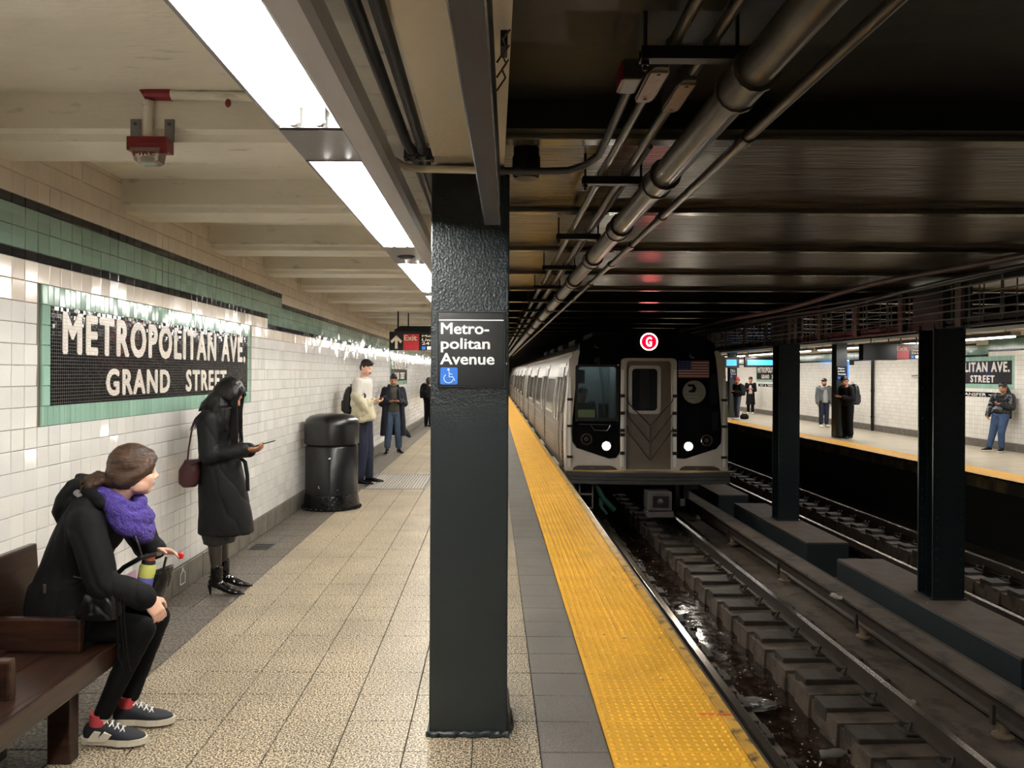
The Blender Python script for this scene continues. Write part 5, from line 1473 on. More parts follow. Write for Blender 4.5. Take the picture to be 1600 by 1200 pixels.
# ================================================================ PEOPLE
V = Vector
def perp_frame(d, hint):
    d = d.normalized(); h = (hint - d * hint.dot(d))
    h = h.normalized() if h.length > 1e-4 else d.orthogonal().normalized()
    return d, h, d.cross(h)
class Blob(MB):
    def ell(s, c, r, f=None, u=None, seg=16, rings=10):
        """ellipsoid, radii along f, side, u"""
        f = V(f or (1, 0, 0)).normalized(); u = V(u or (0, 0, 1)); u = (u - f * u.dot(f)).normalized(); sd = u.cross(f)
        M = Matrix((f * r[0], sd * r[1], u * r[2])).transposed()
        s.sphere(c, 1, seg, rings, M=M); return s
    def cap(s, p1, r1, p2, r2, seg=12):
        p1 = V(p1); p2 = V(p2)
        s.cyl(p1, p2, r1, seg, r2, smooth=True)
        s.sphere(p1, r1, seg, 8); s.sphere(p2, r2, seg, 8); return s
    def chain(s, pts, rs, seg=12):
        for i in range(len(pts) - 1): s.cap(pts[i], rs[i], pts[i + 1], rs[i + 1], seg)
        return s
    def loft(s, rings, seg=28, e=2.0):
        vs = []; fs = []
        for c, a, b in rings:
            c = V(c); a = V(a); b = V(b)
            for k in range(seg):
                t = 2 * PI * k / seg; ct, st = math.cos(t), math.sin(t)
                ct = math.copysign(abs(ct) ** (2 / e), ct); st = math.copysign(abs(st) ** (2 / e), st)
                vs.append(c + a * ct + b * st)
        n = len(rings)
        for i in range(n - 1):
            fs += [(i * seg + k, i * seg + (k + 1) % seg, (i + 1) * seg + (k + 1) % seg, (i + 1) * seg + k) for k in range(seg)]
        fs += [tuple(range(seg))[::-1], tuple(range((n - 1) * seg, n * seg))]
        return s.add(vs, fs, 0, True)
    def finish(s, name, m, parent, voxel=.012, smooth=4, fold=0.0, fscale=9.0, fstretch=(1, 1, .5), label=None, seed=0, lim=None):
        me = bpy.data.meshes.new(name)
        me.from_pydata([tuple(v) for v in s.v], [], s.f)
        bm = bmesh.new(); bm.from_mesh(me); bmesh.ops.remove_doubles(bm, verts=bm.verts, dist=1e-6)
        bmesh.ops.recalc_face_normals(bm, faces=bm.faces); bm.to_mesh(me); bm.free()
        o = bpy.data.objects.new(name, me); COL.objects.link(o)
        r = o.modifiers.new('r', 'REMESH'); r.mode = 'VOXEL'; r.voxel_size = voxel; r.use_smooth_shade = True
        if smooth:
            q = o.modifiers.new('s', 'SMOOTH'); q.factor = .5; q.iterations = smooth
        dg = bpy.context.evaluated_depsgraph_get()
        nm = bpy.data.meshes.new_from_object(o.evaluated_get(dg))
        bpy.data.objects.remove(o); bpy.data.meshes.remove(me)
        n = len(nm.vertices)
        co = np.empty(n * 3); nm.vertices.foreach_get('co', co); co = co.reshape(-1, 3)
        if fold:
            no = np.empty(n * 3); nm.vertices.foreach_get('normal', no); no = no.reshape(-1, 3)
            d = np.array([noise.noise(V((c[0] * fscale * fstretch[0] + seed, c[1] * fscale * fstretch[1], c[2] * fscale * fstretch[2]))) +
                          .5 * noise.noise(V((c[0] * fscale * 2.3 + seed, c[1] * fscale * 2.3, c[2] * fscale * 1.4 + 5))) for c in co])
            cr = np.array([(1 - abs(noise.noise(V((c[0] * fscale * fstretch[0] * .9 + seed + 9, c[1] * fscale * fstretch[1] * .9, c[2] * fscale * fstretch[2] * 1.3 + c[0] * fscale * .5)))) * 2.2) for c in co])
            d = d * .8 - .75 * np.clip(cr, 0, 1) ** 5
            co = co + no * (d * fold)[:, None]
        if lim is not None: co[:, 2] = np.maximum(co[:, 2], lim)
        mn = co.min(0); mx = co.max(0)
        org = V(((mn[0] + mx[0]) / 2, (mn[1] + mx[1]) / 2, mn[2]))
        nm.vertices.foreach_set('co', (co - np.array(org)).ravel())
        nm.polygons.foreach_set('use_smooth', [True] * len(nm.polygons))
        nm.materials.clear(); nm.materials.append(m); nm.name = name; nm.update()
        o = bpy.data.objects.new(name, nm); COL.objects.link(o); WLOC[o.name] = org
        if parent: o.parent = parent; o.location = org - wl(parent)
        else: o.location = org
        if label: o['label'] = label
        return o

def hand(b, w, d, n, t, curl=.5, thumb=.5, k=1.0):
    """palm from the wrist w along d, palm faces n, thumb on side t"""
    d = V(d).normalized(); n = V(n); n = (n - d * n.dot(d)).normalized(); tt = V(t); t = d.cross(n); t = t if t.dot(tt) > 0 else -t
    b.loft([(w + d * x * k, t * a * k, n * c * k) for x, a, c in ((-.01, .024, .020), (.02, .033, .018), (.055, .042, .016), (.088, .040, .013), (.098, .034, .010))], 14, 2.6)
    for off, L_, c2 in ((.031, .070, 0), (.010, .078, .03), (-.011, .073, .06), (-.031, .058, .10)):
        p = w + (d * .088 + t * off) * k; a = .15 + c2
        for seg, (fr, r1, r2) in enumerate(((.45, .0092, .0086), (.30, .0086, .0080), (.25, .0080, .0070))):
            a += curl * (.55 if seg == 0 else .75)
            q = p + (d * math.cos(a) + n * math.sin(a) + t * off * .6) * (L_ * fr * k)
            b.cap(p, r1 * k, q, r2 * k, 8); p = q
    p = w + (d * .025 + t * .030) * k
    q = p + (t * .7 + d * .65 + n * .35 * thumb).normalized() * .038 * k
    r = q + (d * .85 + t * .15 + n * .6 * thumb).normalized() * .030 * k
    e = r + (d * .8 - t * .1 + n * .9 * thumb).normalized() * .024 * k
    b.chain([p, q, r, e], [.014 * k, .0115 * k, .010 * k, .0085 * k], 8)

def head(b, c, f, u, k=1.0):
    f, u, s = perp_frame(V(f), V(u))[0], perp_frame(V(f), V(u))[1], perp_frame(V(f), V(u))[2]
    P = lambda a, l, h: V(c) + (f * a + s * l + u * h) * k
    b.ell(P(-.012, 0, .022), (.097 * k, .076 * k, .096 * k), f, u)
    b.ell(P(.025, 0, -.035), (.070 * k, .060 * k, .075 * k), f, u)
    b.ell(P(.060, 0, -.082), (.030 * k, .032 * k, .026 * k), f, u)
    for q in (-1, 1):
        b.ell(P(.045, q * .036, -.030), (.036 * k, .026 * k, .032 * k), f, u)
        b.ell(P(.020, q * .050, -.060), (.045 * k, .018 * k, .030 * k), f, u)
        b.ell(P(-.012, q * .077, -.010), (.016 * k, .008 * k, .030 * k), (f + s * q * .4), u)
    b.ell(P(.072, 0, .028), (.020 * k, .045 * k, .014 * k), f, u)
    b.cap(P(.086, 0, .012), .008 * k, P(.108, 0, -.022), .011 * k, 8)
    for q in (-1, 1): b.ell(P(.096, q * .012, -.028), (.010 * k, .008 * k, .007 * k), f, u)
    b.ell(P(.089, 0, -.054), (.010 * k, .024 * k, .006 * k), f, u); b.ell(P(.086, 0, -.066), (.010 * k, .021 * k, .007 * k), f, u)
    return P, f, s, u

def face_parts(root, P, f, s, u, brow, k=1.0, lid=True, moustache=None, beard=None):
    eye_w = MATS.get('eye_white') or mat('eye_white', (225, 220, 214), .2)
    eye_d = MATS.get('eye_dark') or mat('eye_dark', (24, 16, 12), .2)
    lip = MATS.get('lip_tone') or mat('lip_tone', (150, 78, 70), .4)
    for q in (-1, 1):
        e = Blob().ell(P(.070, q * .031, .006), (.0125 * k, .0125 * k, .0065 * k), f, u, 10, 8).build('eye', eye_w, root)
        Blob().ell(P(.0785, q * .031, .006), (.006 * k, .006 * k, .0052 * k), f, u, 8, 6).build('iris', eye_d, e)
        Blob().chain([P(.078, q * .018, .031), P(.083, q * .032, .036), P(.070, q * .048, .030)], [.003 * k, .0038 * k, .0022 * k], 6).build('eyebrow', brow, root)
    Blob().ell(P(.0935, 0, -.054), (.007 * k, .021 * k, .0042 * k), f, u, 10, 6).ell(P(.091, 0, -.063), (.007 * k, .018 * k, .005 * k), f, u, 10, 6).build('lips', lip, root)
    if moustache: Blob().chain([P(.088, -.026, -.050), P(.101, -.006, -.042), P(.101, .006, -.042), P(.088, .026, -.050)], [.004 * k, .007 * k, .007 * k, .004 * k], 6).build('moustache', moustache, root)

def limb_pts(a, b_, c): return [V(a), V(b_), V(c)]
TW = [(0.0, .150, .105), (.18, .150, .108), (.38, .128, .100), (.55, .132, .102), (.75, .155, .112), (.90, .165, .100), (1.0, .120, .075)]
def torso_rings(pel, che, nb, side, grow=0.0, prof=TW, sc=1.0, dsc=1.0):
    """rings from pelvis over chest to the neck base along a bent spine"""
    pel, che, nb, side = V(pel), V(che), V(nb), V(side).normalized()
    out = []
    for t, w_, d_ in prof:
        # quadratic bezier through the spine
        mid = che * 2 - (pel + nb) / 2
        c = pel * (1 - t) ** 2 + mid * (2 * t * (1 - t)) + nb * t * t
        tg = ((mid - pel) * (1 - t) + (nb - mid) * t).normalized()
        dep = side.cross(tg).normalized()
        out.append((c, side * (w_ * sc + grow), dep * (d_ * sc * dsc + grow)))
    return out

class Fig:
    """joints of one figure in its own frame: x forward, y left, z up"""
    def __init__(s, name, label, loc, rz, group=None, k=1.0, skin=None):
        s.root = empty('person', (0, 0, 0), label, 'person', group)
        WLOC[s.root.name] = V((0, 0, 0))
        s.loc = V(loc); s.rz = rz; s.k = k
        s.M = Matrix.Translation(s.loc) @ Matrix.Rotation(rz, 4, 'Z')
        s.skin = skin
        s.J = dict(pel=V((0, 0, .93)), che=V((0, 0, 1.20)), nb=V((-.01, 0, 1.42)), head=V((.02, 0, 1.585)), hf=V((1, 0, 0)), hu=V((0, 0, 1)), side=V((0, 1, 0)))
        for q, n in ((1, 'l'), (-1, 'r')):
            s.J['sh' + n] = V((-.01, q * .175, 1.38)); s.J['el' + n] = V((-.02, q * .22, 1.10)); s.J['wr' + n] = V((.04, q * .23, .86))
            s.J['hi' + n] = V((0, q * .085, .90)); s.J['kn' + n] = V((.01, q * .09, .49)); s.J['an' + n] = V((-.02, q * .095, .09)); s.J['ft' + n] = V((1, q * .15, 0))
            s.J['hd' + n] = V((.2, 0, -1)); s.J['hn' + n] = V((0, -q, 0)); s.J['ht' + n] = V((1, 0, 0)); s.J['hc' + n] = .5
    def set(s, **kw):
        for a, b_ in kw.items(): s.J[a] = V(b_) if isinstance(b_, (tuple, list)) else b_
        return s
    def body(s, voxel=.008, k=1.0, smooth=2, legk=1.0, handk=.92, foot=True):
        J = s.J; b = Blob()
        P, f, sd, u = head(b, J['head'], J['hf'], J['hu'], k)
        b.cap(P(-.02, 0, -.05), .050, J['nb'] + V((0, 0, -.02)), .056)
        b.loft(torso_rings(J['pel'], J['che'], J['nb'], J['side'], -.02))
        for n in 'lr':
            b.chain([J['sh' + n], J['el' + n], J['wr' + n]], [.046, .036, .025])
            hand(b, J['wr' + n], J['hd' + n], J['hn' + n], J['ht' + n], J['hc' + n], .6, handk)
            b.chain([J['hi' + n], J['kn' + n], J['an' + n]], [.078 * legk, .050 * legk, .036 * legk])
            q = J['ft' + n].normalized()
            if foot: b.chain([J['an' + n] + V((0, 0, -.03)), J['an' + n] + q * .13 + V((0, 0, -.06))], [.034, .026])
        s.P, s.f, s.sd, s.u = P, f, sd, u
        return b.finish('body', s.skin, s.root, voxel, smooth)
    def top(s, m, grow=.018, arm=(.066, .058, .046), prof=TW, voxel=.011, fold=.007, name='jacket', dsc=1.0, sleeves='lr', extra=None, label=None, smooth=4, cuff=.95, fscale=9, lim=None):
        J = s.J; b = Blob(); b.loft(torso_rings(J['pel'], J['che'], J['nb'], J['side'], grow, prof, 1, dsc))
        for n in sleeves:
            w_ = J['el' + n].lerp(J['wr' + n], cuff)
            b.chain([J['sh' + n], J['el' + n], w_], list(arm))
        if extra: extra(b)
        return b.finish(name, m, s.root, voxel, smooth, fold, fscale, seed=random.random() * 50, label=label, lim=lim)
    def legs(s, m, r=(.095, .068, .052), voxel=.011, fold=.005, name='trousers', pel=True, end=.97, drop=0.0, smooth=4):
        J = s.J; b = Blob()
        for n in 'lr':
            e = J['kn' + n].lerp(J['an' + n], end)
            b.chain([J['hi' + n], J['kn' + n], e + V((0, 0, -drop))], list(r))
        if pel: b.ell(J['pel'] + V((0, 0, -.02)), (.115, .155, .11))
        return b.finish(name, m, s.root, voxel, smooth, fold, 10, fstretch=(1, 1, .9), seed=random.random() * 50)
    def shoes(s, m, sole=None, heel=0.0, L=.27, w_=.048, laces=None, h=.075, voxel=.008):
        for n in 'lr':
            a = s.J['an' + n]; q = s.J['ft' + n].copy(); q.z = 0; q.normalize(); side = V((-q.y, q.x, 0))
            z0 = a.z - .085; b = Blob()
            back = V((a.x, a.y, z0)) - q * .06
            b.loft([(back + q * x + V((0, 0, zz)), side * ww, V((0, 0, hh))) for x, ww, hh, zz in ((-.005, .018, .025, .045), (.01, .034, .042, .048), (.06, .038, .044, .052), (.11, .040, .036, .044), (.17, w_, .027, .035), (.22, w_ * .94, .022, .030), (L - .015, w_ * .6, .016, .026), (L, w_ * .25, .010, .024))], 18, 2.4)
            b.cap(V((a.x, a.y, z0 + .06)), .040, V((a.x, a.y, z0 + h + .02)), .038)
            o = b.finish('shoe', m, s.root, voxel, 2, lim=None)
            if sole:
                c = MB(); pts = []
                for x, ww in ((-.012, .018), (.0, .034), (.06, .040), (.11, .038), (.17, w_ + .003), (.22, w_), (L - .012, w_ * .68), (L + .006, w_ * .25)): pts.append((x, ww))
                poly = [back + q * x + side * ww for x, ww in pts] + [back + q * x - side * ww for x, ww in pts[::-1]]
                c.prism([(p.x, p.y) for p in poly], z0 + .001, z0 + .028, 'Z'); c.build('sole', sole, o)
            if laces:
                c = MB()
                for i in range(4):
                    p = back + q * (.095 + i * .025) + V((0, 0, .100 - i * .011)); c.tube([p - side * .024 + V((0, 0, -.010)), p + V((0, 0, .006)) + q * .008, p + side * .024 + V((0, 0, -.010))], .0035, 5)
                    c.tube([p - side * .022 + V((0, 0, -.010)) + q * .02, p + V((0, 0, .005)), p + side * .024 + V((0, 0, -.010)) - q * .01], .003, 5)
                c.build('laces', laces, o)
    def done(s):
        s.root.location = s.loc; s.root.rotation_euler = (0, 0, s.rz)
        bpy.context.view_layer.update()
        return s.root
def xf(b, M):
    b.v = [M @ V(v) for v in b.v]; return b

def phone(fig, c, d, n, label, k=1.0):
    """phone centred at c, long axis d, screen normal n, in the figure frame; a thing of its own"""
    d = V(d).normalized(); n = V(n); n = (n - d * n.dot(d)).normalized(); t = d.cross(n)
    M = fig.M @ Matrix.Translation(V(c)) @ Matrix((d, t, n)).transposed().to_4x4()
    r = empty('phone', M @ V((0, 0, 0)), label, 'phone')
    xf(MB().bbox(-.075, .075, -.037, .037, -.004, .004, .003), M).build('phone_case', sign_blk, r)
    xf(MB().box(-.070, .070, -.034, .034, .0042, .0048), M).build('phone_screen', MATS.get('phone_glass') or mat('phone_glass', (60, 66, 74), .1, emit=(150, 170, 190), estr=.25), r)

def backpack(fig, c, w_, h, d, m, label, back=(-1, 0, 0), straps=True, m2=None, tilt=0.0):
    """backpack centred at c in the figure frame; outer face looks along back"""
    bk = V(back).normalized(); up = V((bk.x * tilt, bk.y * tilt, 1)).normalized(); sd = up.cross(bk).normalized()
    M = fig.M @ Matrix.Translation(V(c)) @ Matrix((bk, sd, up)).transposed().to_4x4()
    b0 = M @ V((0, 0, -h / 2)); r = empty('backpack', b0, label, 'backpack')
    b = Blob(); b.loft([((-.01 + o_, 0, z * h), V((0, w_ / 2 * a, 0)), V((d / 2 * c_, 0, 0))) for z, a, c_, o_ in ((-.5, .8, .7, 0), (-.45, .98, 1.0, 0), (-.1, 1.0, 1.05, .005), (.2, .95, .9, 0), (.4, .82, .7, -.01), (.5, .5, .4, -.02))], 24, 3.2)
    b.v = [M @ V(v) for v in b.v]; main = b.finish('main_bag', m, r, .012, 2, .004, 14)
    b = Blob(); b.loft([((d * .45, 0, z * h), V((0, w_ * .38 * a, 0)), V((d * .22 * a, 0, 0))) for z, a in ((-.42, .8), (-.36, 1), (-.05, 1), (.02, .7))], 20, 3)
    b.v = [M @ V(v) for v in b.v]; b.finish('front_pocket', m2 or m, r, .012, 2, .002, 14)
    xf(MB().tube([(-d * .2, -.03, h * .48), (-d * .2, -.02, h * .56), (-d * .2, .02, h * .56), (-d * .2, .03, h * .48)], .008, 6), M).build('top_handle', m, r)
    if straps:
        for q in (-1, 1):
            pts = [(-d * .3, q * w_ * .28, h * .42), (-d * .55, q * w_ * .30, h * .50), (-d * .5 - .15, q * w_ * .34, h * .44), (-d * .5 - .225, q * w_ * .36, h * .18), (-d * .5 - .20, q * w_ * .42, -h * .12), (-d * .5 - .06, q * w_ * .46, -h * .32), (-d * .2, q * w_ * .42, -h * .42)]
            xf(MB().tube(pts, .016, 6), M).build('strap', m, r)
    return r

def strands(b, roots, r=.006, seg=5):
    for pts in roots: b.tube(pts, [r * (1 - .6 * i / (len(pts) - 1)) for i in range(len(pts))], seg)
skin_a = mat('light_skin', (218, 172, 150), .45, var=.05, vscale=20)
skin_b = mat('warm_brown_skin', (176, 122, 92), .45, var=.05, vscale=20)
skin_t = mat('sheer_dark_tights', (58, 50, 46), .55)
blk_cloth = mat('matte_black_cloth', (10, 10, 12), .8, spec=.25, bump=.35, bscale=30, bdist=.006, var=.15)
blk_cloth2 = mat('black_gabardine', (11, 11, 14), .65, spec=.3, bump=.3, bscale=22, bdist=.006)
blk_legging = mat('black_leggings', (10, 10, 12), .85, spec=.2)
patent = mat('black_patent_leather', (10, 10, 11), .12)
leather = mat('black_leather', (16, 16, 17), .32, bump=.3, bscale=60)
hair_blk = mat('black_hair', (11, 9, 10), .42, bump=.6, bscale=90, stretch=(2.2, 2.2, .12), bdist=.004)
hair_brn = mat('brown_hair', (50, 35, 27), .5, spec=.3, bump=.8, bscale=45, stretch=(.5, .5, 3.2), bdist=.004, col2=(88, 64, 48), mscale=18, mthr=.55, msoft=.2)
hair_dk = mat('dark_brown_hair', (26, 19, 16), .5, bump=.6, bscale=120)
knit = mat('purple_knit', (66, 50, 128), .9, var=.25, vscale=60, bump=1.0, bscale=85, bdist=.01)
fleece = mat('grey_fleece', (150, 148, 150), .9, var=.25, vscale=60, bump=1, bscale=120)
navy_shoe = mat('navy_suede', (24, 25, 34), .7)
sole_w = mat('offwhite_sole', (212, 204, 186), .6)
lace_w = mat('white_laces', (232, 230, 226), .7)
burg = mat('burgundy_leather', (66, 28, 34), .35)

# ---------------------------------------------------------------- seated woman
f1 = Fig('person', 'woman in black hooded jacket and purple scarf sitting at the bench end', (-1.95, 3.58, 0), 0, skin=skin_a)
L1 = lambda x, y, z: V((x + 1.95, y - 3.58, z))
f1.set(pel=L1(-2.00, 3.58, .57), che=L1(-1.93, 3.58, .84), nb=L1(-1.775, 3.58, 1.07), head=L1(-1.685, 3.60, 1.215), hf=(.77, .62, -.10), hu=(.15, .05, 1),
       side=(0, 1, 0),
       shr=L1(-1.80, 3.41, 1.00), elr=L1(-1.70, 3.36, .745), wrr=L1(-1.53, 3.41, .675), hdr=(.55, .05, -.75), hnr=(-.5, .6, -.45), htr=(.5, .6, .3), hcr=.55,
       shl=L1(-1.78, 3.75, 1.00), ell=L1(-1.70, 3.84, .79), wrl=L1(-1.66, 3.80, .795), hdl=(1, -.12, .02), hnl=(0, -.5, -.8), htl=(.2, -.4, .9), hcl=.35,
       hir=L1(-1.97, 3.49, .54), knr=L1(-1.585, 3.48, .515), anr=L1(-1.775, 3.47, .095), ftr=(1, -.04, 0),
       hil=L1(-1.97, 3.67, .54), knl=L1(-1.61, 3.69, .505), anl=L1(-1.735, 3.66, .095), ftl=(1, .03, 0))
f1.set(ell=L1(-1.74, 3.86, .80))
f1.body(.0062, handk=.84)
face_parts(f1.root, f1.P, f1.f, f1.sd, f1.u, hair_brn)
def ex1(b):
    # coat tail over the seat and thighs
    b.loft([(L1(-1.97, 3.58, .50), V((.02, .19, 0)) * 1.0, V((.17, 0, 0))), (L1(-1.97, 3.58, .60), V((0, .185, 0)), V((.175, 0, 0))), (L1(-1.965, 3.58, .72), V((0, .175, 0)), V((.165, 0, .02)))], 28, 2.4)
    b.loft([(L1(-1.98, 3.58, .55), V((0, .185, 0)), V((0, 0, .085))), (L1(-1.86, 3.58, .555), V((0, .19, 0)), V((0, 0, .088))), (L1(-1.77, 3.58, .55), V((0, .185, 0)), V((.02, 0, .085)))], 24, 2.6)
    b.ell(L1(-1.86, 3.47, .50), (.10, .05, .06)); b.ell(L1(-1.83, 3.45, .47), (.06, .03, .05))
    # shoulders and collar
    b.cap(L1(-1.80, 3.43, 1.00), .075, L1(-1.80, 3.73, 1.00), .075)
    b.ell(L1(-1.80, 3.58, 1.06), (.10, .10, .06), (1, 0, -.3))
f1.top(blk_cloth, .030, (.078, .070, .056), voxel=.0095, fold=.013, name='jacket', extra=ex1, cuff=.92, fscale=7.5)
# hood lying on the back
b = Blob()
b.loft([(L1(-1.96, 3.58, 1.00), V((0, .10, 0)), V((.045, 0, .03))), (L1(-1.965, 3.58, 1.06), V((0, .135, 0)), V((.060, 0, .03))), (L1(-1.945, 3.58, 1.13), V((0, .13, 0)), V((.062, 0, .03))), (L1(-1.925, 3.58, 1.185), V((0, .10, 0)), V((.035, 0, .02)))], 24)
b.chain([L1(-1.93, 3.58, 1.19), L1(-1.84, 3.50, 1.14), L1(-1.76, 3.46, 1.09)], [.022, .034, .030])
b.chain([L1(-1.93, 3.58, 1.19), L1(-1.84, 3.66, 1.14), L1(-1.76, 3.70, 1.09)], [.022, .034, .030])
b.ell(L1(-1.90, 3.58, 1.06), (.10, .13, .07), (1, 0, -.35))
hd = b.finish('hood', blk_cloth, f1.root, .009, 3, .006, 9)
b = Blob().ell(L1(-1.865, 3.535, 1.132), (.085, .060, .020), (1, .1, -.45), (0, -.5, 1)); b.finish('hood_lining', fleece, hd, .008, 1, .004, 40)
f1.legs(blk_legging, (.092, .060, .040), .0085, .003, 'leggings', pel=False, end=.90)
f1.shoes(navy_shoe, sole_w, laces=lace_w, L=.275)
# socks, shoe patches
for n in 'lr':
    a = f1.J['an' + n]
    MB().cyl(a + V((0, 0, -.005)), a + V((.004, 0, .045)), .041, 16).build('sock', mat('coral_sock', (186, 62, 70), .8) if 'coral_sock' not in MATS else MATS['coral_sock'], f1.root, label='coral sock')
a = f1.J['anr']
m = MB(); q = [(.00, .035), (.03, .075), (.06, .07), (.05, .045), (.075, .072), (.11, .06), (.085, .03), (.055, .032), (.03, .03)]
m.prism([(a.x - .03 + x, z) for x, z in q], a.y - .050, a.y - .036); m.build('shoe_patch', sole_w, f1.root)
# purple cowl scarf
b = Blob()
def loop(c, rx, ry, tilt, r, n=22, wob=.012, ph=0):
    pts = []
    for i in range(n):
        t = 2 * PI * i / n; x = rx * math.cos(t); y = ry * math.sin(t); z = -x * tilt + wob * math.sin(3 * t + ph)
        pts.append(V(c) + V((x, y, z)))
    return pts
for c, rx, ry, ti, r_, ph in ((L1(-1.735, 3.575, 1.10), .085, .088, .55, .034, 0), (L1(-1.705, 3.57, 1.055), .085, .095, .75, .040, 1.5), (L1(-1.685, 3.565, 1.005), .070, .090, 1.0, .040, 3), (L1(-1.665, 3.56, .975), .05, .07, 1.0, .038, 4)):
    b.tube(loop(c, rx, ry, ti, r_, ph=ph), r_, 10, closed=True)
b.finish('scarf', knit, f1.root, .007, 1, .004, 40, fstretch=(1, 1, 1))
# hair
b = Blob(); P, f_, s_, u_ = f1.P, f1.f, f1.sd, f1.u
b.ell(P(-.014, 0, .034), (.108, .088, .100), f_, u_)
b.ell(P(-.035, 0, -.012), (.088, .084, .082), f_, u_)
b.ell(P(-.085, 0, -.040), (.042, .045, .040), f_, u_)
b.ell(P(.045, 0, .078), (.045, .062, .035), f_, u_)
for q in (-1, 1):
    b.chain([P(.070, q * .040, .072), P(.050, q * .066, .040), P(.010, q * .078, .006), P(-.06, q * .055, -.04)], [.020, .022, .026, .034])
hr1 = b.finish('hair', hair_brn, f1.root, .006, 4, .002, 40, fstretch=(1, 1, .4))
pc_ = P(-.105, 0, -.045)
b = Blob(); b.chain([pc_, pc_ + V((-.035, -.005, .012)), pc_ + V((-.075, -.015, -.004)), pc_ + V((-.090, -.02, -.035))], [.022, .034, .030, .012])
b.chain([pc_ + V((-.02, -.02, 0)), pc_ + V((-.06, -.045, -.02)), pc_ + V((-.05, -.05, -.045))], [.022, .022, .008])
b.finish('ponytail', hair_brn, hr1, .006, 1, .006, 45)
m = MB()
for i in range(22):
    a = random.uniform(-1, 1); c_ = random.uniform(-1, 1)
    m.tube([pc_ + V((-.02, .01 * a, .02)), pc_ + V((-.06, -.015 + .03 * a, .03 * c_)), pc_ + V((-.095 - .012 * c_, -.02 + .03 * a, -.02 + .02 * c_)), pc_ + V((-.10, -.02 + .04 * a, -.05))], [.006, .005, .003, .001], 4)
m.build('loose_strands', hair_brn, hr1, kind='stuff')
MB().tube(loop(pc_ + V((-.004, 0, .0)), .004, .02, 3, .01, 12, 0), .008, 6, closed=True).build('hair_tie', knit, hr1)
# zip pull, drawstring, piping
MB().bbox(*[v for p in zip(L1(-1.975, 3.375, .705), L1(-1.962, 3.380, .745)) for v in p], .001).build('zip_pull', chrome, f1.root)
f1.done()
# things she holds
W1 = lambda x, y, z: V((x, y, z))
bg = empty('shoulder_bag', (-1.68, 3.34, .62), 'slouchy black leather shoulder bag on the lap of the sitting woman', 'bag')
b = Blob(); b.loft([(W1(-1.72, 3.345, .60), V((.085, 0, 0)), V((0, .028, 0))), (W1(-1.715, 3.345, .63), V((.105, 0, 0)), V((0, .036, 0))), (W1(-1.71, 3.35, .70), V((.085, 0, .02)), V((0, .034, 0))), (W1(-1.715, 3.355, .77), V((.045, 0, .02)), V((0, .018, 0)))], 22, 2.6)
bgb = b.finish('bag_body', leather, bg, .006, 2, .008, 16)
MB().tube([(-1.73, 3.335, .765), (-1.76, 3.345, .772), (-1.80, 3.37, .775), (-1.84, 3.375, .78)], .004, 5).build('chain', chrome, bg)
for dx, l in ((0, .26), (.016, .23), (.03, .28)):
    MB().tube([(-1.625 + dx, 3.325, .70), (-1.62 + dx, 3.318, .60), (-1.615 + dx * 1.4, 3.322, .70 - l), (-1.60 + dx * 1.2, 3.326, .66 - l)], .004, 5).build('strap', leather, bg)
tb = empty('tote_bag', (-1.60, 3.62, .66), 'open black tote bag on her knees with a colourful bottle inside', 'bag')
b = Blob(); b.loft([(W1(-1.62, 3.60, .615), V((.075, 0, 0)), V((0, .07, 0))), (W1(-1.61, 3.60, .66), V((.095, 0, .02)), V((0, .08, 0))), (W1(-1.60, 3.60, .735), V((.10, 0, .04)), V((0, .085, 0)))], 22, 2.6)
b.finish('tote_body', leather, tb, .007, 2, .006, 16)
MB().tube([(-1.72, 3.48, .745), (-1.66, 3.46, .80), (-1.58, 3.455, .845), (-1.54, 3.50, .85), (-1.56, 3.60, .83)], .011, 8).build('tote_flap_rim', leather, tb)
MB().tube([(-1.655, 3.50, 1.0), (-1.60, 3.47, .90), (-1.585, 3.465, .85)], .0055, 6).build('tote_strap', leather, tb)
MB().tube([(-1.50, 3.53, .83), (-1.505, 3.50, .76), (-1.53, 3.48, .70), (-1.56, 3.47, .66)], .006, 6).build('tote_strap', leather, tb)
bo = empty('drink_bottle', (-1.585, 3.54, .70), 'yellow and violet bottle with orange cap poking out of the tote bag', 'bottle')
Mq = Matrix.Translation((-1.595, 3.52, .700)) @ Matrix.Rotation(R(10), 4, 'Y') @ Matrix.Scale(1.0, 4)
xf(MB().lathe((0, 0, 0), [(.034, .0), (.036, .01), (.036, .045)], 20), Mq).build('violet_band', mat('violet_label', (116, 112, 196), .4), bo)
xf(MB().lathe((0, 0, 0), [(.0362, .045), (.0362, .09), (.030, .105)], 20), Mq).build('lime_band', mat('lime_label', (196, 198, 104), .4), bo)
xf(MB().lathe((0, 0, 0), [(.030, .105), (.031, .112), (.026, .122)], 20), Mq).build('navy_ring', navy_shoe, bo)
xf(MB().lathe((0, 0, 0), [(.024, .120), (.024, .140), (.018, .146)], 18), Mq).build('orange_cap', mat('orange_cap', (232, 130, 84), .5), bo)
pk = empty('pink_wrapper', (-1.63, 3.47, .70), 'pale pink paper packet sticking out of the tote bag', 'packet')
MB().prism([(-1.69, .745), (-1.64, .715), (-1.60, .72), (-1.605, .79), (-1.62, .785)], 3.455, 3.463).build('packet', mat('pink_paper', (222, 178, 206), .6), pk)
rd = empty('red_cap', (-1.53, 3.78, .79), 'small red bottle cap held in her far hand', 'cap')
MB().lathe((-1.533, 3.775, 0), [(.012, .765), (.014, .770), (.014, .790), (.010, .794)], 12).build('cap_body', mat('bright_red_plastic', (206, 26, 42), .4), rd)

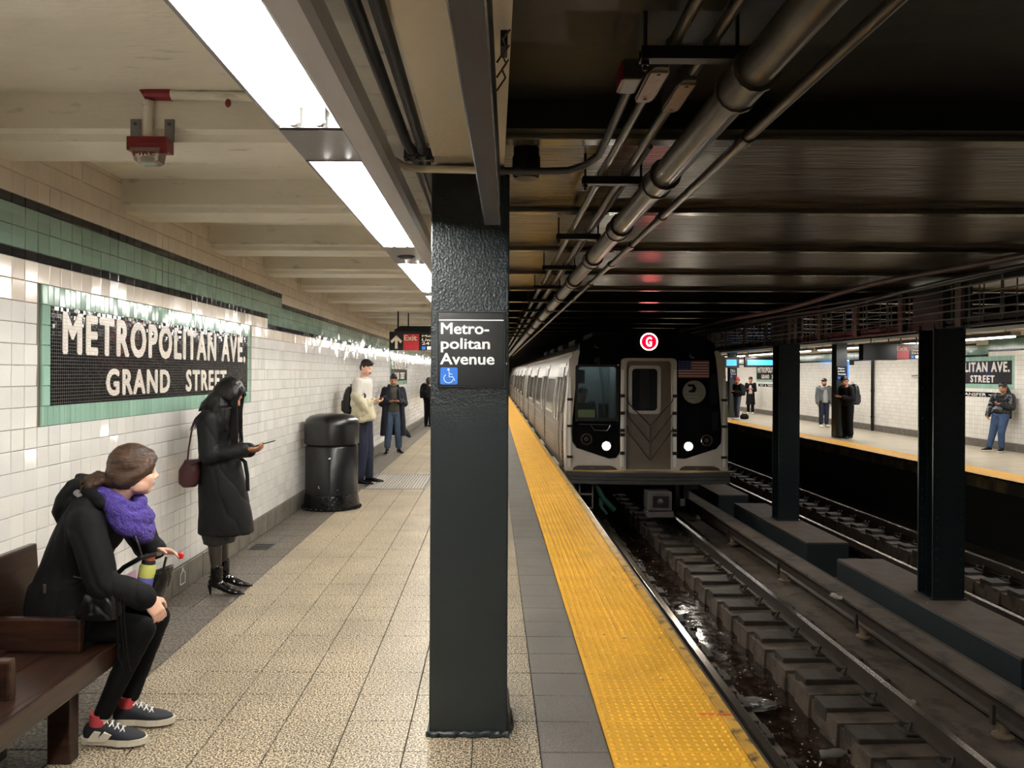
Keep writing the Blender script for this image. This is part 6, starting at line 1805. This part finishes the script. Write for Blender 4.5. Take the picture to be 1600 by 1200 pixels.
# ---------------------------------------------------------------- standing woman
f2 = Fig('person', 'woman with long black hair in long black trench coat reading her phone by the mosaic', (-2.04, 5.87, 0), 0, skin=skin_b)
L2 = lambda x, z, y=0: V((x + 2.04, y, z))
f2.set(pel=L2(-2.10, .93), che=L2(-2.12, 1.16), nb=L2(-2.09, 1.375), head=L2(-2.015, 1.515), hf=(.80, -.10, -.60), hu=(.55, 0, .8),
       shr=L2(-2.12, 1.325, -.165), elr=L2(-2.10, 1.065, -.20), wrr=L2(-1.86, 1.10, -.11), hdr=(1, .25, .06), hnr=(0, .25, 1), htr=(.3, .9, 0), hcr=.5,
       shl=L2(-2.12, 1.325, .165), ell=L2(-2.08, 1.06, .20), wrl=L2(-1.88, 1.08, .08), hdl=(1, -.35, .05), hnl=(0, -.3, 1), htl=(.3, -.9, 0), hcl=.7,
       hir=L2(-2.09, .90, -.08), knr=L2(-2.085, .48, -.07), anr=L2(-2.085, .155, -.065), ftr=(1, -.10, 0),
       hil=L2(-2.10, .90, .08), knl=L2(-2.10, .48, .09), anl=L2(-2.10, .155, .13), ftl=(1, .05, 0))
f2.body(.007, legk=.75, foot=False)
face_parts(f2.root, f2.P, f2.f, f2.sd, f2.u, hair_blk)
def ex2(b):
    b.cap(L2(-2.12, 1.325, -.145), .072, L2(-2.12, 1.325, .145), .072)
    b.loft([(L2(-2.035, .455, 0), V((0, .185, 0)), V((.205, 0, 0))), (L2(-2.04, .60, 0), V((0, .19, 0)), V((.195, 0, 0))), (L2(-2.065, .80, 0), V((0, .182, 0)), V((.175, 0, 0))), (L2(-2.085, .98, 0), V((0, .165, 0)), V((.150, 0, 0))), (L2(-2.09, 1.06, 0), V((0, .150, 0)), V((.135, 0, 0)))], 30, 2.2)
    b.ell(L2(-2.08, 1.375), (.085, .095, .05))
f2.top(blk_cloth2, .022, (.078, .066, .058), voxel=.0105, fold=.009, name='trench_coat', extra=ex2, cuff=.93, fscale=6.5)
MB().tube([L2(-1.925, 1.03, -.02), L2(-1.885, 1.0, -.03), L2(-1.868, .90, -.03), L2(-1.862, .78, -.03)], [.012, .016, .016, .014], 6).build('belt_tail', blk_cloth2, f2.root)
MB().tube([f2.J['wrr'] + V((-.045, 0, .055)), f2.J['wrr'] + V((-.045, -.055, 0)), f2.J['wrr'] + V((-.045, 0, -.055)), f2.J['wrr'] + V((-.045, .05, 0))], .008, 6, closed=True).build('cuff_strap', blk_cloth2, f2.root)
b = Blob(); b.loft([(L2(-2.09, .375), V((0, .13, 0)), V((.115, 0, 0))), (L2(-2.09, .46), V((0, .14, 0)), V((.13, 0, 0))), (L2(-2.09, .60), V((0, .14, 0)), V((.13, 0, 0)))], 24)
b.finish('skirt', mat('grey_black_skirt', (40, 40, 42), .7), f2.root, .012, 2, .010, 16, fstretch=(1, 1, .1))
b = Blob()
for n in 'lr': b.chain([f2.J['kn' + n] + V((0, 0, .1)), f2.J['kn' + n] + V((-.012, 0, -.10)), f2.J['an' + n] + V((0, 0, .03)), f2.J['an' + n]], [.058, .054, .037, .036])
b.finish('tights', skin_t, f2.root, .009, 2)
# pointed ankle boots with heels
for n in 'lr':
    a = f2.J['an' + n]; q = f2.J['ft' + n].normalized(); sd = V((-q.y, q.x, 0)); b = Blob()
    z = lambda p, h: V((p.x, p.y, h))
    b.chain([a + V((0, 0, .045)), a + V((0, 0, -.03)), z(a - q * .03, .095)], [.046, .044, .034])
    b.loft([(z(a - q * .045, .09), sd * .026, V((0, 0, .030))), (z(a + q * .0, .085), sd * .034, V((0, 0, .038))), (z(a + q * .06, .060), sd * .037, V((0, 0, .034))), (z(a + q * .12, .034), sd * .040, V((0, 0, .024))), (z(a + q * .17, .022), sd * .028, V((0, 0, .016))), (z(a + q * .225, .014), sd * .006, V((0, 0, .008)))], 16, 2.2)
    o = b.finish('ankle_boot', patent, f2.root, .0065, 1, .004, 30, lim=.003)
    MB().cyl(z(a - q * .055, .075), z(a - q * .048, .0), .018, 10, .006).build('stiletto_heel', patent, o)
    m = MB()
    for h in (.10, .125, .15): m.tube([z(a + q * .040, h + .005) + sd * .02, z(a - q * .045, h - .01) + sd * .03, z(a - q * .045, h - .01) - sd * .03, z(a + q * .040, h + .005) - sd * .02], .005, 5, closed=True)
    m.build('boot_strap', patent, o)
# long hair: cap, back fall, two front curtains of strands
b = Blob(); P, f_, s_, u_ = f2.P, f2.f, f2.sd, f2.u
b.ell(P(-.018, 0, .030), (.106, .090, .102), f_, u_)
b.ell(P(-.05, 0, -.02), (.080, .086, .085), f_, u_)
b.loft([(P(-.02, 0, .06), s_ * .075, f_ * .085), (L2(-2.06, 1.54), V((0, .100, 0)), V((.100, 0, .02))), (L2(-2.115, 1.475), V((0, .118, 0)), V((.110, 0, .03))), (L2(-2.155, 1.425), V((0, .12, 0)), V((.085, 0, .03))), (L2(-2.21, 1.40), V((0, .09, 0)), V((.04, 0, .03)))], 26)
b.loft([(L2(-2.07, 1.50), V((0, .11, 0)), V((.09, 0, 0))), (L2(-2.08, 1.40), V((0, .135, 0)), V((.10, 0, 0))), (L2(-2.06, 1.31), V((0, .15, 0)), V((.075, 0, 0)))], 24)
for q in (-1, 1):
    b.loft([(P(-.01, q * .045, .10), f_ * .060, s_ * .03), (P(.000, q * .080, .05), f_ * .085, s_ * .026), (P(-.01, q * .092, -.02), f_ * .085, s_ * .024), (L2(-2.045, 1.42, q * .108), V((.080, 0, 0)), V((0, .024, 0))), (L2(-2.035, 1.33, q * .115), V((.062, 0, 0)), V((0, .020, 0))), (L2(-2.02, 1.24, q * .105), V((.030, 0, 0)), V((0, .014, 0)))], 18)
hr2 = b.finish('hair', hair_blk, f2.root, .008, 3, .004, 45, fstretch=(1, 1, .05))
b = MB()
for i in range(170):
    q = random.choice((-1, 1)); a = random.random() ** 1.3
    p0 = P(.082 - .10 * a, q * (.030 + .052 * min(1, a * 2)), .062 - .02 * a)
    p1 = P(.098 - .11 * a, q * (.058 + .034 * a), .01)
    x_ = p1.x - .004; yy_ = p1.y + q * .012
    zb = 1.14 + .10 * a + random.uniform(-.05, .04)
    b.tube([P(.02, q * .02, .118), p0, p1, V((x_ - .01 * a, yy_, 1.40)), V((x_ - .012 * a + random.uniform(-.012, .008), yy_ * .95, 1.30)), V((x_ - .02 * a + random.uniform(-.02, .012), yy_ * .9, zb))], [.005, .006, .007, .006, .005, .0015], 4)
for i in range(40):
    a = random.uniform(-1, 1); h = random.uniform(0, 1)
    b.tube([P(-.09, .05 * a, .02), L2(-2.14, 1.44, .08 * a), L2(-2.20 - .05 * h, 1.37 - .05 * h, .10 * a), L2(-2.235 - .05 * h, 1.33 - .10 * h, .11 * a)], [.010, .010, .006, .002], 4)
b.build('hair_strands', hair_blk, hr2, kind='stuff')
f2.done()
phone(f2, L2(-1.735, 1.142, -.03), (1, .1, .28), (-.28, 0, 1), 'black phone held by the woman in the trench coat')
hb = empty('handbag', (-2.27, 5.76, .82), 'curved burgundy leather handbag hanging behind the standing woman', 'bag')
b = Blob(); b.loft([(V((-2.27, 5.75, .82)), V((.045, 0, 0)), V((0, .04, 0))), (V((-2.275, 5.75, .85)), V((.075, 0, 0)), V((0, .055, 0))), (V((-2.265, 5.75, .95)), V((.085, 0, 0)), V((0, .06, 0))), (V((-2.245, 5.75, 1.03)), V((.055, 0, 0)), V((0, .05, 0)))], 22, 2.5)
b.finish('bag_body', burg, hb, .008, 2, .003, 14)
MB().tube([(-2.275, 5.72, 1.02), (-2.262, 5.71, 1.12), (-2.235, 5.70, 1.26), (-2.20, 5.695, 1.35)], .007, 6).build('shoulder_strap', burg, hb)
MB().tube([(-2.235, 5.70, 1.0), (-2.19, 5.68, 1.02), (-2.16, 5.675, 1.04)], .012, 6).build('side_buckle', burg, hb)
# ---------------------------------------------------------------- man beside the bin
offw = mat('offwhite_sweater', (206, 202, 194), .8, bump=.4, bscale=40)
beige = mat('beige_canvas_jacket', (190, 182, 154), .7, bump=.4, bscale=25, bdist=.006, var=.1)
navy = mat('navy_trousers', (24, 29, 52), .7)
f3 = Fig('person', 'man in white sweater and navy trousers with beige jacket over his arm, behind the bin', (-1.95, 11.62, 0), R(-12), skin=skin_a)
f3.set(pel=(-.02, 0, 1.03), che=(-.03, 0, 1.33), nb=(-.02, 0, 1.60), head=(.03, 0, 1.755), hf=(1, -.22, -.38), hu=(.35, 0, 1),
       shr=(-.03, -.19, 1.545), elr=(-.06, -.24, 1.22), wrr=(.17, -.14, 1.27), hdr=(1, .3, .2), hnr=(-.1, .3, .9), htr=(.2, 1, .2), hcr=.6,
       shl=(-.03, .19, 1.545), ell=(-.04, .24, 1.22), wrl=(.16, .10, 1.25), hdl=(1, -.3, .1), hnl=(0, -.3, 1), htl=(.2, -1, .2), hcl=.5,
       hir=(-.01, -.09, 1.0), knr=(.02, -.10, .54), anr=(-.02, -.11, .095), ftr=(1, -.15, 0),
       hil=(-.01, .09, 1.0), knl=(.03, .10, .54), anl=(.03, .13, .095), ftl=(1, .1, 0))
f3.body(.009)
face_parts(f3.root, f3.P, f3.f, f3.sd, f3.u, hair_dk, moustache=hair_dk)
f3.top(offw, .034, (.080, .068, .052), voxel=.013, fold=.006, name='sweater')
f3.legs(navy, (.105, .080, .066), .013, .006, end=.93)
f3.shoes(patent, None, L=.29)
b = Blob(); P, f_, s_, u_ = f3.P, f3.f, f3.sd, f3.u
b.ell(P(-.020, 0, .050), (.100, .080, .088), f_, u_); b.ell(P(-.055, 0, .0), (.058, .070, .075), f_, u_); b.ell(P(.045, 0, .100), (.045, .055, .028), f_, u_)
for q in (-1, 1): b.chain([P(-.01, q * .074, .03), P(-.005, q * .076, -.03)], [.016, .008])
b.finish('hair', hair_dk, f3.root, .009, 1, .004, 60)
b = Blob()
b.ell(P(.02, 0, -.16), (.075, .085, .03)); b.finish('collar', offw, f3.root, .01, 2)
f3.done()
phone(f3, (.30, -.06, 1.315), (1, .2, .45), (-.4, 0, 1), 'phone held by the man in the white sweater')
# jacket draped over his arm
dj = empty('draped_jacket', f3.M @ V((.05, -.2, 1.0)), 'beige jacket draped over the forearm of the man by the bin', 'jacket')
b = Blob()
b.loft([(V((.06, -.19, .97)), V((.16, .03, 0)), V((0, .10, 0))), (V((.06, -.19, 1.03)), V((.185, .03, 0)), V((0, .11, 0))), (V((.05, -.19, 1.18)), V((.165, .02, 0)), V((0, .11, 0))), (V((.05, -.18, 1.30)), V((.13, .02, 0)), V((0, .10, 0)))], 26, 2.5)
b.chain([V((-.05, -.26, 1.34)), V((.06, -.29, 1.26)), V((.10, -.27, 1.16))], [.07, .075, .06])
b.chain([V((.20, -.17, 1.28)), V((.14, -.26, 1.12)), V((.02, -.29, 1.05))], [.035, .045, .045])
b.chain([V((-.10, -.2, 1.02)), V((.05, -.27, .99)), V((.20, -.2, 1.02))], [.05, .05, .05])
xf(b, f3.M); b.finish('jacket_cloth', beige, dj, .011, 2, .011, 11, fstretch=(1, 1, .8))
backpack(f3, (-.235, -.02, 1.27), .30, .42, .15, leather, 'black backpack worn by the man by the bin')

# ---------------------------------------------------------------- person in the long navy coat
navyc = mat('navy_wool_coat', (20, 22, 36), .85)
denim_l = mat('faded_denim', (60, 76, 98), .8, var=.15, vscale=12)
denim = mat('blue_denim', (46, 66, 96), .8, var=.2, vscale=10)
olive = mat('olive_knit', (66, 64, 56), .85)
f4 = Fig('person', 'person in long navy coat and faded jeans facing the camera, looking at a phone', (-2.08, 16.0, 0), R(-78), skin=skin_b)
f4.set(head=(.03, .0, 1.535), nb=(-.01, 0, 1.38), che=(0, 0, 1.16), pel=(0, 0, .88), hf=(1, -.1, -.35), hu=(.35, 0, 1),
       shr=(-.01, -.18, 1.33), elr=(-.03, -.24, 1.05), wrr=(.17, -.10, 1.10), hdr=(.8, .6, .1), hnr=(0, .2, 1), htr=(.5, .6, 0), hcr=.7,
       shl=(-.01, .18, 1.33), ell=(-.03, .24, 1.05), wrl=(.17, .10, 1.10), hdl=(.8, -.6, .1), hnl=(0, -.2, 1), htl=(.5, -.6, 0), hcl=.7,
       hir=(0, -.085, .86), knr=(.04, -.10, .47), anr=(.04, -.13, .095), ftr=(1, -.3, 0), hil=(0, .085, .86), knl=(.02, .10, .47), anl=(-.02, .12, .095), ftl=(1, .35, 0))
f4.body(.010)
face_parts(f4.root, f4.P, f4.f, f4.sd, f4.u, hair_dk)
f4.top(olive, .012, (.05, .045, .04), voxel=.014, fold=.003, name='sweater')
b = Blob(); b.cap(V((0, 0, 1.36)), .065, V((.01, 0, 1.43)), .060); b.finish('turtleneck', olive, f4.root, .012, 2)
# open coat: back and two side fronts
b = Blob()
for q in (-1, 1):
    b.loft([(V((-.03, q * .20, .38)), V((.14, 0, 0)), V((0, .075, 0))), (V((-.03, q * .185, .70)), V((.14, 0, 0)), V((0, .07, 0))), (V((-.01, q * .165, 1.0)), V((.135, 0, 0)), V((0, .062, 0))), (V((-.01, q * .155, 1.25)), V((.12, 0, 0)), V((0, .062, 0))), (V((-.02, q * .12, 1.38)), V((.09, 0, 0)), V((0, .05, 0)))], 20, 2.4)
    b.chain([f4.J['sh' + ('l' if q > 0 else 'r')], f4.J['el' + ('l' if q > 0 else 'r')], f4.J['el' + ('l' if q > 0 else 'r')].lerp(f4.J['wr' + ('l' if q > 0 else 'r')], .9)], [.075, .070, .062])
    b.chain([V((-.02, q * .09, 1.42)), V((.08, q * .085, 1.33)), V((.125, q * .11, 1.18))], [.035, .035, .022])
b.loft([(V((-.13, 0, .38)), V((0, .24, 0)), V((.05, 0, 0))), (V((-.11, 0, .8)), V((0, .21, 0)), V((.05, 0, 0))), (V((-.09, 0, 1.2)), V((0, .18, 0)), V((.05, 0, 0))), (V((-.06, 0, 1.40)), V((0, .11, 0)), V((.045, 0, 0)))], 22, 2.6)
b.chain([V((-.03, .25, .45)), V((-.02, .34, .36))], [.07, .035])
b.finish('coat', navyc, f4.root, .013, 2, .008, 9)
f4.legs(denim_l, (.098, .080, .070), .013, .004, 'jeans', end=.80)
f4.shoes(patent, None, L=.27)
b = Blob(); P, f_, s_, u_ = f4.P, f4.f, f4.sd, f4.u
b.ell(P(-.020, 0, .048), (.100, .080, .088), f_, u_); b.ell(P(-.045, 0, .005), (.062, .074, .075), f_, u_); b.ell(P(.05, 0, .095), (.04, .055, .030), f_, u_)
b.finish('hair', hair_dk, f4.root, .010, 1, .004, 60)
f4.done()
phone(f4, (.27, .0, 1.145), (0.1, 1, 0), (-.35, 0, 1), 'phone held in both hands by the person in the navy coat')

# ---------------------------------------------------------------- generic distant figures
def figure(label, loc, rz, h=1.7, skin=skin_b, topm=blk_cloth, legm=blk_legging, shoem=patent, hairm=hair_dk, hat=None, look=-.1, arms='down', bulk=.02, solem=None, hood=False, name='jacket', long_coat=False, beard=False, turn=0.0, lean=0.0, stride=0.0, voxel=.012, legr=(.098, .078, .062)):
    f = Fig('person', label, loc, rz, skin=skin)
    s = h / 1.72
    for k_, v in list(f.J.items()):
        if isinstance(v, Vector) and k_[:2] not in ('hf', 'hu', 'si', 'ft', 'hd', 'hn', 'ht'):
            f.J[k_] = V((v.x * s, v.y * s, v.z * s if k_[:2] != 'an' else v.z))
    f.set(hf=(1, turn, look), hu=(-look, 0, 1))
    if lean:
        for k_ in ('che', 'nb', 'head', 'shl', 'shr', 'ell', 'elr', 'wrl', 'wrr'):
            f.J[k_] = f.J[k_] + V((lean * (f.J[k_].z - .9), 0, 0))
    if stride: f.J['anl'] += V((stride, 0, 0)); f.J['knl'] += V((stride * .6, 0, 0)); f.J['anr'] -= V((stride * .5, 0, 0))
    if arms == 'phone' or arms == 'one':
        for q, n in ((1, 'l'), (-1, 'r')):
            if arms == 'one' and n == 'l': continue
            sh = f.J['sh' + n]
            f.J['el' + n] = sh + V((-.02, q * .04, -.27)); f.J['wr' + n] = sh + V((.20, -q * .07, -.22))
            f.J['hd' + n] = V((1, -q * .5, .15)); f.J['hn' + n] = V((0, -q * .3, 1)); f.J['ht' + n] = V((.3, -q, 0)); f.J['hc' + n] = .6
    f.body(.010 if voxel < .013 else .012)
    if voxel < .014: face_parts(f.root, f.P, f.f, f.sd, f.u, hairm)
    ex = None
    if long_coat:
        def ex(b, s=s): b.loft([(V((0, 0, .42)), V((0, .20, 0)), V((.17, 0, 0))), (V((0, 0, .75)), V((0, .175, 0)), V((.14, 0, 0))), (V((0, 0, 1.0)), V((0, .15, 0)), V((.12, 0, 0)))], 24)
    f.top(topm, bulk, (.066 + bulk * .5, .058 + bulk * .4, .048 + bulk * .3), voxel=voxel, fold=.007, name=name, extra=ex)
    f.legs(legm, legr, voxel, .004, end=.90)
    f.shoes(shoem, solem, L=.27, voxel=.010)
    P, f_, s_, u_ = f.P, f.f, f.sd, f.u
    b = Blob(); b.ell(P(-.020, 0, .045), (.100, .081, .090), f_, u_); b.ell(P(-.05, 0, .0), (.060, .073, .078), f_, u_)
    b.finish('hair', hairm, f.root, .011, 1, .004, 60)
    if hat:
        b = Blob(); b.ell(P(-.012, 0, .062), (.106, .088, .075), f_, u_)
        if hat[1] == 'cap': b.ell(P(.105, 0, .045), (.065, .062, .010), f_, u_)
        b.finish(hat[2], hat[0], f.root, .009, 1)
    if beard:
        b = Blob(); b.ell(P(.035, 0, -.070), (.062, .062, .042), f_, u_); b.finish('beard', hairm, f.root, .010, 1)
    return f

# far person on this platform, half hidden by the column
f5 = figure('person in black with a backpack, far along the near platform, half hidden by the column', (-2.02, 24.0, 0), R(60), 1.55, bulk=.035, arms='phone', voxel=.014)
f5.done()
backpack(f5, (-.22, 0, 1.14), .34, .46, .16, blk_cloth, 'dark backpack of the distant person beside the big column')

# woman leaning on the far wall
puff = mat('black_puffer', (20, 22, 25), .35, bump=.5, bscale=14, stretch=(.4, .4, 2.2), bdist=.02)
f6 = Fig('person', 'woman in black puffer jacket and blue jeans leaning on the far tiled wall', (11.19, 17.05, 0), R(205), skin=skin_b)
f6.set(head=(-.19, .0, 1.43), nb=(-.22, 0, 1.27), che=(-.20, 0, 1.04), pel=(-.13, 0, .82), hf=(1, .12, -.45), hu=(.4, 0, 1),
       shr=(-.20, -.18, 1.22), elr=(-.16, -.25, .97), wrr=(.02, -.20, .80), hdr=(.5, .3, -.6), hnr=(0, 1, 0), htr=(1, 0, 0), hcr=.6,
       shl=(-.20, .18, 1.22), ell=(-.14, .22, .99), wrl=(.09, .12, 1.06), hdl=(1, -.3, .1), hnl=(0, -.3, 1), htl=(.3, -1, 0), hcl=.6,
       hir=(-.12, -.085, .80), knr=(-.03, -.11, .44), anr=(.08, -.13, .095), ftr=(1, -.25, 0), hil=(-.12, .085, .80), knl=(.0, .09, .44), anl=(.02, .11, .095), ftl=(1, .3, 0))
f6.body(.010); face_parts(f6.root, f6.P, f6.f, f6.sd, f6.u, hair_dk)
def ex6(b): b.ell(V((-.17, 0, .86)), (.15, .19, .12)); b.chain([V((-.2, -.12, 1.28)), V((-.09, -.06, 1.24)), V((-.09, .06, 1.24)), V((-.2, .12, 1.28))], [.04, .04, .04, .04])
f6.top(puff, .045, (.085, .078, .060), voxel=.012, fold=.012, name='puffer_jacket', extra=ex6, fscale=11)
f6.legs(denim, (.105, .078, .058), .012, .005, 'jeans', end=.92)
f6.shoes(blk_cloth, sole_w, L=.26)
b = Blob(); P, f_, s_, u_ = f6.P, f6.f, f6.sd, f6.u
b.ell(P(-.020, 0, .035), (.102, .084, .095), f_, u_); b.ell(P(-.06, 0, -.01), (.06, .07, .07), f_, u_)
b.chain([P(-.09, .0, -.02), V((-.34, .05, 1.25)), V((-.36, .07, 1.08))], [.055, .06, .03])
b.finish('hair', hair_blk, f6.root, .010, 1, .006, 40)
f6.done()
phone(f6, (.22, .06, 1.09), (1, -.1, .3), (-.4, 0, 1), 'phone held by the woman in the puffer jacket')
backpack(f6, (-.34, -.04, .93), .30, .40, .08, blk_cloth, 'dark bag squeezed between the leaning woman and the wall', straps=False)

grey_j = mat('grey_quilted_jacket', (88, 90, 88), .6, bump=.4, bscale=20)
grey_s = mat('pale_grey_sweatshirt', (150, 152, 150), .85)
f7 = figure('bearded man in grey jacket and black cap, far platform, left of the column', (10.72, 24.9, 0), R(-95), 1.58, topm=grey_j, legm=navy, shoem=sole_w, bulk=.05, hat=(leather, 'beanie', 'cap'), beard=True, arms='down')
b = Blob(); b.loft([(V((.035, 0, .80)), V((0, .10, 0)), V((.15, 0, 0))), (V((.035, 0, 1.0)), V((0, .095, 0)), V((.15, 0, 0))), (V((.03, 0, 1.2)), V((0, .085, 0)), V((.14, 0, 0))), (V((.01, 0, 1.31)), V((0, .06, 0)), V((.09, 0, 0)))], 20, 2.4); b.finish('sweatshirt_front', grey_s, f7.root, .013, 2, .004)
f7.done()
f8 = figure('person in black hunched over a phone in front of the far platform column', (9.42, 20.42, 0), R(196), 1.66, topm=blk_cloth, bulk=.04, arms='phone', look=-.6, lean=.13, legr=(.11, .09, .078))
f8.done()
bag_b = mat('black_nylon', (26, 27, 30), .4, bump=.3, bscale=60)
backpack(f8, (-.20, 0, 1.18), .36, .56, .20, bag_b, 'large black hiking backpack worn by the hunched person at the far column', m2=MATS['glossy_beam_edge'] if False else bag_b)
f9 = figure('man in red cap and dark jacket looking at a phone by the distant far column', (9.15, 28.8, 0), R(200), 1.60, topm=blk_cloth, legm=mat('slate_trousers', (58, 68, 90), .8), shoem=sole_w, hat=(mat('red_cap_cloth', (176, 40, 44), .7), 'cap', 'cap'), arms='phone', look=-.45, bulk=.035, stride=.06)
f9.done()
phone(f9, (.30, 0, 1.12), (1, 0, .3), (-.3, 0, 1), 'phone held by the man in the red cap')
backpack(f9, (-.20, 0, 1.12), .32, .44, .16, blk_cloth, 'dark backpack worn by the man in the red cap')
db = empty('duffel_bag', (9.45, 28.75, 0), 'small dark bag on the far platform behind the red-capped man', 'bag')
b = Blob(); b.loft([(V((9.30, 28.9, .10)), V((0, .07, 0)), V((0, 0, .07))), (V((9.38, 28.9, .12)), V((0, .09, 0)), V((0, 0, .11))), (V((9.52, 28.9, .12)), V((0, .09, 0)), V((0, 0, .11))), (V((9.60, 28.9, .10)), V((0, .06, 0)), V((0, 0, .07)))], 18); b.finish('bag_body', blk_cloth, db, .014, 2, lim=.002)
MB().tube([(9.36, 28.9, .21), (9.40, 28.9, .28), (9.50, 28.9, .28), (9.54, 28.9, .21)], .010, 6).build('handle', blk_cloth, db)
f10 = figure('person in black cap, pale pink top and long black skirt, distant far platform', (11.05, 33.0, 0), R(-110), 1.60, topm=blk_cloth, legm=blk_legging, shoem=sole_w, hat=(leather, 'beanie', 'cap'), arms='phone', long_coat=True, stride=.12, bulk=.015)
b = Blob(); b.loft([(V((.04, 0, .88)), V((0, .10, 0)), V((.12, 0, 0))), (V((.04, 0, 1.05)), V((0, .09, 0)), V((.12, 0, 0))), (V((.03, 0, 1.24)), V((0, .06, 0)), V((.12, 0, 0)))], 18); b.finish('shirt_front', mat('pale_pink_shirt', (226, 196, 190), .8), f10.root, .013, 2, .004)
f10.done()
f11 = figure('person in dark clothes on the far platform, almost hidden by the train front', (10.82, 36.0, 0), R(120), 1.65, bulk=.03, voxel=.016)
f11.done()
# train operator in the cab
f12 = Fig('person', 'train operator in dark cap and jacket sitting in the lit cab window', (tx(432), YT + .62, .42), R(-90), skin=skin_a)
f12.set(pel=(-.05, 0, .25), che=(-.03, 0, .52), nb=(0, 0, .74), head=(.04, 0, .885), hir=(0, -.09, .22), hil=(0, .09, .22), knr=(.30, -.10, .25), knl=(.30, .10, .25), anr=(.30, -.10, -.12), anl=(.30, .10, -.12),
        shr=(-.01, -.18, .70), shl=(-.01, .18, .70), elr=(.05, -.22, .45), ell=(.05, .22, .45), wrr=(.26, -.15, .42), wrl=(.26, .15, .42), hdr=(1, .2, -.2), hdl=(1, -.2, -.2), hnr=(0, 0, -1), hnl=(0, 0, -1), htr=(0, 1, 0), htl=(0, -1, 0))
f12.body(.012); face_parts(f12.root, f12.P, f12.f, f12.sd, f12.u, hair_dk)
f12.top(navy, .02, voxel=.015, fold=.004); f12.legs(navy, voxel=.015)
b = Blob(); P, f_, s_, u_ = f12.P, f12.f, f12.sd, f12.u
b.ell(P(-.012, 0, .062), (.106, .088, .075), f_, u_); b.ell(P(.105, 0, .045), (.065, .062, .010), f_, u_); b.finish('cap', navy, f12.root, .010, 1)
f12.done()
